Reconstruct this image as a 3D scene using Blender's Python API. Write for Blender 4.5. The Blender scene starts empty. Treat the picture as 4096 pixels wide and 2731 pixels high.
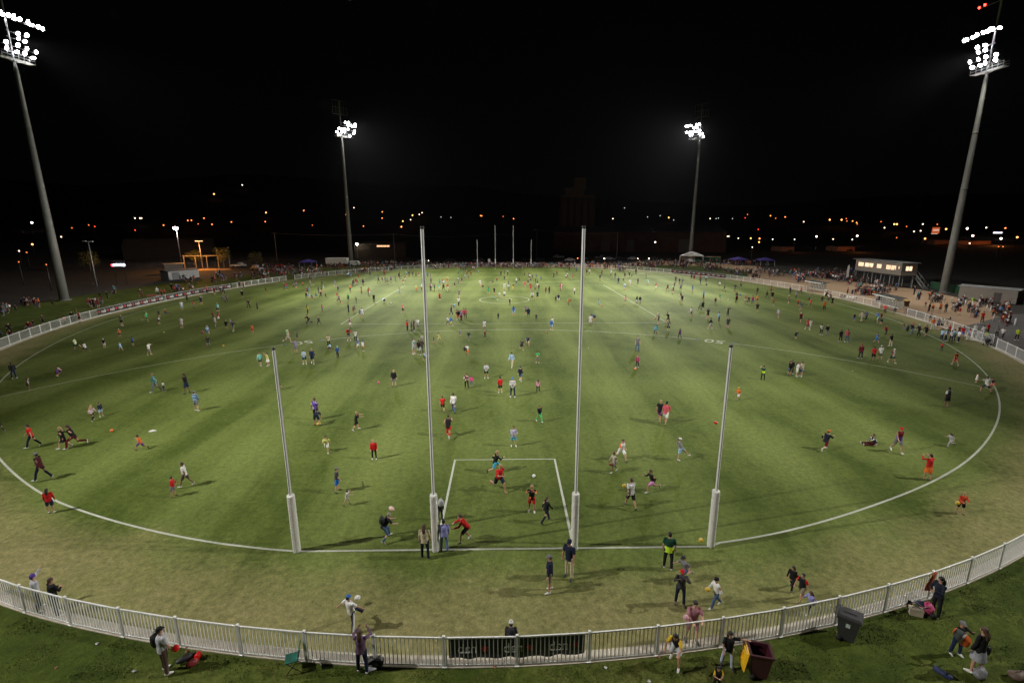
import bpy, bmesh, math, random
import numpy as np
from mathutils import Vector, Matrix, noise
R = math.radians
random.seed(7)
sc = bpy.context.scene
col = sc.collection

# ---------------------------------------------------------------- camera
FW = Vector((0.01441, 0.97335, -0.22885)); RT = Vector((0.99988, -0.01535, -0.00234)); UP = Vector((0.00579, 0.22879, 0.97346))
CAM = Vector((0.0456, -20.119, 14.625)); FPX = 1972.6
cd = bpy.data.cameras.new('camera'); cam = bpy.data.objects.new('camera', cd); col.objects.link(cam)
cd.sensor_width = 36; cd.lens = FPX / 4096 * 36; cd.clip_end = 4000; cd.clip_start = .5
m = Matrix((RT, UP, -FW)).transposed().to_4x4(); m.translation = CAM; cam.matrix_world = m
sc.camera = cam

# ---------------------------------------------------------------- night sky, exposure
w = bpy.data.worlds.new('World'); sc.world = w; w.use_nodes = True
w.node_tree.nodes['Background'].inputs[0].default_value = (.75, .85, 1, 1)
w.node_tree.nodes['Background'].inputs[1].default_value = .0006
sc.view_settings.view_transform = 'Standard'; sc.view_settings.look = 'None'
sc.view_settings.exposure = 0.0; sc.view_settings.gamma = 1
SPOT_W = 105000.
GLOW_HAZE = .000007

# ---------------------------------------------------------------- small helpers
def ray(px, py): return FW + RT * ((px - 2048) / FPX) - UP * ((py - 1365.5) / FPX)
def at(px, py, z=0.):
    d = ray(px, py); t = (z - CAM.z) / d.z; return CAM + d * t
def at_y(px, py, y):
    d = ray(px, py); t = (y - CAM.y) / d.y; return CAM + d * t
def at_d(px, py, dist):
    d = ray(px, py); return CAM + d * (dist / math.hypot(d.x, d.y))
def htop(b, py):
    lo, hi = 0, 90
    for _ in range(40):
        z = (lo + hi) / 2; v = Vector((b[0], b[1], z)) - CAM
        if 1365.5 - FPX * v.dot(UP) / v.dot(FW) > py: lo = z
        else: hi = z
    return lo
K = 1024 / 2351
ZO = dict(A=(0,1300,820/2351),B=(820,1300,820/2351),C=(1640,1300,820/2351),D=(2460,1300,820/2351),E=(3280,1200,816/2348),F=(3280,1660,816/2348),G=(0,1800,820/2351),H=(820,1750,820/2351),I=(1640,1750,820/2351),J=(2460,1750,820/2351),K=(0,2250,722/2352),L=(1100,2250,722/2352),M=(1700,2250,722/2352),N=(2400,2250,722/2352),O=(3280,2150,816/2348),P=(3100,2350,550/2264),Q=(500,2350,600/2352),R=(0,683,K),S=(1024,683,K),T=(2048,683,K),U=(3072,683,K))
def px(z, x, y): o = ZO[z]; return o[0] + x * o[2], o[1] + y * o[2]
def g(z, x, y, h=0.): return at(*px(z, x, y), h)

def tag(o, label=None, cat=None, group=None, kind=None):
    if label: o['label'] = label
    if cat: o['category'] = cat
    if group: o['group'] = group
    if kind: o['kind'] = kind
    return o
def empty(name, loc=(0, 0, 0), rz=0., label=None, cat=None, group=None, kind=None):
    o = bpy.data.objects.new(name, None); col.objects.link(o); o.location = loc; o.rotation_euler.z = rz
    o.empty_display_size = .2
    return tag(o, label, cat, group, kind)
def link(name, me, mats=None, parent=None, loc=None, rz=None):
    o = bpy.data.objects.new(name, me); col.objects.link(o)
    if mats is not None and not me.materials:
        for q in (mats if isinstance(mats, (list, tuple)) else [mats]): me.materials.append(q)
    if parent is not None: o.parent = parent
    if loc is not None: o.location = loc
    if rz is not None: o.rotation_euler.z = rz
    return o

class MB:
    def __init__(s): s.v = []; s.f = []; s.mi = []; s.m = 0; s.sm = []
    def add(s, vs, fs, smooth=False):
        n = len(s.v); s.v += [tuple(q) for q in vs]
        for f in fs: s.f.append([n + i for i in f]); s.mi.append(s.m); s.sm.append(smooth)
        return s
    def box(s, c, d, rz=0., mat=None):
        x, y, z = d[0] / 2, d[1] / 2, d[2] / 2; vs = []
        for a, b, e in ((-x,-y,-z),(x,-y,-z),(x,y,-z),(-x,y,-z),(-x,-y,z),(x,-y,z),(x,y,z),(-x,y,z)):
            q = Vector((a, b, e))
            if mat is not None: q = mat @ q
            elif rz: q = Matrix.Rotation(rz, 3, 'Z') @ q
            vs.append(q + Vector(c))
        return s.add(vs, [(0,3,2,1),(4,5,6,7),(0,1,5,4),(1,2,6,5),(2,3,7,6),(3,0,4,7)])
    def tube(s, pts, rs, n=8, cap=True, smooth=True, side=None, flat=None):
        # rings of radius r (or (a,b) along side and across) about the chain pts
        pts = [Vector(p) for p in pts]; vs = []; fs = []
        for i, p in enumerate(pts):
            d = (pts[min(i + 1, len(pts) - 1)] - pts[max(i - 1, 0)]).normalized()
            u = Vector(side) if side else (Vector((0, 0, 1)) if abs(d.z) < .9 else Vector((1, 0, 0)))
            u = (u - d * u.dot(d)).normalized(); w_ = d.cross(u)
            r = rs[i] if isinstance(rs, (list, tuple)) else rs
            a, b = r if isinstance(r, (list, tuple)) else (r, r)
            for k in range(n):
                t = 2 * math.pi * k / n; vs.append(p + u * (a * math.cos(t)) + w_ * (b * math.sin(t)))
        for i in range(len(pts) - 1):
            for k in range(n):
                k2 = (k + 1) % n; fs.append((i*n+k, i*n+k2, (i+1)*n+k2, (i+1)*n+k))
        if cap: fs.append(tuple(range(n))[::-1]); fs.append(tuple((len(pts)-1)*n + k for k in range(n)))
        return s.add(vs, fs, smooth)
    def ell(s, c, r, n=12, m_=8, rot=None, smooth=True):
        vs = []; fs = []; c = Vector(c)
        for i in range(m_ + 1):
            t = math.pi * i / m_
            for k in range(n):
                a = 2 * math.pi * k / n
                q = Vector((r[0]*math.sin(t)*math.cos(a), r[1]*math.sin(t)*math.sin(a), r[2]*math.cos(t)))
                if rot is not None: q = rot @ q
                vs.append(c + q)
        for i in range(m_):
            for k in range(n):
                k2 = (k+1) % n; fs.append((i*n+k, (i+1)*n+k, (i+1)*n+k2, i*n+k2))
        return s.add(vs, fs, smooth)
    def mesh(s, name='m'):
        me = bpy.data.meshes.new(name); me.from_pydata(s.v, [], s.f); me.update()
        if s.f:
            me.polygons.foreach_set('material_index', s.mi); me.polygons.foreach_set('use_smooth', s.sm)
        return me
    def build(s, name, mats, parent=None, loc=None, rz=None):
        me = s.mesh(name); return link(name, me, mats, parent, loc, rz)

# ---------------------------------------------------------------- materials
MC = {}
def nodes(name):
    m_ = bpy.data.materials.new(name); m_.use_nodes = True; nt = m_.node_tree
    return m_, nt, nt.nodes['Principled BSDF'], nt.nodes.new('ShaderNodeTexCoord')
def N(nt, t, **kw):
    n = nt.nodes.new(t)
    for k, v in kw.items():
        if k.startswith('i_'): n.inputs[k[2:].replace('_', ' ')].default_value = v
        else: setattr(n, k, v)
    return n
def noise_n(nt, vec, scale, detail=4, rough=.55, dist=0.):
    n = N(nt, 'ShaderNodeTexNoise'); n.inputs['Scale'].default_value = scale; n.inputs['Detail'].default_value = detail
    n.inputs['Roughness'].default_value = rough; n.inputs['Distortion'].default_value = dist
    nt.links.new(vec, n.inputs['Vector']); return n.outputs['Fac']
def ramp(nt, fac, a, b, lo=0., hi=1.):
    n = N(nt, 'ShaderNodeMapRange'); n.inputs[1].default_value = a; n.inputs[2].default_value = b
    n.inputs[3].default_value = lo; n.inputs[4].default_value = hi; nt.links.new(fac, n.inputs[0]); return n.outputs[0]
def mixc(nt, f, a, b):
    n = N(nt, 'ShaderNodeMix', data_type='RGBA')
    if hasattr(f, 'node'): nt.links.new(f, n.inputs[0])
    else: n.inputs[0].default_value = f
    for q, i in ((a, 6), (b, 7)):
        if hasattr(q, 'node'): nt.links.new(q, n.inputs[i])
        else: n.inputs[i].default_value = (*q[:3], 1)
    return n.outputs[2]
def math_n(nt, op, a, b=0.):
    n = N(nt, 'ShaderNodeMath', operation=op)
    for i, q in enumerate((a, b)):
        if hasattr(q, 'node'): nt.links.new(q, n.inputs[i])
        else: n.inputs[i].default_value = q
    return n.outputs[0]
def bump(nt, b, fac, dist=.02, st=.6):
    n = N(nt, 'ShaderNodeBump'); n.inputs['Strength'].default_value = st; n.inputs['Distance'].default_value = dist
    nt.links.new(fac, n.inputs['Height']); nt.links.new(n.outputs[0], b.inputs['Normal'])
def mat(name, c, rough=.6, metal=0., var=.15, scale=3., bmp=0., emit=None, es=0., coord='Object'):
    if name in MC: return MC[name]
    m_, nt, b, tc = nodes(name)
    if var:
        f = noise_n(nt, tc.outputs[coord], scale, 5)
        k1 = tuple(q * (1 - var) for q in c); k2 = tuple(min(1, q * (1 + var)) for q in c)
        nt.links.new(mixc(nt, ramp(nt, f, .3, .7), k1, k2), b.inputs['Base Color'])
        if bmp: bump(nt, b, f, bmp)
    else: b.inputs['Base Color'].default_value = (*c, 1)
    b.inputs['Roughness'].default_value = rough; b.inputs['Metallic'].default_value = metal
    if emit:
        b.inputs['Emission Color'].default_value = (*emit, 1); b.inputs['Emission Strength'].default_value = es
    MC[name] = m_; return m_
def lampmat(name, c, s):
    if name in MC: return MC[name]
    m_ = mat(name, (.5, .5, .5), .4, 0, 0, emit=c, es=s)
    m_.cycles.emission_sampling = 'NONE' if s > 8 else 'AUTO'
    return m_

WHITE = mat('white_paint', (.74, .74, .72), .45, 0, .06, 4)
STEEL = mat('galvanised_steel', (.36, .37, .37), .45, .5, .15, 6)
CONC = mat('pale_concrete', (.46, .41, .34), .85, 0, .16, 2.2, .01, coord='Object')
DARKM = mat('dark_metal', (.03, .03, .032), .5, .3, .1)
BLACKP = mat('black_plastic', (.018, .018, .02), .45, 0, .1)
RUBBER = mat('rubber', (.012, .012, .012), .8, 0, .1)
GLASS = mat('dark_glass', (.01, .012, .014), .08, 0, 0)

def grass(name, green, green2, dry, drymix, attr=False, mow=0., dark=1.):
    m_, nt, b, tc = nodes(name); P = tc.outputs['Object']
    big = noise_n(nt, P, .045, 5, .6, .6); mid = noise_n(nt, P, .35, 5, .65, .3); fine = noise_n(nt, P, 3.2, 5, .7); tiny = noise_n(nt, P, 26., 3, .75)
    c = mixc(nt, ramp(nt, mid, .35, .66), green, green2)
    if mow:
        # mowing passes: faint long bands that follow the oval, blades laid one way and the other
        sx = N(nt, 'ShaderNodeSeparateXYZ'); nt.links.new(P, sx.inputs[0]); wob = noise_n(nt, P, .07, 3, .6)
        def wave(v, per, amp): return math_n(nt, 'SINE', math_n(nt, 'ADD', math_n(nt, 'MULTIPLY', v, 6.283 / per), math_n(nt, 'MULTIPLY', wob, amp)))
        wx = wave(sx.outputs[0], 8.6, 2.6); wy = wave(sx.outputs[1], 12.5, 5.)
        v = N(nt, 'ShaderNodeMapping'); nt.links.new(P, v.inputs[0]); v.inputs['Scale'].default_value = (.30, .035, 1)
        band = noise_n(nt, v.outputs[0], 1., 4, .6, .4)
        bb = math_n(nt, 'ADD', math_n(nt, 'MULTIPLY', wx, .13), math_n(nt, 'MULTIPLY', wy, .06)); bb = math_n(nt, 'ADD', bb, band); bb = ramp(nt, bb, .30, .78)
        c = mixc(nt, math_n(nt, 'MULTIPLY', bb, mow), c, (.165, .205, .055))
    d = math_n(nt, 'ADD', math_n(nt, 'MULTIPLY', big, .9), math_n(nt, 'MULTIPLY', mid, .5)); d = math_n(nt, 'ADD', d, math_n(nt, 'MULTIPLY', fine, .35))
    if attr:
        a = N(nt, 'ShaderNodeAttribute', attribute_name='dry'); d = math_n(nt, 'ADD', d, math_n(nt, 'MULTIPLY', a.outputs['Fac'], .55))
        dm = ramp(nt, d, 1.05, 1.55)
    else: dm = ramp(nt, d, 1.05 - drymix * .4, 1.5 - drymix * .4)
    c = mixc(nt, dm, c, dry)
    f9 = noise_n(nt, P, 9., 4, .75)
    t = math_n(nt, 'MULTIPLY', ramp(nt, tiny, .25, .75, .5, 1.5), math_n(nt, 'MULTIPLY', ramp(nt, fine, .3, .7, .72, 1.28), ramp(nt, f9, .3, .7, .78, 1.22)))
    mul = N(nt, 'ShaderNodeVectorMath', operation='SCALE'); nt.links.new(c, mul.inputs[0]); nt.links.new(t, mul.inputs['Scale'])
    nt.links.new(mul.outputs[0], b.inputs['Base Color']); b.inputs['Roughness'].default_value = .8
    b.inputs['Specular IOR Level'].default_value = .1
    bump(nt, b, math_n(nt, 'ADD', tiny, fine), .03, .5)
    return m_
FIELD = grass('pitch_grass', (.052, .078, .012), (.084, .112, .021), (.235, .21, .092), 0, attr=True, mow=.8)
BANK = grass('bank_grass', (.034, .054, .007), (.070, .094, .014), (.16, .14, .048), .42)

def groundmat(name, c1, c2, sc_, bmp=.03):
    m_, nt, b, tc = nodes(name); P = tc.outputs['Object']
    a = noise_n(nt, P, sc_, 6, .65); f = noise_n(nt, P, sc_ * 14, 4, .7)
    c = mixc(nt, ramp(nt, a, .35, .65), c1, c2)
    mul = N(nt, 'ShaderNodeVectorMath', operation='SCALE'); nt.links.new(c, mul.inputs[0]); nt.links.new(ramp(nt, f, .2, .8, .7, 1.3), mul.inputs['Scale'])
    nt.links.new(mul.outputs[0], b.inputs['Base Color']); b.inputs['Roughness'].default_value = .92
    bump(nt, b, f, bmp); return m_
SAND = groundmat('sandy_dirt', (.30, .19, .105), (.36, .245, .145), .35)
SOIL = groundmat('dark_soil', (.016, .013, .010), (.026, .021, .015), .08)
ASPH = groundmat('asphalt_grey', (.075, .07, .066), (.10, .092, .088), .5, .01)

# ---------------------------------------------------------------- the oval
FT = [(-178.7,1.05),(-165.4,1.07),(-159,1.072),(-152,1.075),(-107.3,1.0773),(-100.3,1.0727),(-92.5,1.0695),(-84.6,1.065),(-76.8,1.0607),(-71.1,1.0577),(-36,1.036),(-28,1.0308),(-17.6,1.022),(-8,1.02),(1,1.02),(16,1.025),(27,1.035),(41,1.035),(71,1.035),(90,1.04),(117,1.04),(132,1.04),(149,1.045),(161,1.04),(167,1.04),(181.3,1.05)]
BT = [(-180,.99),(-165,1.003),(-150,1.003),(-120,1.0073),(-113,1.0105),(-103,1.0065),(-99,1.003),(-96.5,.9975),(-83.4,.9965),(-80,.9962),(-73,.990),(-65,.9865),(-58,.9813),(-47,.9753),(-36,.969),(-26,.962),(-14,.956),(0,.955),(30,.96),(60,.975),(83,.99),(90,.99),(97,.99),(120,.99),(150,.985),(180,.99)]
def rtab(T, th, tension=True):
    th = (th + 180) % 360 - 180
    xs = [a for a, _ in T]; ys = [b for _, b in T]
    if th < xs[0]: th += 360
    for i in range(len(xs) - 1):
        if xs[i] <= th <= xs[i+1]:
            t = (th - xs[i]) / max(1e-6, xs[i+1] - xs[i]); t2 = t * t * (3 - 2 * t)
            return ys[i] + (ys[i+1] - ys[i]) * t
    return ys[-1]
def smooth_tab(T, n=720, k=5):
    v = np.array([rtab(T, -180 + 360 * i / n) for i in range(n)])
    ker = np.ones(2 * k + 1) / (2 * k + 1); v2 = np.convolve(np.concatenate([v[-k:], v, v[:k]]), ker, 'valid'); return v2
FS = smooth_tab(FT); BS = smooth_tab(BT, k=3)
def rad(S_, th):
    q = ((th + 180) % 360) * 2; i = int(q) % 720; t = q - int(q); return S_[i] * (1 - t) + S_[(i + 1) % 720] * t
def oval(S_, th, off=0.):
    r = rad(S_, th); x = 1 + 66 * r * math.cos(R(th)); y = 79.2 + 80 * r * math.sin(R(th))
    if off:
        n = Vector((80 * math.cos(R(th)), 66 * math.sin(R(th)), 0)).normalized(); x += n.x * off; y += n.y * off
    return Vector((x, y, 0))
def th_of(x, y): return math.degrees(math.atan2((y - 79.2) / 80, (x - 1) / 66))

# pitch sheet: polar grid out to the fence, attribute 'dry' = worn, sun-dried turf outside the boundary line
mb = MB(); RN = [0, .12, .25, .4, .55, .68, .78, .86, .92, .955, .98, .99, 1.0, 1.01, 1.02, 1.035, 1.06, 1.09]; NT = 240
vals = []
for j, rr in enumerate(RN):
    for i in range(NT):
        th = -180 + 360 * i / NT; b_ = rad(BS, th); f_ = rad(FS, th)
        r = rr * b_ if rr <= 1 else b_ + (f_ - b_) * (rr - 1) / .09
        p = (1 + 66 * r * math.cos(R(th)), 79.2 + 80 * r * math.sin(R(th)), 0)
        mb.v.append(p)
        near = max(0, min(1, (40 - p[1]) / 60))
        k = (r - b_ + .012) / .05
        vals.append(max(0, min(1, k)) * (1.0 if p[1] < 60 else .7))
for j in range(len(RN) - 1):
    for i in range(NT):
        i2 = (i + 1) % NT; mb.f.append([j*NT+i, j*NT+i2, (j+1)*NT+i2, (j+1)*NT+i]); mb.mi.append(0); mb.sm.append(False)
me = mb.mesh('playing_field'); at_ = me.attributes.new('dry', 'FLOAT', 'POINT'); at_.data.foreach_set('value', vals)
fo = link('playing_field', me, FIELD); tag(fo, 'green turf of the oval football field', None, None, 'structure')
me.validate()

def sheet(name, pts, z, m_, label, sub=0):
    bm = bmesh.new(); vs = [bm.verts.new((p[0], p[1], z)) for p in pts]; bm.faces.new(vs); bmesh.ops.triangulate(bm, faces=bm.faces)
    me = bpy.data.meshes.new(name); bm.to_mesh(me); bm.free()
    if me.polygons and me.polygons[0].normal.z < 0: me.flip_normals()
    o = link(name, me, m_); tag(o, label, kind='structure'); return o
# terrain beyond the ground: flat, then dark hills
def hill(x, y):
    d = math.hypot(x, y - 40)
    k = max(0, min(1, (d - 330) / 620)); k = k * k * (3 - 2 * k)
    H = 105 if x < -60 else 105 - min(1, (x + 60) / 260) * 38
    return k * H * (.8 + .25 * noise.noise(Vector((x / 260, y / 260, 0)))) if y > -100 else 0
mb = MB(); nx, ny = 90, 70
for j in range(ny + 1):
    for i in range(nx + 1):
        x = -1600 + 3200 * i / nx; y = -350 + 1900 * j / ny
        mb.v.append((x, y, hill(x, y) - .05))
for j in range(ny):
    for i in range(nx):
        a = j * (nx + 1) + i; mb.f.append([a, a+1, a+nx+2, a+nx+1]); mb.mi.append(0); mb.sm.append(True)
tag(mb.build('ground', SOIL), 'dark ground and hills beyond the lights', kind='structure')
# grass bank outside the fence, near and left
inner = [oval(FS, t, -.3) for t in np.linspace(-50, -250, 120)]
outer = [(-41, 172), (-52, 178), (-68, 165.5), (-78, 136), (-84, 124), (-89.6, 113), (-91.3, 100), (-92.4, 84), (-92.5, 72), (-96, 55), (-96, -12), (-60, -45), (60, -45), (75, -5), (66, 22)]
pts = [tuple(p[:2]) for p in inner] + outer
sheet('grass_bank', pts, -.012, BANK, 'darker grass bank outside the white fence')
inner = [oval(FS, t, -.3) for t in np.linspace(-55, 112, 110)]
outer = [(-25, 171), (32, 172), (49, 176), (60, 190), (78, 186), (92, 160), (86, 136.5), (90, 113.6), (94.5, 100), (96, 91), (92, 74), (88, 67.3), (79, 55.5), (74, 48), (70, 30), (60, 20), (50, 8)]
sheet('sandy_ground', [tuple(p[:2]) for p in inner] + outer[:1] + outer[1:], -.02, SAND, 'sandy dirt apron outside the right fence') if False else None
pts = [tuple(p[:2]) for p in inner] + outer
sheet('sandy_ground', pts, -.02, SAND, 'sandy brown dirt between the right fence and the buildings')
sheet('asphalt_path', [(58.3, 34), (61.5, 41), (66.2, 49.2), (77.5, 55.8), (84, 60), (120, 60), (120, 20), (70, 10), (54, 26.5)], -.004, ASPH, 'grey asphalt path behind the right fence')
sheet('grass_patch', [(48, 141), (58, 133), (64.5, 118), (70, 120), (78, 140), (76, 158), (62, 166), (46, 160), (40, 152)], -.006, BANK, 'thin grass behind the right banner')

# painted lines, 4 mm above the turf
def linemat():
    m_, nt, b, tc = nodes('line_paint'); P = tc.outputs['Object']; a = noise_n(nt, P, 14., 4, .7); b2 = noise_n(nt, P, .5, 3)
    f = ramp(nt, math_n(nt, 'ADD', a, math_n(nt, 'MULTIPLY', b2, .4)), .52, .85)
    nt.links.new(mixc(nt, f, (.30, .33, .24), (.55, .56, .50)), b.inputs['Base Color']); b.inputs['Roughness'].default_value = .9; return m_
LINE = linemat()
def strip(name, pts, wd, label, closed=False, z=.004, m_=None):
    mb = MB(); n = len(pts)
    for i, p in enumerate(pts):
        a = Vector(pts[i-1]) if (i or closed) else Vector(p); c = Vector(pts[(i+1) % n]) if (i < n-1 or closed) else Vector(p)
        d = (c - a); d.z = 0; d.normalize(); nn = Vector((-d.y, d.x, 0)) * wd / 2
        mb.v += [(p[0]+nn.x, p[1]+nn.y, z), (p[0]-nn.x, p[1]-nn.y, z)]
    for i in range(n if closed else n - 1):
        j = (i + 1) % n; mb.f.append([2*i, 2*i+1, 2*j+1, 2*j]); mb.mi.append(0); mb.sm.append(False)
    return tag(mb.build(name, m_ or LINE), label, kind='structure')
bp = []
for i in range(720):
    th = -180 + i * .5; p = oval(BS, th)
    if abs(p.x) < 9.7 and p.y < 20: p.y = 0.0
    if abs(p.x) < 9.7 and p.y > 120: p.y = 158.4
    bp.append(p)
strip('boundary_line', bp, .12, 'white boundary line round the oval', True)
strip('goal_square_line', [(-3.2, 0.09, 0), (-3.2, 9, 0), (3.2, 9, 0), (3.2, .09, 0)], .14, 'white goal square before the near goal posts', z=.008)
strip('goal_square_line', [(-3.2, 158.3, 0), (-3.2, 149.4, 0), (3.2, 149.4, 0), (3.2, 158.3, 0)], .14, 'white goal square before the far goal posts', z=.008)
for sgn, y0, nm in ((1, 0, 'near'), (-1, 158.4, 'far')):
    arc = [[]]
    for a in np.linspace(2, 178, 500):
        x = 49.6 * math.cos(R(a)); y = y0 + sgn * 49.6 * math.sin(R(a))
        t = th_of(x, y); rr = math.hypot((x - 1) / 66, (y - 79.2) / 80)
        if min(math.hypot(x - 27.15, y - 41.5), math.hypot(x + 26.0, y - 42.2)) < 2.15: 
            if arc[-1]: arc.append([])
        elif rr < rad(BS, t) - .002: arc[-1].append((x, y, 0))
    for q in arc: strip('fifty_metre_line', q, .11, 'white fifty metre arc at the %s end' % nm, z=.008)
strip('centre_square_line', [(-25, 54.2, 0), (25, 54.2, 0), (25, 104.2, 0), (-25, 104.2, 0)], .13, 'white centre square', True, z=.0045)
for r_, nm in ((5, 'outer'), (1.5, 'inner')):
    strip('centre_circle_line', [(r_*math.cos(t), 79.2 + r_*math.sin(t), 0) for t in np.linspace(0, 2*math.pi, 64)[:-1]], .12, 'white %s centre circle' % nm, True)
def text_mesh(s, size, depth=0., align='CENTER'):
    cu = bpy.data.curves.new('t', 'FONT'); cu.body = s; cu.size = size; cu.align_x = align; cu.align_y = 'CENTER'; cu.extrude = depth; cu.resolution_u = 3
    o = bpy.data.objects.new('t', cu); col.objects.link(o)
    dg = bpy.context.evaluated_depsgraph_get(); me = bpy.data.meshes.new_from_object(o.evaluated_get(dg)); bpy.data.objects.remove(o); return me
for cx, cy, rz, nm in ((27.15, 41.5, R(180 - 33), 'right'), (-26.0, 42.2, R(180 + 31), 'left')):
    me = text_mesh('50', 2.6); o = link('painted_number', me, LINE, None, (cx, cy, .009), rz); tag(o, 'white 50 painted on the turf by the %s part of the near arc' % nm, kind='structure')
    for k_ in (-2.1, 2.1):
        strip('number_tick', [(cx + k_*math.cos(rz) - .5*math.sin(rz), cy + k_*math.sin(rz) + .5*math.cos(rz), 0), (cx + k_*math.cos(rz) + .5*math.sin(rz), cy + k_*math.sin(rz) - .5*math.cos(rz), 0)], .22, 'dark blue tick beside the %s painted 50' % nm, z=.0125, m_=mat('blue_paint', (.06, .09, .16), .8))
# concrete edging inside the near fence
for a0, a1, nm in ((-140, -44, 'near'), (-205, -141, 'left')):
    t_ = np.linspace(a0, a1, 150); mb = MB()
    for i, th in enumerate(t_):
        for off, z in ((.05, -.03), (.05, .025), (-.45, .025), (-.45, -.03)):
            p = oval(FS, th, off); mb.v.append((p.x, p.y, z))
    for i in range(len(t_) - 1):
        for q in range(3): mb.f.append([4*i+q, 4*i+4+q, 4*i+5+q, 4*i+1+q]); mb.mi.append(0); mb.sm.append(False)
    tag(mb.build('concrete_edging', CONC), 'pale concrete edging under the %s fence' % nm, kind='structure')
for th in np.arange(-139, -45, 1.72):
    pa, pb = oval(FS, th, .05), oval(FS, th, -.45)
    strip('edging_joint', [(pa.x, pa.y, 0), (pb.x, pb.y, 0)], .012, None, z=.027, m_=DARKM)
t_ = np.linspace(-52, 60, 120); mb = MB()
for i, th in enumerate(t_):
    for off, z in ((.12, -.03), (.12, .02), (-.35, .02), (-.35, -.03)):
        p = oval(FS, th, off); mb.v.append((p.x, p.y, z))
for i in range(len(t_) - 1):
    for q in range(3): mb.f.append([4*i+q, 4*i+4+q, 4*i+5+q, 4*i+1+q]); mb.mi.append(0); mb.sm.append(False)
tag(mb.build('concrete_edging', CONC), 'pale concrete edging under the right fence', kind='structure')
# ---------------------------------------------------------------- fences
def arclen_pts(t0, t1, step, off=0.):
    out = []; t = t0; sg = 1 if t1 > t0 else -1; acc = 0; p = oval(FS, t, off); out.append((t, p.copy()))
    while (t1 - t) * sg > 0:
        t2 = t + sg * .04; q = oval(FS, t2, off); acc += (q - p).length; p = q; t = t2
        if acc >= step: out.append((t, p.copy())); acc -= step
    return out
POSTM = MB().box((0, 0, .62), (.07, .07, 1.24)); POSTM.box((0, 0, 1.255), (.09, .09, .03)); POSTM.box((0, 0, .03), (.16, .14, .03)); POSTM = POSTM.mesh('post'); POSTM.materials.append(WHITE)
PICK = MB().box((0, 0, .63), (.03, .022, 1.06)).mesh('picket'); PICK.materials.append(WHITE)
def fence(t0, t1, label, first=None, single=0, posts=True):
    root = empty('picket_fence', (0, 0, 0), 0, label, 'fence')
    P_ = arclen_pts(t0, t1, 2.415) if first is None else first
    rail = None; rest = MB(); nsing = 0
    order = sorted(range(len(P_) - 1), key=lambda i: abs(P_[i][1].x))
    keep = set()
    for i in order:
        if len(keep) * 17 < single - 16: keep.add(i)
    for i, (t, p) in enumerate(P_):
        d = (P_[min(i+1, len(P_)-1)][1] - P_[max(i-1, 0)][1]); rz = math.atan2(d.y, d.x)
        link('post', POSTM, None, root, p, rz)
    for i in range(len(P_) - 1):
        a, b = P_[i][1], P_[i+1][1]; d = b - a; L = d.length; rz = math.atan2(d.y, d.x); c = (a + b) / 2
        if single or i % 4 == 0:
            j = i + 1 if single else min(i + 4, len(P_) - 1)
            mb = MB()
            for q in range(i, j):
                a2, b2 = P_[q][1], P_[q+1][1]; d2 = b2 - a2; L2 = d2.length; c2 = (a2 + b2) / 2; r2 = math.atan2(d2.y, d2.x)
                mb.box((c2.x, c2.y, 1.185), (L2 - .07, .05, .05), r2)
            mb.build('top_rail', WHITE, root)
            mb = MB()
            for q in range(i, j):
                a2, b2 = P_[q][1], P_[q+1][1]; d2 = b2 - a2; L2 = d2.length; c2 = (a2 + b2) / 2; r2 = math.atan2(d2.y, d2.x)
                mb.box((c2.x, c2.y, .09), (L2 - .07, .04, .04), r2)
            mb.build('bottom_rail', WHITE, root)
        n = 17
        for k in range(n):
            p = a + d * ((k + .5) / n)
            if i in keep: link('picket', PICK, None, root, (p.x, p.y, 0), rz); nsing += 1
            else: rest.box((p.x, p.y, .63), (.03 if single else .015, .022 if single else .012, 1.06), rz)
    if rest.v:
        o = rest.build('picket_run', WHITE, root); o['kind'] = 'stuff'
    return root, P_
# posts measured along the near fence so that one stands at x=.4
t = th_of(.4, -6.3); near = arclen_pts(t, t - 62, 2.415)[::-1]; n0 = [q for q in near if q[1].x > -26]
near2 = arclen_pts(t, t + 62, 2.415); n1 = [q for q in near2 if q[1].x < 29]
_, NF = fence(0, 0, 'near white picket fence curving across the foot of the picture', n0 + n1[1:], 290)
tl, tr = NF[0][0], NF[-1][0]
fence(tl - .02, -207.5, 'left white picket fence that carries the long black banner')
fence(tr + .02, th_of(60.1, 38.1), 'white picket fence at the right edge, right of the open gate')
g1 = th_of(61, 40.4); g2 = th_of(67.2, 60.5)
fence(g1, g2, 'white picket fence between the open gate and the near interchange shelter')
fence(th_of(69, 66.5), th_of(69, 84), 'white picket fence between the two interchange shelters')
fence(th_of(68, 89.5), 152, 'far white picket fence behind the far goal posts')
# open gate leaf
gate = empty('gate', (60.1, 41.5, 0), R(-62), 'white picket gate leaf standing open at the right fence', 'gate')
mb = MB(); mb.box((0, 0, .62), (.06, .06, 1.24)).box((2.6, 0, .62), (.06, .06, 1.24)); mb.build('gate_post', WHITE, gate)
mb = MB(); mb.box((1.3, 0, 1.18), (2.54, .05, .05)).box((1.3, 0, .12), (2.54, .05, .05)); mb.build('gate_rail', WHITE, gate)
for k in range(18): link('picket', PICK, None, gate, (.12 + k * .138, 0, 0))

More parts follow.
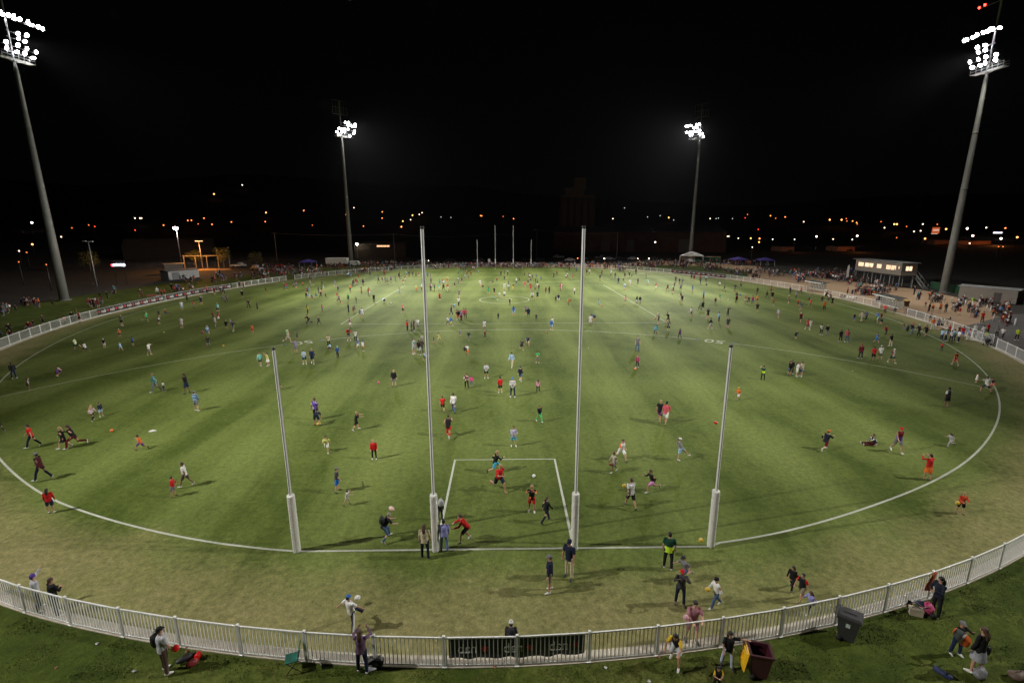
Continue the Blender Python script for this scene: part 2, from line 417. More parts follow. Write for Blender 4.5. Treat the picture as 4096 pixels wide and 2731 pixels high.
# ---------------------------------------------------------------- banners
BAN = mat('black_vinyl', (.012, .012, .012), .42, 0, .2, 2); LET = mat('pale_print', (.8, .78, .75), .6, 0, .08); RED = mat('red_print', (.6, .03, .02), .6, 0, .1)
def star_mb(r):
    mb = MB(); vs = [(0, 0, 0)]; n = 7
    for k in range(2 * n):
        a = math.pi * k / n + .3; q = r * (1 if k % 2 == 0 else .42) * (1 + .18 * math.sin(k * 2.3)); vs.append((q * math.cos(a), q * math.sin(a), 0))
    mb.add(vs, [(0, 1 + k, 1 + (k + 1) % (2 * n)) for k in range(2 * n)]); return mb
def banner(t0, t1, label, nlogo, z0, z1, size, mirror=False, side=-.06, gaps=None, group=None):
    root = empty('banner', (0, 0, 0), 0, label, 'banner', group)
    if t1 - t0 > 180: t1 -= 360
    if t0 - t1 > 180: t1 += 360
    ts = np.linspace(t0, t1, 4 * nlogo * 6 + 1 if not mirror else 60); mb = MB(); n = len(ts); nz = 4
    for i, th in enumerate(ts):
        p = oval(FS, th, side)
        wob = .02 * math.sin(i * .9) + .012 * math.sin(i * 2.3)
        lo = z0 + (.035 * math.sin(i * .55) if mirror else .01 * math.sin(i)); hi = z1 - (.07 * max(0, math.sin((i - 2) * math.pi / 8)) if mirror and 2 <= i <= 10 else 0)
        pp = oval(FS, th, side + wob)
        for k in range(nz + 1):
            q = p.lerp(pp, math.sin(math.pi * k / nz) * .8 + (.6 if k == 0 else 0)); mb.v.append((q.x, q.y, lo + (hi - lo) * k / nz))
    for i in range(n - 1):
        for k in range(nz):
            a = i * (nz + 1) + k; mb.f.append([a, a + nz + 1, a + nz + 2, a + 1]); mb.mi.append(0); mb.sm.append(True)
    sh = mb.build('banner_sheet', BAN, root)
    md = sh.modifiers.new('s', 'SOLIDIFY'); md.thickness = .008; md.offset = 0
    T = text_mesh('nab', size * (1.12 if mirror else 1)); S_ = star_mb(size * .36).mesh('star'); T.materials.append(LET); S_.materials.append(RED)
    if mirror:
        for q in T.vertices: q.co.x *= -1
        T.flip_normals()
    off = side - (.045 if not mirror else -.04)
    for k in range(nlogo):
        th = t0 + (t1 - t0) * (k + .5) / nlogo
        if gaps and abs(th - gaps) < .35: continue
        p = oval(FS, th, off); p2 = oval(FS, th + .2, off); d = (p2 - p).normalized()
        # reading direction: seen from the field, left to right runs clockwise round the oval
        X = -d if not mirror else d; Zv = Vector((0, 0, 1)); Yv = X.cross(Zv)
        for me_, nm, dx in ((T, 'lettering', .12 * size * (1 if not mirror else -1) * 1), (S_, 'star_logo', -1.25 * size * (1 if not mirror else -1))):
            o = link(nm, me_, None, root)
            mw = Matrix((X, Zv, X.cross(Zv))).transposed().to_4x4()
            if mirror: mw = mw @ Matrix.Rotation(R(-14), 4, 'X')
            mw.translation = p + X * (dx + .2 * size * (1 if not mirror else -1)) + Vector((0, 0, (z0 + z1) / 2 - .02)); o.matrix_local = mw
    return root
banner(th_of(-1.92, -6.25), th_of(2.72, -6.2), 'black banner with mirrored lettering and red stars on the near fence', 3, .3, 1.17, .42, mirror=True, side=-.07)
banner(th_of(-67.1, 99.8), th_of(-69.6, 79.7), 'far half of the long black banner on the left fence', 8, .22, 1.2, .8, side=-.1, group='black banners along the field')
banner(th_of(-69.6, 79.0), th_of(-70.7, 61.4), 'near half of the long black banner on the left fence', 8, .22, 1.2, .8, side=-.1, group='black banners along the field')
banner(th_of(62.5, 117.5), th_of(51.8, 133.3), 'black banner with pale lettering on the far right fence', 11, .22, 1.2, .62, side=-.1, group='black banners along the field')

# ---------------------------------------------------------------- goal posts
ALU = mat('white_aluminium', (.86, .86, .85), .4, 0, .05); GROOVE = mat('groove_grey', (.3, .29, .29), .6); 
def padmat():
    m_, nt, b, tc = nodes('white_vinyl_pad'); a = noise_n(nt, tc.outputs['Object'], 9., 4, .6, 1.2); nt.links.new(mixc(nt, ramp(nt, a, .3, .7), (.66, .64, .6), (.78, .77, .74)), b.inputs['Base Color']); b.inputs['Roughness'].default_value = .38; bump(nt, b, a, .04, .5); return m_
PAD = padmat()
def goalpost(x, y, h, padh, label, rp=.066, pr=.17, detail=True):
    root = empty('goal_post', (x, y, 0), 0, label, 'goal post', 'goal and behind posts')
    mb = MB(); n = 24; zs = [.02, padh, h * .6, h]; vs = []
    for z in zs:
        for k in range(n):
            a = 2 * math.pi * k / n; r = rp * (1 if k % 6 else .72); vs.append((r * math.cos(a), r * math.sin(a), z))
    for i in range(len(zs) - 1):
        for k in range(n):
            k2 = (k + 1) % n; mb.m = 0 if (k % 6 and k2 % 6) else 1; mb.add([vs[i*n+k], vs[i*n+k2], vs[(i+1)*n+k2], vs[(i+1)*n+k]], [(0, 1, 2, 3)])
    mb.build('pole', [ALU, GROOVE], root)
    mb = MB(); mb.tube([(0, 0, h), (0, 0, h + .1)], rp * 1.15, 12); mb.build('cap', BLACKP, root)
    # padding: a soft vinyl sleeve, laced down one side
    mb = MB(); n = 28; rows = 44
    for j in range(rows + 1):
        z = .03 + (padh - .03) * j / rows
        for k in range(n):
            a = 2 * math.pi * k / n; e = .93 if j in (0, rows) else 1
            cr = .012 * noise.noise(Vector((math.cos(a) * 2.2, math.sin(a) * 2.2, z * 7 + x))) + .010 * math.sin(z * 38 + a * 3) * max(0, math.cos(a + 1.57 - x * .03)) ** 2
            seam = -.022 * math.exp(-((a - (4.71 + (.25 if x > 0 else -.25))) / .12) ** 2)
            r = pr * e + cr + seam; mb.v.append((r * math.cos(a), r * math.sin(a), z))
    for j in range(rows):
        for k in range(n):
            k2 = (k + 1) % n; mb.f.append([j*n+k, j*n+k2, (j+1)*n+k2, (j+1)*n+k]); mb.mi.append(0); mb.sm.append(True)
    mb.f.append([rows*n + k for k in range(n)]); mb.mi.append(0); mb.sm.append(False)
    pd = mb.build('padding', PAD, root)
    if detail:
        mb = MB(); a = 4.71 + (.25 if x > 0 else -.25)
        for k in range(26):
            z = .2 + k * (padh - .4) / 26; s_ = 1 if k % 2 else -1; rr = pr + .004
            mb.tube([(rr*math.cos(a - .14*s_), rr*math.sin(a - .14*s_), z), (rr*math.cos(a + .14*s_), rr*math.sin(a + .14*s_), z + .07)], .005, 4)
        mb.build('lacing', mat('lace_grey', (.3, .3, .3), .7), pd)
    return root
for x, h, nm in ((-9.6, 9.6, 'near left behind post, left of the taller pair'), (-3.2, 14.5, 'tall near left goal post with white padding'), (3.2, 14.5, 'tall near right goal post with white padding'), (9.6, 9.6, 'near right behind post, right of the taller pair')):
    goalpost(x, -.02 if abs(x) > 5 else -.1, h, 2.9, nm)
for x, h, nm in ((-9.6, 9.6, 'far left behind post at the other end'), (-3.2, 14.5, 'far left goal post at the other end'), (3.2, 14.5, 'far right goal post at the other end'), (9.6, 9.6, 'far right behind post at the other end')):
    goalpost(x, 158.4, h, 2.9, nm, .062, .17, False)

# ---------------------------------------------------------------- light towers
TOWC = mat('grey_tower_steel', (.19, .19, .175), .6, .1, .14, .8)
BULB = lampmat('floodlight_glow', (1., .96, 1.), 60.)
def tower(base, h, u, lamps, label, aims, extra_top=58., frames=True, w_plat=(-3.2, 3.6), power=1., rb=.82, red=False, blank=()):
    root = empty('light_tower', (base[0], base[1], 0), 0, label, 'light tower', 'floodlight towers round the oval')
    u = Vector((u[0], u[1], 0)).normalized(); cen = Vector((0, 79.2, 0)); f = Vector((-u.y, u.x, 0))
    if f.dot(cen - Vector(base)) < 0: f = -f
    mb = MB(); zs = [0, h*.25, h*.5, h*.75, h - 1.2, h]; rs = [rb, rb*.86, rb*.71, rb*.56, rb*.42, rb*.24]
    mb.tube([(0, 0, z) for z in zs], rs, 16)
    for z, r in list(zip(zs, rs))[1:4]: mb.tube([(0, 0, z - .06), (0, 0, z + .06)], r + .035, 16)
    mb.tube([(0, 0, 0), (0, 0, .12)], rb + .35, 16); mb.build('pole', TOWC, root)
    mb = MB()
    for z in np.arange(3, h - 2, 2.6):
        r = rb + (rb*.42 - rb) * z / (h - 1.2); p = -f * (r + .12); mb.box((p.x, p.y, z), (.16, .1, .28))
    mb.build('climbing_steps', STEEL, root)
    mb = MB(); mb.box((0, 0, (h + extra_top) / 2), (.22, .22, extra_top - h)); mb.build('mast', STEEL, root)

    def P3(s, z, o=0.): v = u * s + f * o; return (v.x, v.y, z)
    mb = MB(); a0, a1 = w_plat; zp = h + .45
    for o in (-.6, -.2, .2, .6): mb.tube([P3(a0, zp, o), P3(a1, zp, o)], .05, 5)
    for s in np.linspace(a0, a1, 9): mb.tube([P3(s, zp, -.6), P3(s, zp, .6)], .035, 5)
    mb.tube([P3(0, h, 0), P3(a0 * .6, zp, 0)], .05, 5); mb.tube([P3(0, h, 0), P3(a1 * .6, zp, 0)], .05, 5); mb.build('platform', WHITE, root)
    mb = MB()
    for z in (zp + .5, zp + 1.0):
        for o in (-.6, .6): mb.tube([P3(a0, z, o), P3(a1, z, o)], .03, 5)
    for s in np.linspace(a0, a1, 7):
        for o in (-.6, .6): mb.tube([P3(s, zp, o), P3(s, zp + 1, o)], .025, 5)
    mb.build('guard_rail', STEEL, root)
    rows_ = {}
    for s, z in lamps: rows_.setdefault(round(z * 1.4) / 1.4, []).append((s, z))
    for zz, L in rows_.items():
        zc = sum(q[1] for q in L) / len(L); mb = MB(); s0, s1 = min(q[0] for q in L) - .4, max(q[0] for q in L) + .4
        mb.tube([P3(min(s0, -.5), zc - .35, .1), P3(max(s1, .5), zc - .35, .1)], .06, 5); mb.build('cross_arm', STEEL, root)
    if frames:
        mb = MB(); z0, z1 = extra_top - 4.6, extra_top
        for z in (z0, (z0+z1)/2, z1): mb.tube([P3(-2.7, z, 0), P3(2.7, z, 0)], .045, 4)
        for s in (-2.7, -1.5, -.6, .6, 1.5, 2.7): mb.tube([P3(s, z0, 0), P3(s, z1, 0)], .03, 4)
        mb.build('aerial_frame', STEEL, root)
    hous = MB(); hous.tube([(0, 0, 0), (.1, 0, 0), (.34, 0, 0)], [.16, .34, .42], 12); hous.box((.1, 0, -.42), (.1, .6, .06)); hme = hous.mesh('housing'); hme.materials.append(DARKM)
    gl = MB(); gl.ell((.36, 0, 0), (.18, .36, .36), 14, 8); gme = gl.mesh('lens'); gme.materials.append(BULB)
    for i, (s, z) in enumerate(lamps):
        p = Vector(P3(s, z, .35)); tgt = Vector(aims[i % len(aims)][:3]) - (Vector(base) + p); yaw = math.atan2(tgt.y, tgt.x); pit = math.atan2(-tgt.z, math.hypot(tgt.x, tgt.y))
        fl = link('floodlight', hme, None, root, p); fl.rotation_euler = (0, pit, yaw)
        link('lens', gme, None, fl)
    if red:
        RL = lampmat('red_beacon', (1, .03, .02), 14.)
        for s, z in ((-3.3, 57.4), (-4.4, 57.3)):
            mb = MB(); mb.ell(P3(s, z), (.2, .2, .24), 8, 6); mb.build('red_beacon', RL, root)
        mb = MB(); mb.tube([P3(-4.5, 57.0), P3(0, 57.0)], .05, 5); mb.build('beacon_arm', STEEL, root)
    for i, a in enumerate(aims):
        ld = bpy.data.lights.new('floodlight_beam', 'SPOT'); ld.energy = SPOT_W * power * (a[3] if len(a) > 3 else 1); ld.spot_size = R(a[4] if len(a) > 4 else 80); ld.spot_blend = 1; ld.shadow_soft_size = .32; ld.color = (1, .97, .9)
        lo = bpy.data.objects.new('floodlight_beam', ld); col.objects.link(lo); lo.parent = root
        p = Vector((0, 0, h + 4)) + f * 1.6 + u * (i - .5) * 1.2; lo.location = p
        d = Vector(a[:3]) - (Vector(base) + p); lo.rotation_euler = d.to_track_quat('-Z', 'Y').to_euler()
    return root
RL_ = [(-5.7,51.9),(-5,51.9),(-4.1,52.1),(-3.1,52.1),(-1.8,52.1),(-1.2,52.2),(-.5,52.2),(.2,52.1),(1.2,52),(-2.5,49.6),(-2,48.6),(-1.1,49.7),(-.7,48.6),(-1.7,47.2),(-1.3,46.1),(-.3,47.2),(-.1,46.1),(1.6,47.2),(1.8,46.1),(-3.4,47.2),(-3,46.2)]
LL_ = [(-1.9,51.8),(-1.3,51.8),(-.7,51.8),(.1,51.8),(.9,52),(1.3,51.8),(2,51.8),(3.3,51.9),(4.2,51.8),(5.2,51.7),(5.9,51.6),(1.3,49.4),(2.7,49.4),(1,48.4),(2.3,48.4),(.7,47.1),(2.1,47),(.4,46.1),(1.6,46),(3.7,46.9),(3.2,45.9),(-1.3,47),(-1.5,46)]
LF_ = [(1.5,51.1),(2.8,51.2),(5.5,51.1),(2.5,50.2),(3.5,50.2),(4.3,50.2),(5.2,50.2),(-1.1,48.7),(-.1,48.9),(1,48.8),(2.4,48.9),(-2,47.7),(-.2,47.7),(.9,47.8),(5.1,48.7),(-1.5,46.7),(4.6,47.8),(3,46.8)]
RF_ = [(-5.5,52.8),(-4.6,52.8),(-3.8,52.9),(-1.5,52.9),(-.4,52.9),(-2.5,52),(-1.2,51.9),(-5.2,50.5),(-4.2,50.5),(-3.4,50.5),(-2.2,50.5),(-.9,50.5),(.1,50.6),(.1,49.3),(1,49.4),(1.7,48.2),(-3,49.4),(-3.8,49.5)]
tower((-89.6, 81, 0), 43.9, (.14, .99), LL_, 'big light tower at the left edge of the picture', [(4, 78, 0, 2.9, 54), (4, 112, 0, 3.2, 64), (-70, 82, 0, .2, 84)], 54, False, (-2.3, 3.3))
tower((96.9, 86.8, 0), 43.9, (.07, -1), RL_, 'big light tower at the right edge of the picture', [(-4, 78, 0, 2.9, 52), (-2, 112, 0, 3.2, 62), (64, 78, 0, .6, 112)], 57.6, False, (-3, 3.5), red=True)
tower((-58.6, 171.6, 0), 45.6, (.7, .71), LF_, 'far light tower left of the tall goal posts', [(0, 118, 0, 2.2, 66), (2, 86, 0, 3.1, 54), (-46, 140, 0, .3, 110)], 58, True, (-2.6, 4.3), rb=.85)
tower((77, 185.4, 0), 47.2, (.75, -.66), RF_, 'far light tower behind the white marquee', [(0, 118, 0, 2.6, 66), (0, 86, 0, 3.5, 54), (64, 140, 0, .5, 112)], 60, True, (-4.2, 1.5), rb=.85)
tower((-61, -16, 0), 45.6, (.7, -.71), LF_, 'near left light tower standing outside the picture', [(3, 6, 0, 1.6, 64), (6, 48, 0, 1.7, 58)], 58)
tower((71, -4, 0), 45.6, (.7, .71), LF_, 'near right light tower standing outside the picture', [(-4, 5, 0, 1.45, 58), (-10, 48, 0, 1.7, 54)], 58)
# ---------------------------------------------------------------- buildings round the ground
TANW = mat('tan_wall', (.19, .165, .14), .8, 0, .1, 1.2); GREYW = mat('grey_cladding', (.16, .16, .16), .7, 0, .08, 1.); DKW = mat('dark_cladding', (.06, .05, .045), .8, 0, .2, .6)
CANV = mat('white_canvas', (.7, .7, .68), .7, 0, .05); PURP = mat('purple_canvas', (.05, .03, .22), .7, 0, .1)
WARM = lampmat('warm_panel_glow', (1., .66, .42), 1.5)
def bxs(name, c, d, m_, parent, rz=0.): return MB().box(c, d, rz).build(name, m_, parent)
# media box on stilts
pb = empty('media_box', (93.4, 95.2, 0), 0, 'grey raised media box with lit windows, on stilts beside the right fence', 'building')
D_, L_, z0, z1 = 3.7, 15.6, 2.9, 5.75
wins = [(.8, 3.8, 4.1, 5.05), (4.6, 6.3, 4.1, 5.05), (7.0, 8.1, 4.1, 5.05), (9.7, 11.1, 4.15, 5.05), (11.9, 15.0, 4.15, 5.1)]
wins = [(.7, 1.15, 4.3, 5.0), (1.75, 5.0, 4.0, 5.05), (6.4, 8.1, 4.05, 5.05), (9.2, 12.3, 4.05, 5.05), (12.6, 14.7, 4.05, 5.05)]
mb = MB()                       # field-side wall (x = 0) built round its openings
ys = [0.]; 
for a, b, c, d in wins: ys += [a, b]
ys.append(L_)
for i in range(0, len(ys) - 1):
    a, b = ys[i], ys[i+1]
    if i % 2 == 0: mb.box((.06, (a+b)/2, (z0+z1)/2), (.12, b-a, z1-z0))
    else:
        w_ = wins[i//2]; mb.box((.06, (a+b)/2, (z0+w_[2])/2), (.12, b-a, w_[2]-z0)); mb.box((.06, (a+b)/2, (z1+w_[3])/2), (.12, b-a, z1-w_[3]))
# end wall (y = 0) with one window
for (a, b, c, d) in ((.12, 1.0, z0, z1), (2.6, D_, z0, z1), (1.0, 2.6, z0, 4.0), (1.0, 2.6, 5.0, z1)): mb.box(((a+b)/2, .061, (c+d)/2), (b-a, .12, d-c))
mb.box((D_ - .06, L_/2 + .06, (z0+z1)/2), (.12, L_ - .12, z1-z0)); mb.box((D_/2, L_ - .06, (z0+z1)/2), (D_ - .26, .12, z1-z0)); mb.build('wall', TANW, pb)
bxs('floor_slab', (D_/2, L_/2, z0 - .1), (D_ + .1, L_ + .1, .18), DARKM, pb)
MB().box((D_/2 - .1, L_/2, z1 + .07), (D_ + .8, L_ + 1.0, .12)).build('roof', GREYW, pb)
bxs('glow_panel_back', (D_ - .3, L_/2, (z0+z1)/2), (.06, L_ - .5, z1 - z0 - .1), WARM, pb)  # glowing panel inside the back wall stands in for the room's lamps
bxs('glow_panel_end', (D_/2, L_ - .3, (z0+z1)/2), (D_ - .5, .06, z1 - z0 - .1), WARM, pb)  # second glowing panel, added so the far window looks lit too
for (a, b, c, d) in wins:
    wo = bxs('window', (.05, (a+b)/2, c - .02), (.16, b-a, .04), DARKM, pb); n = max(1, int((b - a) / 1.5))
    for k in range(n + 1): bxs('mullion', (.05, a + (b-a)*k/n, (c+d)/2), (.07, .05, d-c), DARKM, wo)
    bxs('pane', (.09, (a+b)/2, (c+d)/2), (.012, b-a-.06, d-c-.02), mat('clear_glass', (.9, .9, .9), .02, 0, 0), wo)
MC['clear_glass'].node_tree.nodes['Principled BSDF'].inputs['Transmission Weight'].default_value = 1
wo = bxs('window', (1.8, .05, 3.98), (1.6, .16, .04), DARKM, pb)
for k in range(3): bxs('mullion', (1.0 + .8*k, .05, 4.5), (.05, .07, 1.0), DARKM, wo)
for y in np.linspace(.4, L_ - .4, 6):
    for x in (.25, D_ - .25): bxs('stilt', (x, y, z0/2 - .1), (.14, .14, z0 - .2), STEEL, pb)
st = MB()
for k in range(13):
    f_ = k / 13; st.box((D_ + .6 - .1, -.2 - 3.6 + 3.6 * f_ + 1.2, .1 + (z0 - .1) * f_), (1.0, .28, .04))
st.build('stair_treads', STEEL, pb)
mb = MB()
for x in (D_ + 0, D_ + 1.0):
    mb.tube([(x, -2.7, 0), (x, 1.0, z0)], .05, 4); mb.tube([(x, -2.7, 1.0), (x, 1.0, z0 + 1.0), (x, 2.4, z0 + 1)], .03, 4)
    for f_ in (0, .33, .66, 1): mb.tube([(x, -2.7 + 3.7*f_, z0*f_), (x, -2.7 + 3.7*f_, z0*f_ + 1)], .025, 4)
mb.box((D_ + .5, 1.7, z0 - .05), (1.1, 1.5, .08)); mb.tube([(D_ + 1, 2.3, 0), (D_ + 1, 2.3, z0)], .06, 4); mb.build('stair_rail', STEEL, pb)
LW = lampmat('white_lamp', (1, .98, .95), 9.)
bxs('wall_light', (D_ + .1, .5, z1 - .45), (.5, .16, .14), LW, pb)
for k in range(5):
    mb = MB(); y = 9.7 + k * 1.1 if k < 3 else 2.4 + (k - 3) * 1.2; mb.tube([(1.2, y, 3.0), (1.2, y, 3.95)], [(.2, .16), (.17, .13)], 8); mb.ell((1.2, y, 4.12), (.11, .1, .13), 8, 6); tag(mb.build('seated_figure', mat('dark_cloth', (.03, .025, .025), .8), pb))

def shelter(a, b, h, label):
    a, b = Vector(a), Vector(b); d = b - a; L = d.length; rz = math.atan2(d.y, d.x); r = empty('interchange_shelter', a, rz, label, 'shelter')
    W_ = 1.7; s = -1
    PN = mat('clear_panel', (.55, .58, .58), .1, 0, 0); PN.node_tree.nodes['Principled BSDF'].inputs['Transmission Weight'].default_value = .85
    # local x along the boundary, local y away from the field
    MB().box((L/2, s * -.3 + (.9 if False else .55), h), (L + .3, W_, .07), mat=Matrix.Rotation(R(6), 3, 'X')).build('roof', PN, r)
    MB().box((L/2, -.32, h - .06), (L + .3, .06, .12)).build('roof_edge', WHITE, r)
    n = 6
    for k in range(n):
        x = L * k / (n - 1)
        for y in (0, 1.15): MB().box((x, y, h/2 - .02), (.06, .06, h - .06)).build('post', STEEL, r)
    PN = mat('clear_panel', (.55, .58, .58), .1, 0, 0); PN.node_tree.nodes['Principled BSDF'].inputs['Transmission Weight'].default_value = .85
    for k in range(n - 1): MB().box((L*(k+.5)/(n-1), 1.15, h*.55), (L/(n-1) - .1, .02, h*.8)).build('pane', PN, r)
    MB().box((L/2, .75, .45), (L - .3, .4, .06)).build('bench', WHITE, r)
    return r
shelter((69.6, 92.6, 0), (69.9, 87.4, 0), 2.1, 'far interchange shelter with clear panels, right of the field'); shelter((68.9, 70.2, 0), (67.8, 63.6, 0), 2.15, 'near interchange shelter with white roof edge, right of the field')
# marquee
mq = empty('marquee', (69.4, 176.2, 0), R(-22), 'white peaked marquee below the far right light tower', 'marquee')
a_, b_, h_, r_ = 8.6, 7.5, 2.75, 4.3
mb = MB(); mb.add([(0,0,h_),(a_,0,h_),(a_,b_,h_),(0,b_,h_),(a_/2,0,r_),(a_/2,b_,r_)], [(0,4,5,3),(1,2,5,4),(0,1,4),(3,5,2)]); mb.build('roof', CANV, mq)
MB().add([(0,b_,0),(a_,b_,0),(a_,b_,h_),(0,b_,h_)], [(0,1,2,3)]).build('back_wall', CANV, mq)
for x in (0, a_):
    MB().add([(x,b_*.5,0),(x,b_,0),(x,b_,h_),(x,b_*.5,h_)], [(0,1,2,3)]).build('side_wall', CANV, mq)
for x, y in ((0,0),(a_,0),(0,b_/2),(a_,b_/2),(a_/2, 0)): MB().box((x, y, h_/2), (.12, .12, h_)).build('pole', WHITE, mq)
def gazebo(x, y, w_, label, rz=0.):
    r = empty('gazebo', (x, y, 0), rz, label, 'gazebo', 'purple gazebos'); q = w_/2
    MB().add([(-q,-q,2.1),(q,-q,2.1),(q,q,2.1),(-q,q,2.1),(0,0,3.0),(-q,-q,1.85),(q,-q,1.85),(q,q,1.85),(-q,q,1.85)], [(0,1,4),(1,2,4),(2,3,4),(3,0,4),(0,5,6,1),(1,6,7,2),(2,7,8,3),(3,8,5,0)]).build('canopy', PURP, r)
    for sx in (-1, 1):
        for sy in (-1, 1): MB().box((sx*q*.97, sy*q*.97, 1.0), (.05, .05, 2.0)).build('leg', WHITE, r)
gazebo(-71, 161, 4.6, 'purple gazebo left of the white trailer'); gazebo(88, 166, 5, 'purple gazebo right of the row of toilets', .1); gazebo(96, 162, 5, 'rightmost purple gazebo near the white flag', -.1)
# portable toilets
TG = mat('toilet_green', (.02, .10, .07), .6); TW = mat('toilet_white', (.55, .52, .42), .6)
for k in range(8):
    t = empty('portable_toilet', (77.6 + k * 1.15, 179.6 - k * .25, 0), 0, '%s portable toilet in the row right of the marquee' % ['leftmost', 'second from left', 'third from left', 'fourth from left', 'fourth from right', 'third from right', 'second from right', 'rightmost'][k], 'toilet', 'portable toilets')
    bxs('cabin', (0, 0, 1.05), (1.05, 1.1, 2.1), TG, t); bxs('roof', (0, 0, 2.22), (1.12, 1.16, .22), TW if k < 5 else mat('toilet_tan', (.42, .3, .12), .6), t); bxs('door', (0, -.57, 1.0), (.7, .03, 1.8), mat('toilet_door', (.03, .14, .1), .5), t)
# trailer and sheds
tr_ = empty('semi_trailer', (-66.4, 166.2, 0), R(-2), 'long white semi trailer at the foot of the far left light tower', 'trailer')
bxs('box_body', (3.9, 1.2, 1.95), (7.9, 2.4, 2.1), CANV, tr_)
for x in (1.0, 2.0, 6.4):
    for y in (0, 2.4): MB().tube([(x, y - .12, .45), (x, y + .12, .45)], .45, 12).build('wheel', RUBBER, tr_)
bxs('chassis', (3.9, 1.2, .8), (7.6, 1.0, .16), DARKM, tr_)
sv = empty('delivery_van', (-57.6, 166, 0), 0, 'small white van parked right of the semi trailer', 'van')
mb = MB(); mb.add([(0,0,.35),(3.6,0,.35),(3.6,0,1.1),(3.0,0,1.85),(0,0,1.95),(0,1.7,.35),(3.6,1.7,.35),(3.6,1.7,1.1),(3.0,1.7,1.85),(0,1.7,1.95)], [(0,1,2,3,4),(9,8,7,6,5),(0,4,9,5),(1,6,7,2),(2,7,8,3),(3,8,9,4),(0,5,6,1)]); mb.build('body', CANV, sv)
bxs('window', (2.6, -.01, 1.4), (.8, .04, .45), GLASS, sv)
for x in (.7, 2.9):
    for y in (0, 1.7): MB().tube([(x, y - .1, .33), (x, y + .1, .33)], .33, 12).build('wheel', RUBBER, sv)
def shed(a, b, h, dep, m_, label, pitch=.5, door=None, cat='shed', name='shed', roofm=None):
    a, b = Vector((*a, 0)), Vector((*b, 0)); d = b - a; L = d.length; rz = math.atan2(d.y, d.x); r = empty(name, a, rz, label, cat)
    mb = MB(); mb.add([(0,0,0),(L,0,0),(L,0,h),(0,0,h),(0,dep,0),(L,dep,0),(L,dep,h),(0,dep,h)], [(0,1,2,3),(1,5,6,2),(5,4,7,6),(4,0,3,7)]); mb.build('wall', m_, r)
    mb = MB(); o = .3; mb.add([(-o,-o,h-.02),(L+o,-o,h-.02),(L+o,dep/2,h+pitch),(-o,dep/2,h+pitch),(-o,dep+o,h-.02),(L+o,dep+o,h-.02)], [(0,1,2,3),(3,2,5,4),(0,3,4),(1,5,2)]); mb.build('roof', roofm or GREYW, r)
    for (x0, x1, zt, nm, mm) in (door or []): MB().box(((x0+x1)/2, -.02, zt/2), (x1-x0, .05, zt)).build(nm, mm, r)
    return r
shed((-93.4, 119, ), (-89.8, 127), 2.4, 3.5, mat('shed_white', (.34, .34, .33), .6, 0, .1), 'long white shed behind the left bank', .35, [(1, 3, 2.0, 'door', GREYW)])
shed((-107, 138), (-103, 141), 3.0, 3, TANW, 'small lit block wall shed left of the playground', .2)
shed((91.6, 77.5), (95.8, 70), 2.6, 4, TANW, 'low brick kiosk behind the bollards at right', .25, [(5.3, 6.4, 1.9, 'hatch', DKW)], 'kiosk', 'kiosk')
# wall sections and column at right edge
shed((93.5, 63.8), (94.2, 62.2), 3.0, 1.4, TANW, 'tall narrow brick pillar right of the kiosk', .05, cat='pillar', name='brick_pillar')
# dark sheds, warehouse and silo tower across the far road
shed((28, 262), (120, 250), 11, 30, mat('warehouse_brown', (.12, .045, .03), .8, 0, .25, .3), 'long dark warehouse across the road behind the parked cars', 3, [(26, 31, 6.5, 'roller_door', TANW), (40, 44, 6.5, 'roller_door', TANW), (68, 76, 7, 'roller_door', TANW)], 'warehouse', 'warehouse')
silo = empty('grain_silo', (60, 400, 0), 0, 'tall faint concrete silo tower far behind the right goal post', 'silo tower')
bxs('tower_block', (0, 0, 19), (27, 18, 38), CONC, silo); bxs('tower_head', (-3, 0, 41), (15, 14, 6), CONC, silo); bxs('lift_house', (1.6, 0, 47.5), (9, 9, 9), CONC, silo)
for k in range(5): MB().tube([(-11 + k*5.5, -9.4, 0), (-11 + k*5.5, -9.4, 36)], 2.6, 12).build('silo_cell', CONC, silo)
# pavilion roof, far left
shed((-172, 208), (-140, 222), 5, 14, mat('pavilion_wall', (.02, .016, .014), .9), 'dark pavilion with pitched roof beyond the left bank', 4, cat='pavilion', name='pavilion', roofm=mat('pavilion_roof', (.035, .025, .02), .9))
# green mesh fence behind stairs
gf = empty('mesh_fence', (92.5, 91, 0), 0, 'dark green mesh fence at the foot of the right light tower', 'fence')
GM = mat('dark_green_mesh', (.01, .05, .02), .8)
P0, P1 = Vector((99.5, 93.5, 0)), Vector((97.6, 76, 0)); d = P1 - P0
for k in range(8):
    p = P0 + d * k / 7 - gf.location; MB().box((p.x, p.y, .95), (.06, .06, 1.9)).build('post', GM, gf)
for k in range(7):
    p = P0 + d * (k + .5) / 7 - gf.location; MB().box((p.x, p.y, .9), (.03, d.length/7 - .08, 1.7), math.atan2(d.y, d.x) - math.pi/2).build('mesh_panel', GM, gf)
# banner flag
ff = empty('feather_flag', (88.7, 107, 0), 0, 'tall white feather flag left of the media box', 'flag')
MB().tube([(0,0,0),(0,0,3),(.1,0,4.2),(.4,0,4.6)], .03, 6).build('pole', STEEL, ff)
MB().add([(.03,0,1.2),(.03,0,4.2),(.4,0,4.55),(.62,.05,4.1),(.7,.08,1.4)], [(0,4,3,2,1)]).build('cloth', CANV, ff)

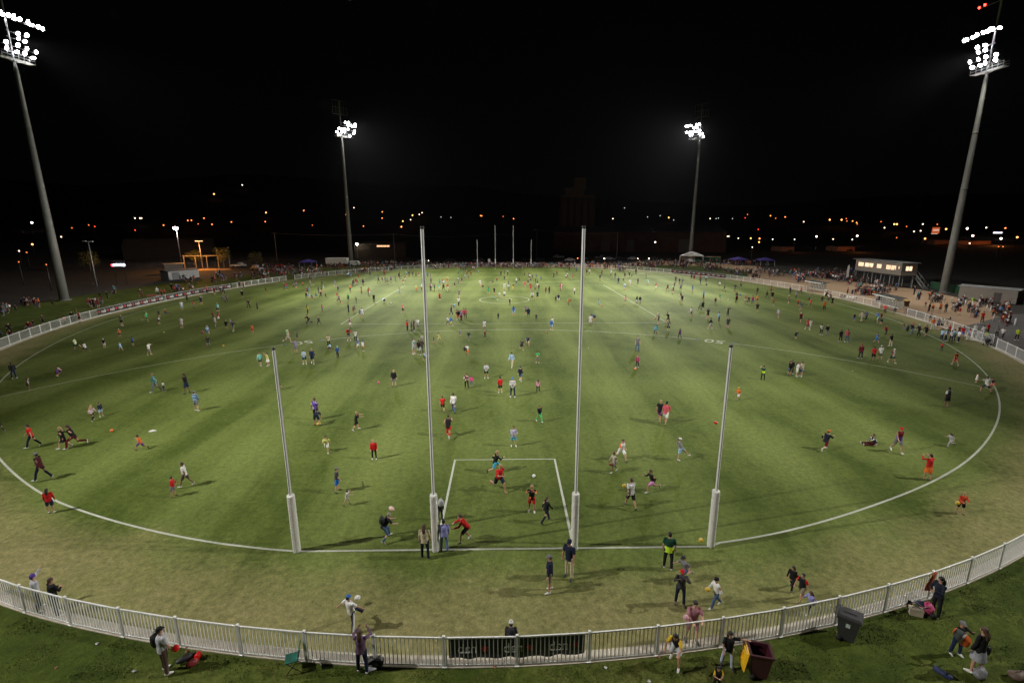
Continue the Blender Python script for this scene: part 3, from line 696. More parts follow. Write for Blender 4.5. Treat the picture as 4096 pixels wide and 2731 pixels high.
# ---------------------------------------------------------------- poles, wires, lamps
def upole(x, y, h, label, lit=None, arm=True, m_=None):
    r = empty('utility_pole' if arm else 'lamp_post', (x, y, 0), 0, label, 'pole' if arm else 'lamp post')
    MB().tube([(0,0,0),(0,0,h)], [.17,.11], 8).build('pole', m_ or mat('timber_grey', (.12,.11,.1), .9), r)
    if arm: MB().box((0, 0, h - .35), (2.2, .12, .14)).build('cross_arm', mat('timber_grey', (.12,.11,.1), .9), r)
    return r
poles = [(-45, 185.7, 11.6, 'power pole between the far left light tower and the goal post'), (-3.2, 196, 11.4, 'power pole between the far goal posts'), (48.4, 194.1, 11.8, 'power pole behind the parked cars'), (14, 196, 13, 'faint power pole right of the far posts'), (-95, 190, 12, 'faint power pole above the left tents')]
for x, y, h, l in poles: upole(x, y, h, l)
WIRE = mat('wire', (.3, .3, .3), .6)
for k, (a, b, l) in enumerate(((4, 0, 'leftmost'), (0, 1, 'second from left'), (1, 3, 'third from left'), (3, 2, 'fourth from left'))):
    A, B = poles[a], poles[b]; pts = []
    for i in range(13):
        t = i / 12; pts.append((A[0] + (B[0]-A[0])*t, A[1] + (B[1]-A[1])*t, (A[2]-.3) + (B[2]-A[2])*t - 4 * (1.1 if k else .6) * t * (1-t)))
    tag(MB().tube(pts, .03, 4).build('power_line', WIRE), '%s span of the sagging power line behind the far goals' % l, 'power line', 'power line spans')
lp = upole(-102.5, 105.4, 11, 'tall unlit slim lamp post on the left bank', arm=False, m_=STEEL); bxs('lamp_head', (.6, 0, 11), (1.0, .4, .2), WHITE, lp); bxs('lamp_head', (-.9, 0, 11.1), (.8, .3, .16), WHITE, lp)
lp = upole(-131, 184, 13.6, 'lit lamp post with glaring white light above the left playground', arm=False, m_=STEEL)
MB().ell((0, -.4, 13.8), (1.0, .8, .62), 12, 8).build('lamp_head', lampmat('glare_lamp', (1, .86, .84), 40.), lp)
def point(loc, c, e, par, r_=.3):
    ld = bpy.data.lights.new('lamp_light', 'POINT'); ld.energy = e; ld.color = c; ld.shadow_soft_size = r_; o = bpy.data.objects.new('lamp_light', ld); col.objects.link(o); o.parent = par; o.location = loc
point((0, -1.6, 13.2), (1, .8, .7), 1400, lp)
lp = upole(-103.5, 152, 9.6, 'short lit lamp post with four heads beside the orange playground', arm=False, m_=CONC)
for k in range(4): bxs('lamp_head', (-1 + .66*k, 0, 9.7), (.4, .3, .2), lampmat('amber_head', (1, .55, .25), 2.2), lp)
point((-3, -1, 8.2), (1, .40, .09), 9000, lp, .6)
sheet('lit_court', [(-114, 150), (-98, 150), (-94, 153), (-98, 158), (-116, 158)], -.03, SAND, 'amber lit playground floor beyond the left bank')
pf = empty('playground_frame', (-112, 156, 0), .2, 'pale timber playground frame in amber light', 'playground frame')
for k in range(5): bxs('post', (k * 3.6, 0, 2.2), (.22, .22, 4.4), TANW, pf)
bxs('beam', (7.2, 0, 4.5), (15, .25, .25), TANW, pf)
lg = mat('tree_leaves', (.11, .11, .03), .8, 0, .4, 1.5)
def tree(x, y, h, rr, label, n=900):
    r = empty('tree', (x, y, 0), random.random() * 6, label, 'tree', 'trees beyond the left bank'); mb = MB()
    mb.tube([(0,0,0),(.1,.05,h*.3),(.05,0,h*.55)], [.22,.16,.1], 7)
    for k in range(5): a = k * 1.3; mb.tube([(.05,0,h*.35+k*.2),(math.cos(a)*rr*.6, math.sin(a)*rr*.6, h*.6+.1*k)], [.09,.03], 5)
    mb.build('trunk', mat('bark', (.12,.09,.07), .9), r); mb = MB(); rs = random.Random(int(x))
    cl = [(rs.uniform(-1,1)*rr*.6, rs.uniform(-1,1)*rr*.6, h*.6 + rs.uniform(-1,1)*h*.22, rs.uniform(.3,.5)*rr) for _ in range(9)]
    for i in range(n):
        c = cl[i % 9]; v = Vector((rs.gauss(0,1), rs.gauss(0,1), rs.gauss(0,1))).normalized() * c[3] * rs.random() ** .4; p = Vector(c[:3]) + v; s = rs.uniform(.12,.26)
        u = Vector((rs.gauss(0,1), rs.gauss(0,1), rs.gauss(0,1))).normalized() * s; w_ = u.orthogonal().normalized() * s * .6
        mb.add([p - u, p - w_, p + u, p + w_], [(0,1,2,3)])
    mb.build('crown', lg, r)
tree(-113, 163, 6.6, 3.2, 'left amber lit tree behind the playground frame'); tree(-99.5, 158, 7.8, 3.4, 'taller amber lit tree beside the short lamp post'); tree(-93, 168, 5.5, 3, 'dark bushy tree right of the amber lit trees', 700); tree(-140, 150, 7, 4, 'dark tree left of the small block shed', 700)
# signs and lit walls
SR = lampmat('sign_red', (1, .05, .08), 5.); SW = lampmat('sign_white', (.75, .85, 1), 6.)
sg = empty('lit_sign', (0, 0, 0), 0, 'glowing red and white sign board beyond the left bank', 'sign')
p = at_y(*px('R', 1082, 866), 108); sg.location = (p.x, p.y, 0)
MB().ell((-1.45, 0, p.z - .03), (.3, .08, .34), 12, 8).build('round_logo', SR, sg)
mb = MB()
for k_, (w_, h_) in enumerate(((.24, .3), (.16, .24), (.24, .36), (.2, .24), (.26, .3), (.2, .36), (.28, .28), (.3, .36))): mb.ell((-1.0 + k_ * .36, 0, p.z + .03 * (k_ % 3)), (w_, .06, h_), 8, 6)
mb.build('lettering', SW, sg)
bxs('backing', (.1, .14, p.z), (3.6, .1, .9), BLACKP, sg); bxs('post', (-1.3, .3, p.z/2), (.12, .12, p.z), DARKM, sg); bxs('post', (1.3, .3, p.z/2), (.12, .12, p.z), DARKM, sg); bxs('header', (.1, .2, p.z + .9), (3.2, .1, .5), DKW, sg)
sg = empty('billboard', (0, 0, 0), 0, 'orange lit square billboard high over the right fence', 'billboard')
p = at_y(*px('U', 1541, 548), 330); sg.location = (p.x, p.y, 0)
bxs('board', (0, 0, p.z), (5.2, .3, 4.2), lampmat('billboard_orange', (1, .17, .04), .42), sg); t = text_mesh('OWS', 1.9, .05); o = link('lettering', t, lampmat('billboard_white', (1, .75, .6), .8), sg, (-.1, -.22, p.z + .1)); o.rotation_euler = (R(90), 0, 0)
bxs('ledge', (-.8, -.2, p.z - 2.3), (4.4, .3, .3), lampmat('billboard_white', (1, .75, .6), .8), sg)
for x in (-1.6, 1.6): bxs('leg', (x, .3, p.z/2 - 1), (.3, .3, p.z - 2), DARKM, sg)
sg = empty('shop_sign', (0, 0, 0), 0, 'long white glowing shop sign at the right edge', 'sign')
p = at_y(*px('U', 2110, 569), 330); sg.location = (p.x, p.y, 0); bxs('light_box', (0, 0, p.z), (6.2, .4, 1.15), lampmat('sign_white_box', (.9, .85, 1), 1.6), sg); bxs('divider', (.4, -.25, p.z + .2), (.15, .1, .7), DARKM, sg); bxs('post', (0, .6, p.z/2), (.5, .5, p.z - 2), DARKM, sg)
BR = mat('brick_orange', (.36, .17, .10), .85, 0, .15, .3)
for (x0, x1, y0, y1, yy, lab, e) in ((1830, 2050, 645, 720, 300, 'amber lit flat shop front at the right edge', 900), (1515, 1690, 640, 725, 310, 'dim amber wall behind the right light tower', 260), (905, 1050, 562, 582, 480, 'amber lit low roof far beyond the media box', 500), (630, 795, 730, 768, 260, 'dim amber wall above the media box', 420), (110, 240, 725, 768, 260, 'dim wall behind the parked cars at right', 130)):
    A = at_y(*px('U', x0, y1), yy); B = at_y(*px('U', x1, y0), yy)
    r = shed((A.x, yy), (B.x, yy), max(2.5, B.z), 10, BR, lab, .3, [((B.x-A.x)*.55, (B.x-A.x)*.9, max(2., B.z) * .5, 'shop_window', DKW)], 'shop', 'shop_building')
    point(((B.x - A.x) * .6, -9, max(3, B.z) * 1.1), (1, .30, .06), e, r, .4)
p = at_y(*px('S', 1170, 693), 215)
r = shed((p.x - 14, 216), (p.x + 10, 216), p.z + 1.2, 12, DKW, 'dark building with one strip of lit windows left of the goal post', .8, None, 'building', 'office_building')
for k in range(4): bxs('window', (11.4 + k * 1.5, -.04, p.z), (1.35, .06, .75), lampmat('window_warm', (1, .5, .25), 1.5 if k != 1 else 1.5), r)
p = at_y(*px('S', 927, 674), 213); r = empty('flood_lamp', (p.x, p.y, 0), 0, 'glaring yellow white lamp right of the far left light tower', 'lamp'); MB().tube([(0,0,0),(0,0,p.z)], .12, 6).build('pole', STEEL, r); MB().ell((0, 0, p.z), (.55, .4, .5), 10, 8).build('lamp_head', lampmat('yellow_lamp', (1, .9, .6), 30.), r)

# town lights on the hills: each a street lamp (pole, lamp head)
DOTS = {'R': '2225,132w 1965,215O 1240,436w 1285,436w 1300,436w 292,477W 870,513r 1502,501o 1725,457o 1758,456o 1873,436o 1820,489d 1947,493o 2125,471o 1241,546r 562,607w 297,676O 175,736w 1893,657O 245,750d 425,862d 660,525d 815,500d 172,837d',
 'S': '92,385O 85,468o 437,367o 517,500d 827,404o 899,340w 987,509o 1160,378o 1158,436o 1349,464O 1335,515O 1437,410O 1420,450w 1499,402w 1525,386w 1699,426v 2063,413o 2073,415o 2270,420d 1790,430v',
 'T': '14,441o 1033,342v 927,440w 1440,431O 1485,453v 1361,413v 1245,425v 1537,532r 1632,520w 1309,600w 1376,594w 1436,600w 1447,600w 1609,596w 1620,600w 1800,603w 1812,603w 1979,603w 1991,603w 2078,620w 2193,620O 2273,623O 2269,656O 2207,702w 1315,656W 1820,440w 1895,436v 1875,440v 2142,433r 2025,440v 2261,539r 2163,402d',
 'U': '23,414o 70,437d 158,425o 328,469w 567,451O 676,451O 719,440d 725,463d 777,463o 814,477o 820,490d 1038,468d 1070,524w 1160,491O 1184,491O 1273,512d 1341,558w 1402,552w 1422,491w 1555,493d 1636,536O 1830,531W 2005,523w 2180,527o 1881,597W 1852,667w 2140,623W 2289,611O 1442,624O 820,598W 774,632w 599,628w 446,604W 244,631w 43,629w 2118,697d 2158,697d 1182,615d'}
KIND = dict(O=((1, .38, .10), 5., 1.35, 'bright amber'), o=((1, .27, .06), 3.6, 1.1, 'amber'), d=((1, .22, .05), 1.8, .9, 'dim amber'), r=((1, .06, .02), 3., .9, 'red'), w=((1, .72, .5), 4.5, 1.0, 'white'), W=((1, .75, .6), 9., 1.5, 'bright white'), v=((.7, .85, .8), 1.2, .9, 'faint white'))
ZN = {'R': 'over the left bank', 'S': 'over the left half of the far end', 'T': 'over the right half of the far end', 'U': 'over the media box side'}
LM = {}; PM = MB().tube([(0,0,-7),(0,0,-.2)], [.14,.1], 5).mesh('pole'); PM.materials.append(DARKM); groups_ = {}
for z, s in DOTS.items():
    for q in s.split():
        k = q[-1]; x, y = map(float, q[:-1].split(',')); X, Y = px(z, x, y); d = ray(X, Y); d = d / math.hypot(d.x, d.y); hit = None
        for D in np.arange(330, 1000, 8):
            p = CAM + d * D
            if p.z - 7 <= hill(p.x, p.y) + .1 and p.z > 3: hit = p; break
            if p.z < 3.5: hit = CAM + d * max(230, (D - 8)); break
        if hit is None: hit = CAM + d * 900
        if hit.z < 5: 
            D = (CAM.z - 6) / -d.z if d.z < 0 else 600; hit = CAM + d * min(D, 900)
        c, st, sz, nm = KIND[k]; D = (hit - CAM).length; r_ = sz * 1.75 / FPX * D
        r = empty('street_lamp', hit, 0, None, 'street lamp', 'street lamps of the town'); groups_.setdefault((z, nm), []).append((X, r))
        if k not in LM:
            me = MB().ell((0,0,0), (1,1,1), 8, 6).mesh('lamp_head'); me.materials.append(lampmat('town_' + nm.replace(' ', '_'), c, st)); LM[k] = me
        o = link('lamp_head', LM[k], None, r); o.scale = (r_,) * 3; o = link('pole', PM, None, r); gz = hit.z - hill(hit.x, hit.y); o.scale = (1, 1, max(1, gz / 7))
        o = r
NUM = 'first second third fourth fifth sixth seventh eighth ninth tenth eleventh twelfth thirteenth fourteenth fifteenth sixteenth seventeenth eighteenth nineteenth twentieth'.split()
for (z, nm), L in groups_.items():
    L.sort(key=lambda q: q[0])
    for i, (X, r) in enumerate(L):
        pos = 'only' if len(L) == 1 else 'leftmost' if i == 0 else 'rightmost' if i == len(L) - 1 else NUM[i] + ' from left'
        r['label'] = ('%s %s street lamp %s' % (pos, nm, ZN[z])).strip()

# ---------------------------------------------------------------- cars on the far road
CARC = dict(white=(.6,.6,.6), silver=(.3,.31,.32), dark=(.03,.03,.035), grey=(.14,.14,.15), red=(.25,.02,.02))
def car(x, y, rz, c, label, kind='hatch', lights=None):
    r = empty('parked_car', (x, y, 0), rz, label, 'car', 'cars parked behind the far end'); m_ = mat('car_' + c, CARC[c], .3, .2, 0)
    prof = [(-2.1,.35),(-2.15,.75),(-1.75,.95),(-1.35,1.0),(-.7,1.42),(.7,1.45),(1.35,1.0),(2.0,.85),(2.15,.55),(2.1,.35)] if kind == 'hatch' else [(-2.4,.45),(-2.4,1.0),(-.3,1.02),(-.1,1.05),(.1,1.7),(1.2,1.72),(1.75,1.1),(2.4,1.0),(2.5,.5),(2.4,.45)]
    mb = MB(); n = len(prof)
    for s, yy in enumerate((-.82, .82)):
        for (a, b) in prof: mb.v.append((a, yy * (.86 if b > 1.3 else 1), b))
    mb.f += [list(range(n)), list(range(2*n-1, n-1, -1))] + [[i, n+i, n+(i+1) % n, (i+1) % n] for i in range(n)]; mb.mi += [0]*(n+2); mb.sm += [False]*(n+2); mb.build('body', m_, r)
    z = 1.2 if kind == 'hatch' else 1.4
    for s in (-1, 1): MB().box((.0 if kind == 'hatch' else .6, s*.76, z), (1.5 if kind == 'hatch' else .9, .05, .26)).build('side_window', GLASS, r)
    for wx in (-1.35, 1.35):
        for s in (-1, 1): MB().tube([(wx, s*.72, .33), (wx, s*.88, .33)], .33, 12).build('wheel', RUBBER, r)
    if lights:
        nm, cc, sx, st = lights
        for s in (-1, 1): MB().ell((sx*2.13, s*.6, .7), (.14, .2, .14), 8, 6).build(nm, lampmat(nm + '_glow', cc, st), r)
car(24.6, 206, R(180), 'white', 'white utility truck parked farthest back, left of the others', 'ute'); car(27.2, 186.4, R(172), 'white', 'white hatchback parked left of the right goal post')
car(34, 196, R(176), 'grey', 'dark grey car half hidden by the right goal post', lights=('tail_light', (1, .2, .05), 1, 9.)); car(45, 193.3, R(4), 'silver', 'silver car with lit headlight left of the power pole', lights=('headlight', (1, .8, .6), -1, 14.))
car(49.5, 193, R(178), 'dark', 'dark car behind the power pole'); car(55, 193, R(-6), 'silver', 'silver hatchback right of the power pole', lights=('headlight', (1, .7, .45), 1, 8.)); car(43, 202, R(5), 'grey', 'grey utility truck in the back row', 'ute')
car(64, 192, R(170), 'dark', 'dark car left of the marquee', lights=('headlight', (1, .7, .5), 1, 10.)); car(9, 188, 0, 'dark', 'dark car right of the far posts'); car(15, 188.5, R(180), 'dark', 'second dark car right of the far posts')
car(-33, 183, R(10), 'silver', 'silver car behind the fence left of the goal post', lights=('headlight', (1, .95, .9), 1, 9.)); car(-10.5, 185, 0, 'grey', 'grey car left of the far posts', 'ute'); car(-22, 184, R(4), 'dark', 'dark car between the goal post and silver car')
car(-84, 150, R(150), 'silver', 'silver car parked behind the left bank', 'ute'); car(-80, 158, R(-10), 'red', 'red car under the amber light behind the left bank')
car(103, 96, R(80), 'dark', 'dark van behind the media box', 'ute'); car(-97, 163, R(10), 'white', 'white utility truck in amber light beside the trees', 'ute', lights=('tail_light', (1, .2, .05), -1, 9.))
sb = empty('safety_sign', (-5.6, 165, 0), 0, 'small white sign board behind the far fence, left of the far goals', 'sign'); bxs('post', (0, 0, .8), (.08, .08, 1.6), STEEL, sb); bxs('board', (0, 0, 2.0), (.9, .05, 1.1), WHITE, sb)
# bollards
BPTS = [(1622,1198),(1685,1212),(1745,1226),(1808,1240),(1920,1262),(2003,1288),(2040,1298),(2075,1322),(2068,1382),(2265,1420)]
for i, (x, y) in enumerate(BPTS):
    p = g('U', x, y); b = MB().tube([(0,0,0),(0,0,1.05),(0,0,1.1)], [.085,.085,.05], 10).build('bollard', WHITE, None, p)
    tag(b, '%s white bollard in the row at the edge of the right dirt' % (['leftmost'] + [NUM[k] + ' from left' for k in range(1, 9)] + ['rightmost'])[i], 'bollard', 'white bollards')
# folding chairs by the right fence
def chair(loc, rz, m_, label, group=None, sc_=1.):
    r = empty('folding_chair', loc, rz, label, 'chair', group); r.scale = (sc_,)*3
    MB().box((0, 0, .45), (.42, .42, .035)).build('seat', m_, r)
    MB().box((-.25, 0, .76), (.03, .42, .26), mat=Matrix.Rotation(R(-14), 3, 'Y')).build('backrest', m_, r)
    for s in (-1, 1):
        MB().tube([(.2, s*.21, 0), (-.2, s*.21, .5), (-.3, s*.21, .88)], .014, 6).build('leg', DARKM, r); MB().tube([(-.24, s*.19, 0), (.18, s*.19, .45)], .014, 6).build('leg', DARKM, r)
ORD = ['leftmost', 'second', 'third', 'fourth', 'fifth', 'sixth', 'seventh', 'eighth', 'ninth', 'rightmost']
for k in range(10):
    p = g('U', 1236 + k * 19, 1322 + k * 5.6); chair(p + Vector((.9, .55, 0)), R(205), BLACKP, '%s black folding chair in the row behind the right fence' % ORD[k], 'black folding chairs')
for k in range(6):
    p = g('U', 650 + k * 26, 1180 + k * 5); chair(p + Vector((.5, .3, 0)), R(200), WHITE if 1 < k < 5 else BLACKP, '%s folding chair in the short row beyond the near shelter' % (['leftmost', 'second', 'third', 'fourth', 'fifth', 'rightmost'][k] + (' white' if 1 < k < 5 else ' black')), 'short row of folding chairs')
chair((-7.2, -6.25, 0), R(198), mat('green_plastic', (.01, .11, .08), .45), 'green folding chair alone on the near lawn against the fence')
PEOPLE = [
(15.7,-6.8,1.82,110,'stand','bk','L','lgg','k','Lb',"person in long pale dress, holding the end of an orange flag"),
(-11.4,-6.3,1.82,60,'stand','lgy','S','br','t','cbk',"person in black cap with a backpack and a red balloon"),
(6.7,-5.4,1.80,270,'hold','dpk','S','dpk','s','d',"person in pink shirt, stepping up to the white fence"),
(-4.8,-6.4,1.71,90,'up','plumd','L','dnv','t','Lb',"person in purple jumper, photographing over the fence"),
(2.7,-2.0,1.89,230,'stand','bnv','S','cr','t','cbw',"person in blue and white cap before the right goal post"),
(16.5,-4.3,1.72,190,'fold','dnvg','L','bk','t','Ld',"person in dark coat beside the pram at the fence"),
(1.8,-2.8,1.76,185,'stand','bnv','L','kh','s','cgy',"person in grey cap and khaki shorts, outside the goal line"),
(7.5,-6.5,1.51,260,'reach','bk','S','lgb','t','Ld',"person in black top and pale grey trousers, with dark curls, reaching for the maroon bin"),
(7.1,-1.5,1.84,75,'stand','vest','S','bk','t','d',"person in green and yellow safety vest by the goal line"),
(-5.7,-4.7,1.61,60,'kick','wh','S','nvs','t','cbl',"person in bright blue cap, kicking a ball inside the fence"),
(-17.3,-3.7,1.67,60,'fold','bk','L','bk','t','b',"person in black, behind the fence at left, right of the purple hat"),
(-18.2,-3.4,1.62,60,'hand','lgy','L','bk','t','Bpu',"person in purple hat, behind the fence at left"),
(6.9,-3.6,1.63,250,'up','dg','L','dnv','t','crd',"person in red cap, arms raised to the face, legs apart"),
(5.9,-6.2,1.44,230,'lunge','byel','S','lgy','s','Ld',"person in black and yellow top, stooping over the lawn in black and yellow jersey"),
(-3.6,-0.6,1.75,85,'stand','cr','L','dnv','t','lb',"person in cream cardigan, left of the left goal post"),
(0.2,-5.8,1.42,90,'stand','dg','L','bk','t','cwh',"child in white cap behind the black banner"),
(15.7,-6.1,1.41,270,'up','bk','L','nv','t','cgy',"child in grey cap, holding up a flag on the near lawn"),
(-2.8,-0.1,1.66,90,'stand','lav','L','jnl','t','d',"person in lavender hoodie, leaning close to the left goal post"),
(8.1,-3.8,1.40,190,'walk','wh','L','jn','t','crb',"child in white jacket and red peaked cap"),
(6.6,3.4,1.76,100,'walk','chk','S','bk','s','b',"person in checked shirt, holding a yellow ball"),
(-1.7,0.5,1.56,185,'lunge','rd','L','bk','s','b',"person in red hoodie, stooping right of the left goal post"),
(-27.5,6.8,1.83,200,'walk','checkrb','L','dnv','t','cgy',"person in grey cap just inside the left boundary line"),
(-0.2,5.0,1.73,300,'run','rd','S','dnv','s','y',"person in red top and dark navy shorts, barefoot in red shirt inside the goal square"),
(-5.8,0.6,1.46,30,'lunge','bkb','S','jn','t','gyh',"person in black top and denim trousers, crouching with a black backpack between the left posts"),
(11.7,-3.5,1.27,210,'walk','bkr','S','kh','s','d',"child in khaki shorts and sandals, leading a small child"),
(1.4,3.0,1.58,270,'up','bkor','S','rd','s','y',"person in black and orange top, both hands on the head, inside the goal square"),
(7.4,-2.3,1.26,190,'run','gy','S','jn','s','cdg',"child in grey top and denim shorts, running behind the person in red cap"),
(24.8,5.9,1.66,90,'up','rd','L','or','k','d',"person in red jumper, arms lifted, just inside the right boundary"),
(25.8,9.3,1.82,260,'walk','mrp','N','gy','s','crd',"person in purple and maroon singlet at right"),
(2.2,2.1,1.45,20,'walk','bk','L','dnv','t','b',"person in black jumper, holding a red cup inside the goal square"),
(-18.5,5.9,1.58,190,'walk','wh','S','kbr','s','b',"person in printed shirt, walking beside the small child in red"),
(6.8,-7.3,0.98,260,'fold','byel','S','bk','t','d',"child in black and yellow top, sitting lowest, cut by the bottom edge of the picture"),
(-9.4,5.2,1.53,20,'reach','dg','S','rbl','s','cgy',"person in grey cap, one arm flung out, left of the left goal post"),
(-23.8,3.4,1.43,110,'stand','rd','L','nv','s','Ld',"person in red top, with long dark hair, standing across the left boundary line"),
(11.7,-2.9,1.13,220,'walk','bk','L','bk','t','Ld',"child in black top, with long dark hair, ahead of a family on the dry grass"),
(-32.2,11.3,1.71,200,'walk','rd','S','dnv','t','d',"person in red top, leaning forward as they walk near the left edge"),
(-29.5,11.3,1.68,200,'run','bk','L','mr','t','lb',"person in black top and maroon trousers, running just behind the fair haired person at left"),
(12.2,14.6,1.84,60,'walk','lrd','S','wh','s','cbk',"person in pink red shirt and black cap, barefoot"),
(11.1,8.7,1.56,350,'kick','gy','L','lb','s','cwh',"child in grey jumper, one red shoe kicked out"),
(-14.6,15.9,1.85,270,'stand','puw','S','dnv','t','cbr',"person in tie dyed shirt behind a child bending down"),
(8.1,4.9,1.38,180,'run','bk','L','mlt','s','b',"child in black top and pink and blue shorts, running in pink and blue shorts"),
(-29.9,11.1,1.62,200,'walk','bk','L','bk','k','ly',"person in black top and black skirt, walking left ahead of a person in maroon trousers"),
(23.6,2.4,1.28,250,'hold','rdo','L','bk','s','y',"child in red top, holding a yellow ball outside the boundary"),
(11.9,15.1,1.78,60,'walk','bk','S','plum','s','y',"person in black top, barefoot in black shirt, left of a person in pink shirt"),
(7.5,8.6,1.51,290,'run','whor','S','wh','s','b',"child in white and orange jersey right of the goal"),
(11.7,-4.1,0.98,200,'run','lav','L','bk','t','lb',"child in lilac cardigan just behind the white fence"),
(-4.0,12.8,1.64,90,'run','bk','N','rd','t','b',"person in black singlet and red trousers, running away"),
(-0.4,7.4,1.42,20,'run','bk','L','cy','s','y',"child in black hoodie, running on the goal square line"),
(6.5,7.1,1.39,200,'walk','be','L','gy','s','b',"child in grey beige top, holding a dark red ball"),
(-28.5,22.3,1.96,180,'reach','bk','S','nv','s','d',"person in black top, pointing left with an outstretched arm near the left of the pitch"),
(-25.0,18.0,1.77,80,'stand','hooplb','L','gy','s','cgy',"person in blue hooped top and grey shorts, standing below the pointing person at left"),
(0.6,10.9,1.51,270,'fold','strwp','L','cy','s','b',"person in white and purple striped jersey between the goal posts"),
(-3.3,2.4,1.17,80,'stand','bk','L','dnv','t','d',"child in black top and dark navy trousers, half hidden behind the left goal post pad"),
(-8.4,9.2,1.40,270,'stand','rd','L','bk','t','y',"child in red top and black trousers, facing the camera left of the left goal post"),
(-18.4,4.9,1.24,0,'fold','rd','L','gy','s','d',"child in red top and grey shorts, arms folded beside a taller child in white shirt"),
(0.7,20.8,1.84,270,'fold','hoopgw','L','nv','t','cbl',"person in blue cap and grey hooped jersey, arms folded"),
(21.5,10.0,1.43,20,'run','dnvg','L','mr','s','cor',"child in orange cap, running on the right"),
(36.3,17.6,1.72,90,'stand','bkv','S','bk','s','cbk',"person in black vest with white sleeves near the right boundary"),
(-31.7,22.7,1.85,200,'walk','te','L','gyb','t','ckh',"person in teal top and grey trousers, striding beside a child who lies on the grass"),
(-4.1,17.4,1.66,90,'walk','wh','L','jn','t','d',"person in white jumper, walking away between the goal posts"),
(-10.8,13.9,1.47,20,'point','bk','S','bk','s','y',"child in black top, small and fair, arms held out, left of the left goal post"),
(2.7,15.0,1.41,300,'walk','bk','L','brg','t','b',"child in bright green trousers between the goal posts"),
(-10.3,23.9,1.69,270,'stand','bk','L','gy','s','y',"person in black top, with green backpack straps, facing the camera below centre left"),
(-11.8,10.2,1.21,280,'run','lye','S','wh','s','d',"child in pale yellow top and white shorts, running left of the left goal post"),
(42.7,20.9,1.58,90,'spread','wh','S','dg','s','cdg',"person in white top and dark grey shorts, arms spread wide astride the right boundary line"),
(-0.4,21.9,1.55,120,'stand','rd','L','bk','s','cbk',"person in red hoodie left of the tall hooped jersey"),
(-48.5,27.3,1.68,330,'stand','bk','L','nv','t','d',"person in black top and navy trousers, standing on the left end of the boundary line"),
(-8.4,3.8,0.96,0,'point','chk','S','be','s','b',"child in checked top and beige shorts, arms reaching right between the left posts"),
(-10.6,35.8,1.93,0,'stand','lgy','L','lgy','s','b',"person in grey hoodie, leftmost of the cluster behind the left goal post"),
(-5.0,17.5,1.38,90,'walk','rd','S','bk','s','b',"child in red top and black shorts, walking away beside a person in white jumper"),
(-20.8,31.7,1.79,290,'walk','nv','L','nv','s','y',"person in navy jumper, right of a person in pale blue singlet"),
(0.7,29.8,1.73,250,'walk','lb','L','cr','t','cnv',"person in navy cap and pale blue jacket with dark sleeves"),
(-3.5,23.2,1.52,270,'fold','mrw','L','bk','t','lb',"person in maroon cardigan beside a small child in pink"),
(-31.8,16.2,1.30,90,'walk','hoopwp','L','bk','t','ly',"child in pink and white hooped top, seen from behind, walking left of the near posts"),
(15.8,36.6,1.92,270,'stand','gy','S','jn','t','d',"person in grey shirt and jeans, standing alone right of the right goal post"),
(-9.9,35.4,1.87,90,'stand','bk','N','lgy','s','d',"person in black singlet with back turned, behind the left goal post"),
(-1.8,26.3,1.60,280,'fold','lgy','L','bk','s','b',"person in pale grey hoodie, centre of the pitch"),
(41.4,31.8,1.75,90,'stand','wh','S','ol','s','cwh',"person in white shirt and cap, third of four abreast"),
(29.3,26.2,1.58,200,'stand','be','L','jn','s','Lb',"person in beige top, rightmost of four standing together"),
(-24.6,10.9,1.10,180,'run','or','N','pu','s','d',"child in orange top and purple shorts, running left with a loose purple cloth"),
(1.5,25.1,1.53,250,'walk','bnv','L','jn','s','cnv',"person in navy jacket and cap, centre of the pitch"),
(41.9,30.5,1.69,270,'walk','whmr','S','dgr','s','cwh',"person in white cap and jersey, rightmost of four abreast"),
(-24.5,36.4,1.82,90,'stand','gp','S','gy','s','b',"person in grey purple top and grey shorts, standing just below the painted fifty at left"),
(-21.7,31.8,1.68,270,'fold','lb','N','nv','s','cdg',"person in pale blue singlet, walking beside a person in navy jumper"),
(40.5,31.6,1.69,90,'stand','rd','S','bk','s','d',"person in bright red shirt, second of four abreast"),
(39.8,32.6,1.72,90,'stand','mr','L','dnv','t','crd',"person in red cap and dark red jacket, first of four abreast"),
(28.9,26.2,1.52,340,'fold','wh','S','wh','s','Lb',"person in white, third of four standing together on the right"),
(28.4,26.6,1.51,300,'stand','bk','L','jn','s','Ld',"person in black top and denim shorts, leftmost of four standing together on the right"),
(-31.9,17.0,1.21,0,'stand','nvg','L','lb','s','d',"child in dark navy top, just behind the child in pink and white jumper"),
(25.0,25.2,1.45,90,'up','vest','S','bk','t','cbk',"person in safety vest, hands raised, right of the right behind post"),
(-26.1,31.0,1.57,280,'walk','aq','L','dgr','s','b',"person in aqua and white, walking left of the left behind post"),
(-37.0,14.1,1.10,180,'walk','bk','L','dg','t','d',"child in black top and dark grey trousers, cut by the left edge of the picture"),
(-9.8,36.7,1.72,90,'stand','dg','L','dg','t','b',"person in dark grey top, half hidden in the cluster behind the left goal post"),
(28.9,27.1,1.48,270,'stand','bk','L','bk','t','b',"person in black top and black trousers, rear of four standing together on the right"),
(-14.1,14.7,1.11,100,'bend','dnvg','S','nv','s','d',"person in dark navy top and navy shorts, bending to the ground over a yellow ball"),
(72.2,52.1,2.13,90,'stand','rd','S','br','t','b',"person in red, right of the blue shirt on the sand"),
(-25.4,31.2,1.53,200,'hand','lye','S','wh','k','Ld',"person in pale yellow top, shading the eyes, left of the left behind post"),
(19.8,19.4,1.24,200,'walk','or','S','wh','s','cye',"child in yellow hat right of the right behind post"),
(-20.3,42.9,1.82,280,'fold','bkr','L','gy','s','b',"person with red stripe on a dark jacket, on the fifty metre line"),
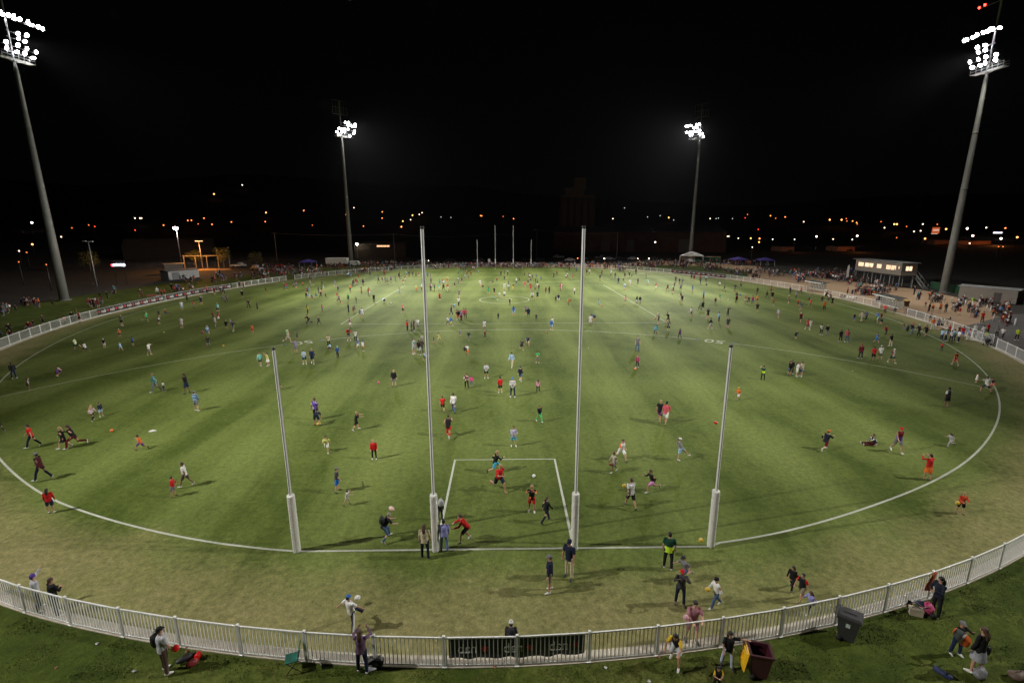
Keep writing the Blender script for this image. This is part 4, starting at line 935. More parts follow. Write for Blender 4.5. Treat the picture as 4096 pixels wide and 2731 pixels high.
(30.0,10.3,0.99,180,'run','lgy','S','lgy','t','lb',"child in grey with pink bag, running near the right boundary"),
(48.0,29.9,1.51,80,'walk','bkor','S','lrd','s','b',"child in orange and dark top near the right boundary"),
(62.9,42.3,1.81,90,'stand','wh','S','bk','t','d',"person in white top and black trousers, broad, in white shirt in the gateway"),
(-36.2,39.0,1.67,330,'fold','bk','S','gy','s','b',"person in black top and grey shorts, with a yellow ball lying to the right"),
(43.7,40.6,1.74,90,'stand','lrd','S','jn','t','b',"person in pink red shirt and jeans, back turned on the right wing"),
(-20.8,23.2,1.27,180,'walk','bk','L','bk','s','Ld',"child in black top and black shorts, walking behind the left behind post in white shoes"),
(3.0,22.0,1.25,90,'stand','lpk','L','bk','t','Lb',"child in pale pink jacket with back turned"),
(62.9,43.4,1.78,90,'stand','wh','S','bk','t','gyh',"person in white, left of a broad white shirt at the gate"),
(-52.0,38.7,1.57,0,'kick','lime','S','dgr','s','d',"person in white and lime top, kicking out a leg on the left wing"),
(-41.4,36.2,1.52,0,'reach','wh','S','gy','k','b',"person in white top and grey skirt, pointing one arm sideways on the left wing"),
(60.3,42.4,1.69,90,'stand','rd','S','bl','s','b',"person in red, right of the police group"),
(-74.7,86.8,2.70,270,'stand','wh','L','dg','t','cwh',"person in white cap beside a pink mat on the bank"),
(47.6,38.3,1.58,100,'stand','bk','S','cr','t','b',"person in cream trousers on the right of the pitch"),
(55.9,43.1,1.69,190,'walk','bk','L','bk','s','b',"person in black with orange socks by the right boundary"),
(-21.8,39.7,1.58,280,'up','cr','S','bk','t','Lb',"person hands at the face, on the left part of the fifty metre line"),
(44.4,21.9,1.17,200,'lunge','bk','S','pko','s','b',"child in black top behind the person with spread arms"),
(66.3,41.1,1.63,250,'stand','hv','S','bk','t','b',"person in yellow safety vest on the asphalt at far right"),
(57.8,40.2,1.60,180,'stand','whb','S','dnv','t','cbk',"person in white police shirt, rightmost of the police group"),
(-19.0,34.5,1.43,250,'stand','dbl','L','bk','t','cgr',"child in green cap below the left fifty metre line"),
(43.1,40.9,1.60,90,'stand','bk','L','bk','t','d',"person in black with yellow collar beside a person in pink"),
(55.5,43.8,1.67,190,'walk','bk','L','bk','t','cwh',"person in white cap, following the person in orange cap"),
(3.6,31.8,1.37,270,'hold','gr','S','gy','s','b',"child in green, holding a yellow ball"),
(-12.9,49.0,1.75,0,'stand','dg','S','dg','t','gyh',"person in dark grey top and dark grey trousers, just before the centre square"),
(55.3,44.7,1.66,190,'walk','bk','L','jnl','t','cor',"person in orange cap, carrying a large black bag"),
(60.3,41.5,1.59,90,'stand','rdb','S','nv','s','b',"person in red and navy, at the open gate"),
(65.6,44.4,1.66,270,'stand','rd','S','bk','t','b',"person in red, right of the broad white shirt"),
(-69.2,48.3,1.70,320,'lunge','bk','L','bk','t','d',"person in black top and black trousers, stooping at the left end of the left fence"),
(14.0,29.8,1.31,270,'stand','hooppkb','L','bk','t','Bpk',"child in pink beanie behind an orange ball"),
(-4.3,34.8,1.41,270,'walk','wh','S','or','s','b',"child in orange shorts, carrying a black jacket"),
(56.8,40.9,1.57,300,'stand','lb','S','dnv','t','cbk',"person in pale blue police shirt, second of the police group"),
(57.8,40.9,1.57,200,'stand','lb','S','dnv','t','cbk',"person in pale police shirt, fourth of the police group"),
(65.0,41.8,1.57,200,'walk','wh','S','dnv','t','b',"person in white shirt on the asphalt behind the right fence"),
(61.4,48.3,1.71,90,'stand','or','L','lgy','t','d',"person in orange and black top at the right fence"),
(-42.7,52.0,1.76,45,'stand','wh','S','gy','s','b',"person in white top and grey shorts, left of the centre square, near side"),
(25.1,10.6,0.85,180,'sit','bkw','L','mrd','t','b',"person in black and white top, sitting on the grass with legs stretched out"),
(57.2,40.6,1.51,90,'stand','whb','S','dnv','t','cbk',"person in white police shirt, middle of the police group"),
(29.8,49.1,1.69,0,'walk','bk','L','lgy','s','d',"person in black top and pale grey shorts, right of the centre square, near side"),
(6.7,48.7,1.67,270,'walk','bl','L','lb','s','cwh',"person in blue top and light blue shorts, just before the centre square"),
(-19.3,42.5,1.53,270,'up','wh','S','bk','t','Lb',"person in white top, hands at the face, right of the person with red striped jacket"),
(-16.9,37.3,1.41,80,'stand','wh','N','stryo','s','cbl',"child in blue cap and brown and yellow striped shorts"),
(12.8,51.9,1.74,270,'stand','wh','S','wh','s','b',"person in white top and white shorts standing, just before the centre square"),
(56.7,41.4,1.52,0,'stand','lb','S','dnv','t','cbk',"person in pale blue police shirt, leftmost of the police group"),
(23.3,53.0,1.76,180,'hold','bkw','S','bk','s','cwh',"person in black and white top and black shorts, just before the square, leftmost of two"),
(-66.3,56.6,1.81,200,'stand','mr','S','bk','s','b',"person in maroon top and black shorts, at the near end of the long banner"),
(43.2,48.3,1.66,90,'walk','rdo','S','dg','s','b',"person in orange red top and dark grey shorts, right of the centre square, near side"),
(32.4,49.6,1.68,45,'stand','dg','L','dg','s','gyh',"person in dark grey top and dark grey shorts, right of the centre square, near side"),
(-38.6,49.4,1.65,90,'walk','dg','L','gy','s','d',"person in dark grey top and grey shorts, left of the centre square, near side"),
(-27.8,42.3,1.50,340,'run','be','S','be','s','y',"person in beige top, all in beige, running across the fifty metre line at left"),
(-43.9,23.9,1.10,60,'hand','hoopwm','L','br','k','b',"child in hooped top and brown skirt, one arm raised, left of the fifty metre line"),
(-57.8,53.9,1.73,90,'stand','gy','S','bk','s','y',"person in grey top and black shorts, left of the centre square, near side"),
(46.9,39.5,1.45,300,'walk','bl','S','bl','s','b',"person in blue top and blue shorts, all in blue on the right of the pitch"),
(61.5,40.4,1.48,90,'stand','hv','S','bk','t','d',"person in yellow safety vest at the gate beside a pram"),
(65.5,43.0,1.54,90,'stand','gy','S','bk','t','d',"person in grey on the asphalt behind the right fence"),
(23.1,47.6,1.62,90,'stand','bkw','S','bk','s','Ld',"person in black and white top and black shorts, just before the square, rightmost of two"),
(-13.8,48.8,1.62,45,'stand','rd','S','nv','t','cbk',"person in red top and navy trousers standing, just before the centre square"),
(-13.3,49.3,1.63,0,'stand','gp','L','gy','s','y',"person in grey purple top and grey shorts, just before the centre square"),
(43.4,48.0,1.61,225,'walk','wh','S','wh','s','Lb',"person in white top and white shorts, right of the centre square, near side"),
(43.2,45.0,1.55,270,'stand','wh','S','bk','t','b',"person in white top, with a white chest bag, left of a fair haired person"),
(43.6,44.4,1.53,90,'stand','bk','L','gy','t','y',"person in black top and grey trousers, fair haired, in black, on the right wing"),
(62.1,48.2,1.61,90,'stand','gp','S','dnv','s','b',"person in grey purple shirt at the right fence"),
(-17.7,38.4,1.37,20,'walk','bl','S','wh','s','cwh',"child in blue and white beside a child in striped shorts"),
(-47.7,52.1,1.65,270,'stand','wh','S','wh','s','Lb',"person in white top and white shorts, left of the centre square, leftmost of two"),
(-7.5,57.0,1.76,180,'fold','bk','L','lrd','s','Lb',"person in black top and pink red shorts, middle of the centre square, leftmost of two"),
(2.9,39.3,1.39,280,'run','nvlb','L','cr','s','b',"child in navy top, running in cream shorts behind a child in grey shirt"),
(-7.8,51.7,1.64,45,'walk','bl','L','lye','s','gyh',"person in blue top and pale yellow shorts, just before the centre square"),
(-6.8,56.5,1.74,45,'stand','gp','S','bk','t','b',"person in grey purple top and black trousers, middle of the centre square, near side"),
(-12.6,50.4,1.60,90,'stand','wh','S','lgy','s','y',"person in white top and pale grey shorts, just before the centre square"),
(2.1,37.5,1.34,270,'run','dg','S','bk','s','b',"child in dark grey top, running toward the camera beside a person in pale sleeves"),
(-7.2,57.0,1.74,270,'up','bk','S','lrd','s','Lb',"person in black top and pink red shorts, middle of the centre square, rightmost of two"),
(-55.9,56.6,1.71,180,'kick','gr','S','dg','s','y',"person in green top and dark grey shorts, left of the centre square, near side"),
(-22.7,51.4,1.61,180,'stand','mrw','L','wh','s','gyh',"person in maroon and white top and white shorts, just before the centre square"),
(32.6,57.3,1.73,270,'stand','bk','S','bk','s','Ld',"person in black top and black shorts, right of the centre square, rightmost of two"),
(25.0,54.2,1.66,180,'run','bk','S','bk','s','d',"person in black top and black shorts, right of the centre square, leftmost of two"),
(-6.3,58.3,1.74,90,'stand','lrd','L','bk','t','d',"person in pink red top and black trousers, middle of the centre square, near side"),
(-29.9,53.8,1.63,225,'run','bk','L','bk','t','d',"person in black top and black trousers, left of the centre square, near side"),
(3.9,58.8,1.73,90,'stand','nv','L','nv','s','Lb',"person in navy top and navy shorts, middle of the centre square, near side"),
(51.4,44.2,1.44,200,'walk','bkr','L','bk','t','cor',"person in orange cap, walking left on the right wing"),
(62.9,48.5,1.53,90,'stand','wh','S','bk','s','b',"person in white shirt, third of the row at the right fence"),
(43.8,57.0,1.68,225,'walk','lgy','S','gy','s','y',"person in pale grey top and grey shorts, right of the centre square, near side"),
(33.1,54.3,1.62,180,'fold','lb','L','bk','t','b',"person in light blue top and black trousers, right of the centre square, near side"),
(55.2,54.2,1.62,200,'walk','be','L','be','t','b',"person in beige, left of a person in dark blue at right"),
(45.5,53.8,1.61,225,'run','bkr','S','bk','s','cwh',"person in black and red top and black shorts, right of the centre square, near side"),
(-3.1,24.0,1.01,270,'stand','pk','L','gyb','t','lb',"child in bright pink beside the maroon cardigan"),
(-8.7,61.0,1.73,0,'walk','nv','S','nv','t','cbk',"person in navy top and navy trousers, middle of the centre square, near side"),
(-44.7,56.7,1.63,45,'walk','lrd','S','wh','s','cbk',"person in pink red top and white shorts, left of the centre square, near side"),
(56.1,54.5,1.62,200,'walk','dbl','S','bk','t','b',"person in dark blue, carrying a red ball at right"),
(-6.6,58.3,1.67,90,'fold','pk','L','be','s','d',"person in pink top and beige shorts, middle of the centre square, near side"),
(30.3,58.7,1.69,180,'walk','lgy','S','dg','s','d',"person in pale grey top and dark grey shorts, right of the centre square, near side"),
(1.5,60.6,1.71,90,'stand','bl','S','lb','s','Ld',"person in blue top and light blue shorts, middle of the centre square, near side"),
(-75.8,71.2,1.88,270,'stand','mr','S','bk','t','b',"person in maroon top and black trousers, third of the bank group left of the banner"),
(-75.0,71.2,1.88,180,'stand','mr','L','mr','s','d',"person in maroon, right end of the bank group"),
(55.9,64.3,1.77,90,'stand','or','L','bk','t','y',"person in orange top and black trousers standing, right of the centre square"),
(-4.7,42.6,1.34,250,'walk','dgr','L','gyb','t','b',"child in dark green jacket below the fifty metre line"),
(23.2,43.4,1.36,90,'walk','plum','L','dnv','t','b',"child in purple top, walking away on the right part of the fifty metre line"),
(-23.2,59.8,1.66,315,'walk','wh','S','wh','s','b',"person in white top and white shorts, left of the centre square, rightmost of two"),
(72.6,62.1,1.73,300,'stand','bk','L','bk','t','b',"person in black top and black trousers, leaning alone on the sandy ground at right"),
(44.7,23.8,0.99,330,'reach','wh','N','wh','k','d',"child in white dress reaching to the person with spread arms"),
(36.7,59.2,1.66,315,'up','dg','L','dg','t','y',"person in dark grey top and dark grey trousers, right of the centre square, near side"),
(-17.5,63.5,1.71,180,'walk','lrd','S','bk','s','cwh',"person in pink red top and black shorts, left of the centre square, near side"),
(-33.4,63.1,1.69,45,'stand','yeb','L','bk','t','Ld',"person in yellow top and black trousers standing, left of the centre square"),
(-50.3,37.9,1.21,180,'run','hoopww','L','bk','s','b',"child in hooped top, running towards the kicker in lime on the left wing"),
(-68.6,58.0,1.58,300,'stand','bk','L','bk','t','d',"person in black top, leaning on the fence at the end of the long banner"),
(-2.9,49.7,1.43,270,'stand','wh','S','wh','s','cnv',"person in navy cap, standing on the middle of the fifty metre line"),
(-46.2,68.9,1.78,315,'walk','bk','S','bk','t','gyh',"person in black top and black trousers walking, left of the centre square"),
(-49.8,65.3,1.70,135,'stand','aq','S','bk','s','cwh',"person in aqua top and black shorts standing, left of the centre square"),
(3.6,61.6,1.64,225,'hold','gp','S','dg','s','y',"person in grey purple top and dark grey shorts, middle of the centre square, near side"),
(43.3,62.8,1.67,225,'walk','bk','S','dg','s','b',"person in black top and dark grey shorts, right of the centre square"),
(-49.5,39.9,1.22,270,'stand','bk','S','wh','s','cwh',"child in white cap facing the camera on the left wing"),
(20.7,45.9,1.35,90,'walk','cy','L','dnv','t','b',"child in bright blue top on the fifty metre line"),
(-27.0,64.6,1.67,180,'stand','bk','L','bk','t','y',"person in black top and black trousers standing, left of the centre square, leftmost of two"),
(63.9,60.7,1.62,200,'fold','rd','S','bk','t','b',"person in red before the interchange shelter"),
(75.5,62.1,1.65,200,'stand','bk','L','bk','t','d',"person in black, right of the orange shirts on the sand"),
(65.1,53.0,1.48,90,'stand','dnvg','L','dgr','t','d',"person in dark navy top, leaning on the right fence next to folding chairs"),
(34.4,65.3,1.70,90,'walk','lgr','S','bk','t','y',"person in pale green top and black trousers, right of the centre square"),
(52.0,64.6,1.69,90,'stand','bkw','L','gy','s','y',"person in black and white top and grey shorts, right of the centre square"),
(-57.7,68.0,1.69,315,'stand','whb','S','lb','s','gyh',"person in white top and light blue shorts, left of the centre square"),
(61.8,44.5,1.30,270,'stand','dg','S','bk','t','b',"child in dark top behind the police group"),
(74.7,62.3,1.62,270,'stand','or','S','bk','s','b',"person in orange shirt, right of a smaller one in orange"),
(60.5,69.2,1.74,270,'stand','bk','S','bk','s','gyh',"person in black top and black shorts standing, right of the centre square, rightmost of two"),
(-44.8,28.4,0.98,200,'lunge','hooppk','L','nv','t','b',"child in pink hooped top, stooping behind a crouching child by the left boundary"),
(-8.3,52.8,1.42,180,'lunge','wh','S','gy','s','gyh',"person in white top and grey shorts stooping, just before the centre square"),
(34.9,65.3,1.65,90,'walk','bk','L','bk','s','d',"person in black top and black shorts walking, right of the centre square"),
(-87.2,71.9,1.73,270,'stand','mr','L','dg','t','b',"person in the group left of the left light tower"),
(55.5,67.4,1.68,315,'walk','rdo','L','gy','s','y',"person in orange red top and grey shorts, right of the centre square"),
(46.6,71.1,1.73,270,'stand','pk','L','bl','s','cbk',"person in pink top and blue shorts standing, right of the centre square"),
(-41.1,47.3,1.29,320,'run','lb','S','bl','s','cwh',"child in white hat, running on the left wing"),
(-46.8,41.0,1.18,90,'stand','bl','S','nv','s','d',"child in blue top and navy shorts, with back turned on the left wing"),
(-35.3,48.0,1.31,270,'stand','orr','N','rd','s','lb',"child in orange and red top, facing the camera alone on the left wing"),
(58.0,54.6,1.44,200,'walk','bl','S','dg','s','b',"person in blue beside a person in dark red at right"),
(61.0,45.1,1.28,90,'stand','rd','S','bk','t','cor',"child in red shirt and orange cap behind the police group"),
(54.0,54.0,1.43,230,'walk','byel','N','bl','s','b',"child in yellow and dark singlet on the right wing"),
(23.0,72.6,1.74,0,'stand','rdw','L','gy','s','cbk',"person in red and white top and grey shorts, right of the centre square"),
(-8.5,71.2,1.71,45,'reach','wh','S','bk','t','b',"person in white top and black trousers, middle of the centre square"),
(-40.6,51.1,1.34,90,'stand','bk','L','dg','s','y',"child in black top and dark grey shorts, left of the centre square, near side"),
(-57.8,74.0,1.73,315,'walk','nv','L','dg','s','gyh',"person in navy top and dark grey shorts, left of the centre square"),
(-25.5,76.0,1.77,90,'stand','bk','S','bk','t','gyh',"person in black top and black trousers standing, left of the centre square, rightmost of two"),
(-44.2,67.9,1.61,0,'stand','dg','L','bk','t','b',"person in dark grey top and black trousers, left of the centre square"),
(-46.4,38.3,1.10,180,'walk','lb','S','lb','s','y',"child in light blue top, small and all in pale blue on the left wing"),
(25.6,71.9,1.69,270,'stand','dg','S','lgy','s','d',"person in dark grey top and pale grey shorts, right of the centre square"),
(17.3,69.2,1.63,270,'kick','lgr','S','lb','s','Lb',"person in pale green top and light blue shorts, right of the centre square, near side"),
(5.6,78.2,1.77,270,'stand','wh','L','dg','s','Lb',"person in white top and dark grey shorts standing, in the centre circle"),
(64.8,77.3,1.77,315,'run','bk','L','bk','t','b',"person in black top and black trousers running, right of the centre square"),
(10.5,74.9,1.71,90,'stand','nv','S','wh','s','Lb',"person in navy top and white shorts standing, middle of the centre square"),
(63.6,74.7,1.71,90,'run','dg','S','dg','t','b',"person in dark grey top and dark grey trousers, right of the square, rightmost of four"),
(-8.6,42.3,1.16,200,'run','lye','S','lye','s','d',"child in pale yellow, right of the left goal post"),
(-70.7,52.9,1.32,300,'sit','mr','L','dg','t','b',"person in maroon top and dark grey trousers, sitting on the left bank with friends"),
(-66.3,45.5,1.20,90,'stand','mr','L','dnv','t','b',"child in maroon top, at the left fence in the left edge of the picture"),
(-77.7,72.3,1.64,0,'stand','mr','L','gy','s','b',"person in maroon top and grey shorts, leftmost of the bank group left of the banner"),
(-76.6,71.6,1.63,270,'stand','gyr','L','dg','s','b',"person in grey and red top, second of the bank group left of the banner"),
(-81.9,82.2,1.80,200,'stand','bk','L','bk','t','b',"person in black top and black trousers, behind the bank group on the left"),
(74.9,56.0,1.40,270,'stand','bl','S','bk','t','b',"child in blue on the sandy ground at right"),
(46.2,73.0,1.67,135,'stand','lrd','S','wh','s','gyh',"person in pink red top and white shorts, right of the centre square"),
(35.0,77.0,1.72,180,'walk','br','S','be','s','d',"person in brown top and beige shorts walking, right of the centre square"),
(48.5,73.1,1.66,0,'fold','or','L','br','s','y',"person in orange top and brown shorts, right of the centre square"),
(7.3,52.4,1.31,315,'walk','wh','S','wh','s','d',"child in white top and white shorts walking, just before the centre square"),
(54.1,72.2,1.64,180,'stand','br','S','dg','s','cwh',"person in brown top and dark grey shorts, right of the centre square"),
(-28.2,53.8,1.32,135,'run','dg','S','dg','t','y',"child in dark grey top and dark grey trousers, left of the centre square, near side"),
(0.0,80.7,1.76,315,'stand','wh','L','bk','s','d',"person in white top and black shorts standing, in the centre circle"),
(54.0,77.9,1.72,270,'stand','bk','L','bk','s','b',"person in black top and black shorts standing, right of the centre square, leftmost of two"),
(-54.8,77.3,1.69,270,'stand','gp','S','dg','t','b',"person in grey purple top and dark grey trousers, left of the centre square"),
(59.0,78.2,1.73,180,'stand','gp','S','dg','t','Lb',"person in grey purple top and dark grey trousers, right of the square, leftmost of two"),
(-71.9,56.5,1.34,270,'stand','gyr','L','bk','t','b',"child in grey and red top, standing on the left bank above the fence"),
(45.9,71.1,1.61,270,'walk','dg','S','dg','s','b',"person in dark grey top and dark grey shorts, right of the centre square"),
(44.4,72.9,1.63,270,'stand','bkr','L','bk','t','b',"person in black and red top and black trousers, right of the centre square"),
(40.2,78.3,1.72,135,'stand','bl','S','mr','t','b',"person in blue top and maroon trousers standing, right of the centre square"),
(25.2,72.6,1.62,135,'stand','bk','L','wh','s','b',"person in black top and white shorts standing, right of the centre square"),
(-32.5,24.3,0.83,0,'walk','wh','S','bk','t','b',"child in white top and black trousers, half hidden behind the person in teal hoodie"),
(-9.0,33.2,0.98,190,'run','lb','S','nv','s','b',"child in light blue top and navy shorts, partly hidden by the left goal post"),
(34.3,73.9,1.63,90,'stand','dg','L','gy','s','cwh',"person in dark grey top and grey shorts, right of the centre square"),
(-52.2,46.0,1.16,300,'stand','or','S','nv','s','cwh',"child in white cap near the left boundary curve"),
(-32.1,75.5,1.64,315,'run','gp','S','mr','t','y',"person in grey purple top and maroon trousers, left of the centre square"),
(-9.4,82.2,1.75,270,'walk','gy','S','gy','s','gyh',"person in grey top and grey shorts walking, middle of the centre square"),
(6.7,79.2,1.69,90,'fold','nv','S','nv','s','d',"person in navy top and navy shorts, middle of the centre square"),
(38.1,42.4,1.11,30,'lunge','dnv','L','nv','s','y',"child in dark navy top, bent low, far right of the fifty metre line"),
(-27.3,43.9,1.12,0,'walk','dg','S','dg','s','b',"child in dark grey top, walking just above the painted fifty at left"),
(-3.0,49.8,1.22,135,'stand','wh','S','wh','s','y',"child in white top and white shorts standing, just before the centre square"),
(59.9,75.2,1.62,315,'stand','gp','S','dg','t','gyh',"person in grey purple top and dark grey trousers, right of the square, rightmost of two"),
(-86.3,74.5,1.57,200,'stand','bk','L','bk','t','d',"person in black top, alone in black on the left bank below the tower"),
(-83.3,82.2,1.69,200,'stand','bk','L','mr','t','b',"person in black top and maroon trousers, rear left of the bank group"),
(-77.0,95.0,1.89,270,'stand','bk','L','bk','t','b',"person in black on the bank above the long banner"),
(61.4,84.6,1.75,90,'stand','dg','S','dg','t','d',"person in dark grey top and dark grey trousers, right of the square, third of four"),
(-29.2,86.2,1.75,135,'stand','mr','L','bk','t','cbk',"person in maroon top and black trousers standing, left of the centre square"),
(15.1,85.6,1.75,180,'stand','wh','S','bk','t','b',"person in white top and black trousers standing, right of the centre square"),
(-31.0,77.6,1.61,270,'stand','gr','S','bk','s','gyh',"person in green top and black shorts standing, left of the centre square"),
(-63.3,78.6,1.61,270,'stand','bkr','S','bk','t','cbk',"person in black and red top and black trousers, left of the centre square"),
(-43.3,88.4,1.77,180,'stand','mr','S','bk','s','gyh',"person in maroon top and black shorts standing, left of the centre square"),
(-10.6,41.8,1.06,270,'stand','lgy','S','gy','s','b',"child in pale grey top, rear of the cluster behind the left goal post"),
(-54.6,82.9,1.68,270,'stand','bk','L','dg','s','cwh',"person in black top and dark grey shorts, left of the centre square"),
(-12.9,77.8,1.60,135,'stand','rd','S','bk','s','Lb',"person in red top and black shorts standing, left of the centre square"),
(-62.6,90.4,1.78,135,'stand','nv','L','bk','t','cbk',"person in navy top and black trousers standing, left of the centre square"),
(53.5,79.2,1.62,90,'walk','dg','S','dg','t','cbk',"person in dark grey top and dark grey trousers, right of the square, second of four"),
(46.7,77.8,1.60,270,'stand','dg','L','dg','t','cbk',"person in dark grey top and dark grey trousers, right of the square, leftmost of four"),
(-22.7,86.5,1.71,90,'up','be','S','lb','s','b',"person in beige top and light blue shorts, left of the centre square"),
(-2.2,86.7,1.71,225,'stand','bk','L','bk','s','y',"person in black top and black shorts standing, middle of the centre square"),
(-3.5,87.2,1.72,90,'stand','gr','S','gr','s','Lb',"person in green top and green shorts standing, middle of the centre square"),
(-2.6,44.0,1.07,280,'reach','mr','S','dg','t','b',"child in maroon with one arm out below the fifty metre line"),
(-29.6,46.0,1.09,90,'stand','lime','S','gr','s','cgr',"child in green cap, half hidden behind another child"),
(59.1,55.3,1.25,180,'walk','mr','S','bk','s','d',"child in dark red, right of a person in blue"),
(-66.0,90.0,1.73,270,'stand','lrd','S','bk','t','y',"person in pink red top and black trousers, left of the centre square"),
(9.8,87.2,1.70,135,'stand','bk','S','dg','t','Ld',"person in black top and dark grey trousers, middle of the centre square"),
(-63.5,88.5,1.71,90,'stand','mr','S','mr','s','d',"person in maroon top and maroon shorts standing, left of the centre square"),
]
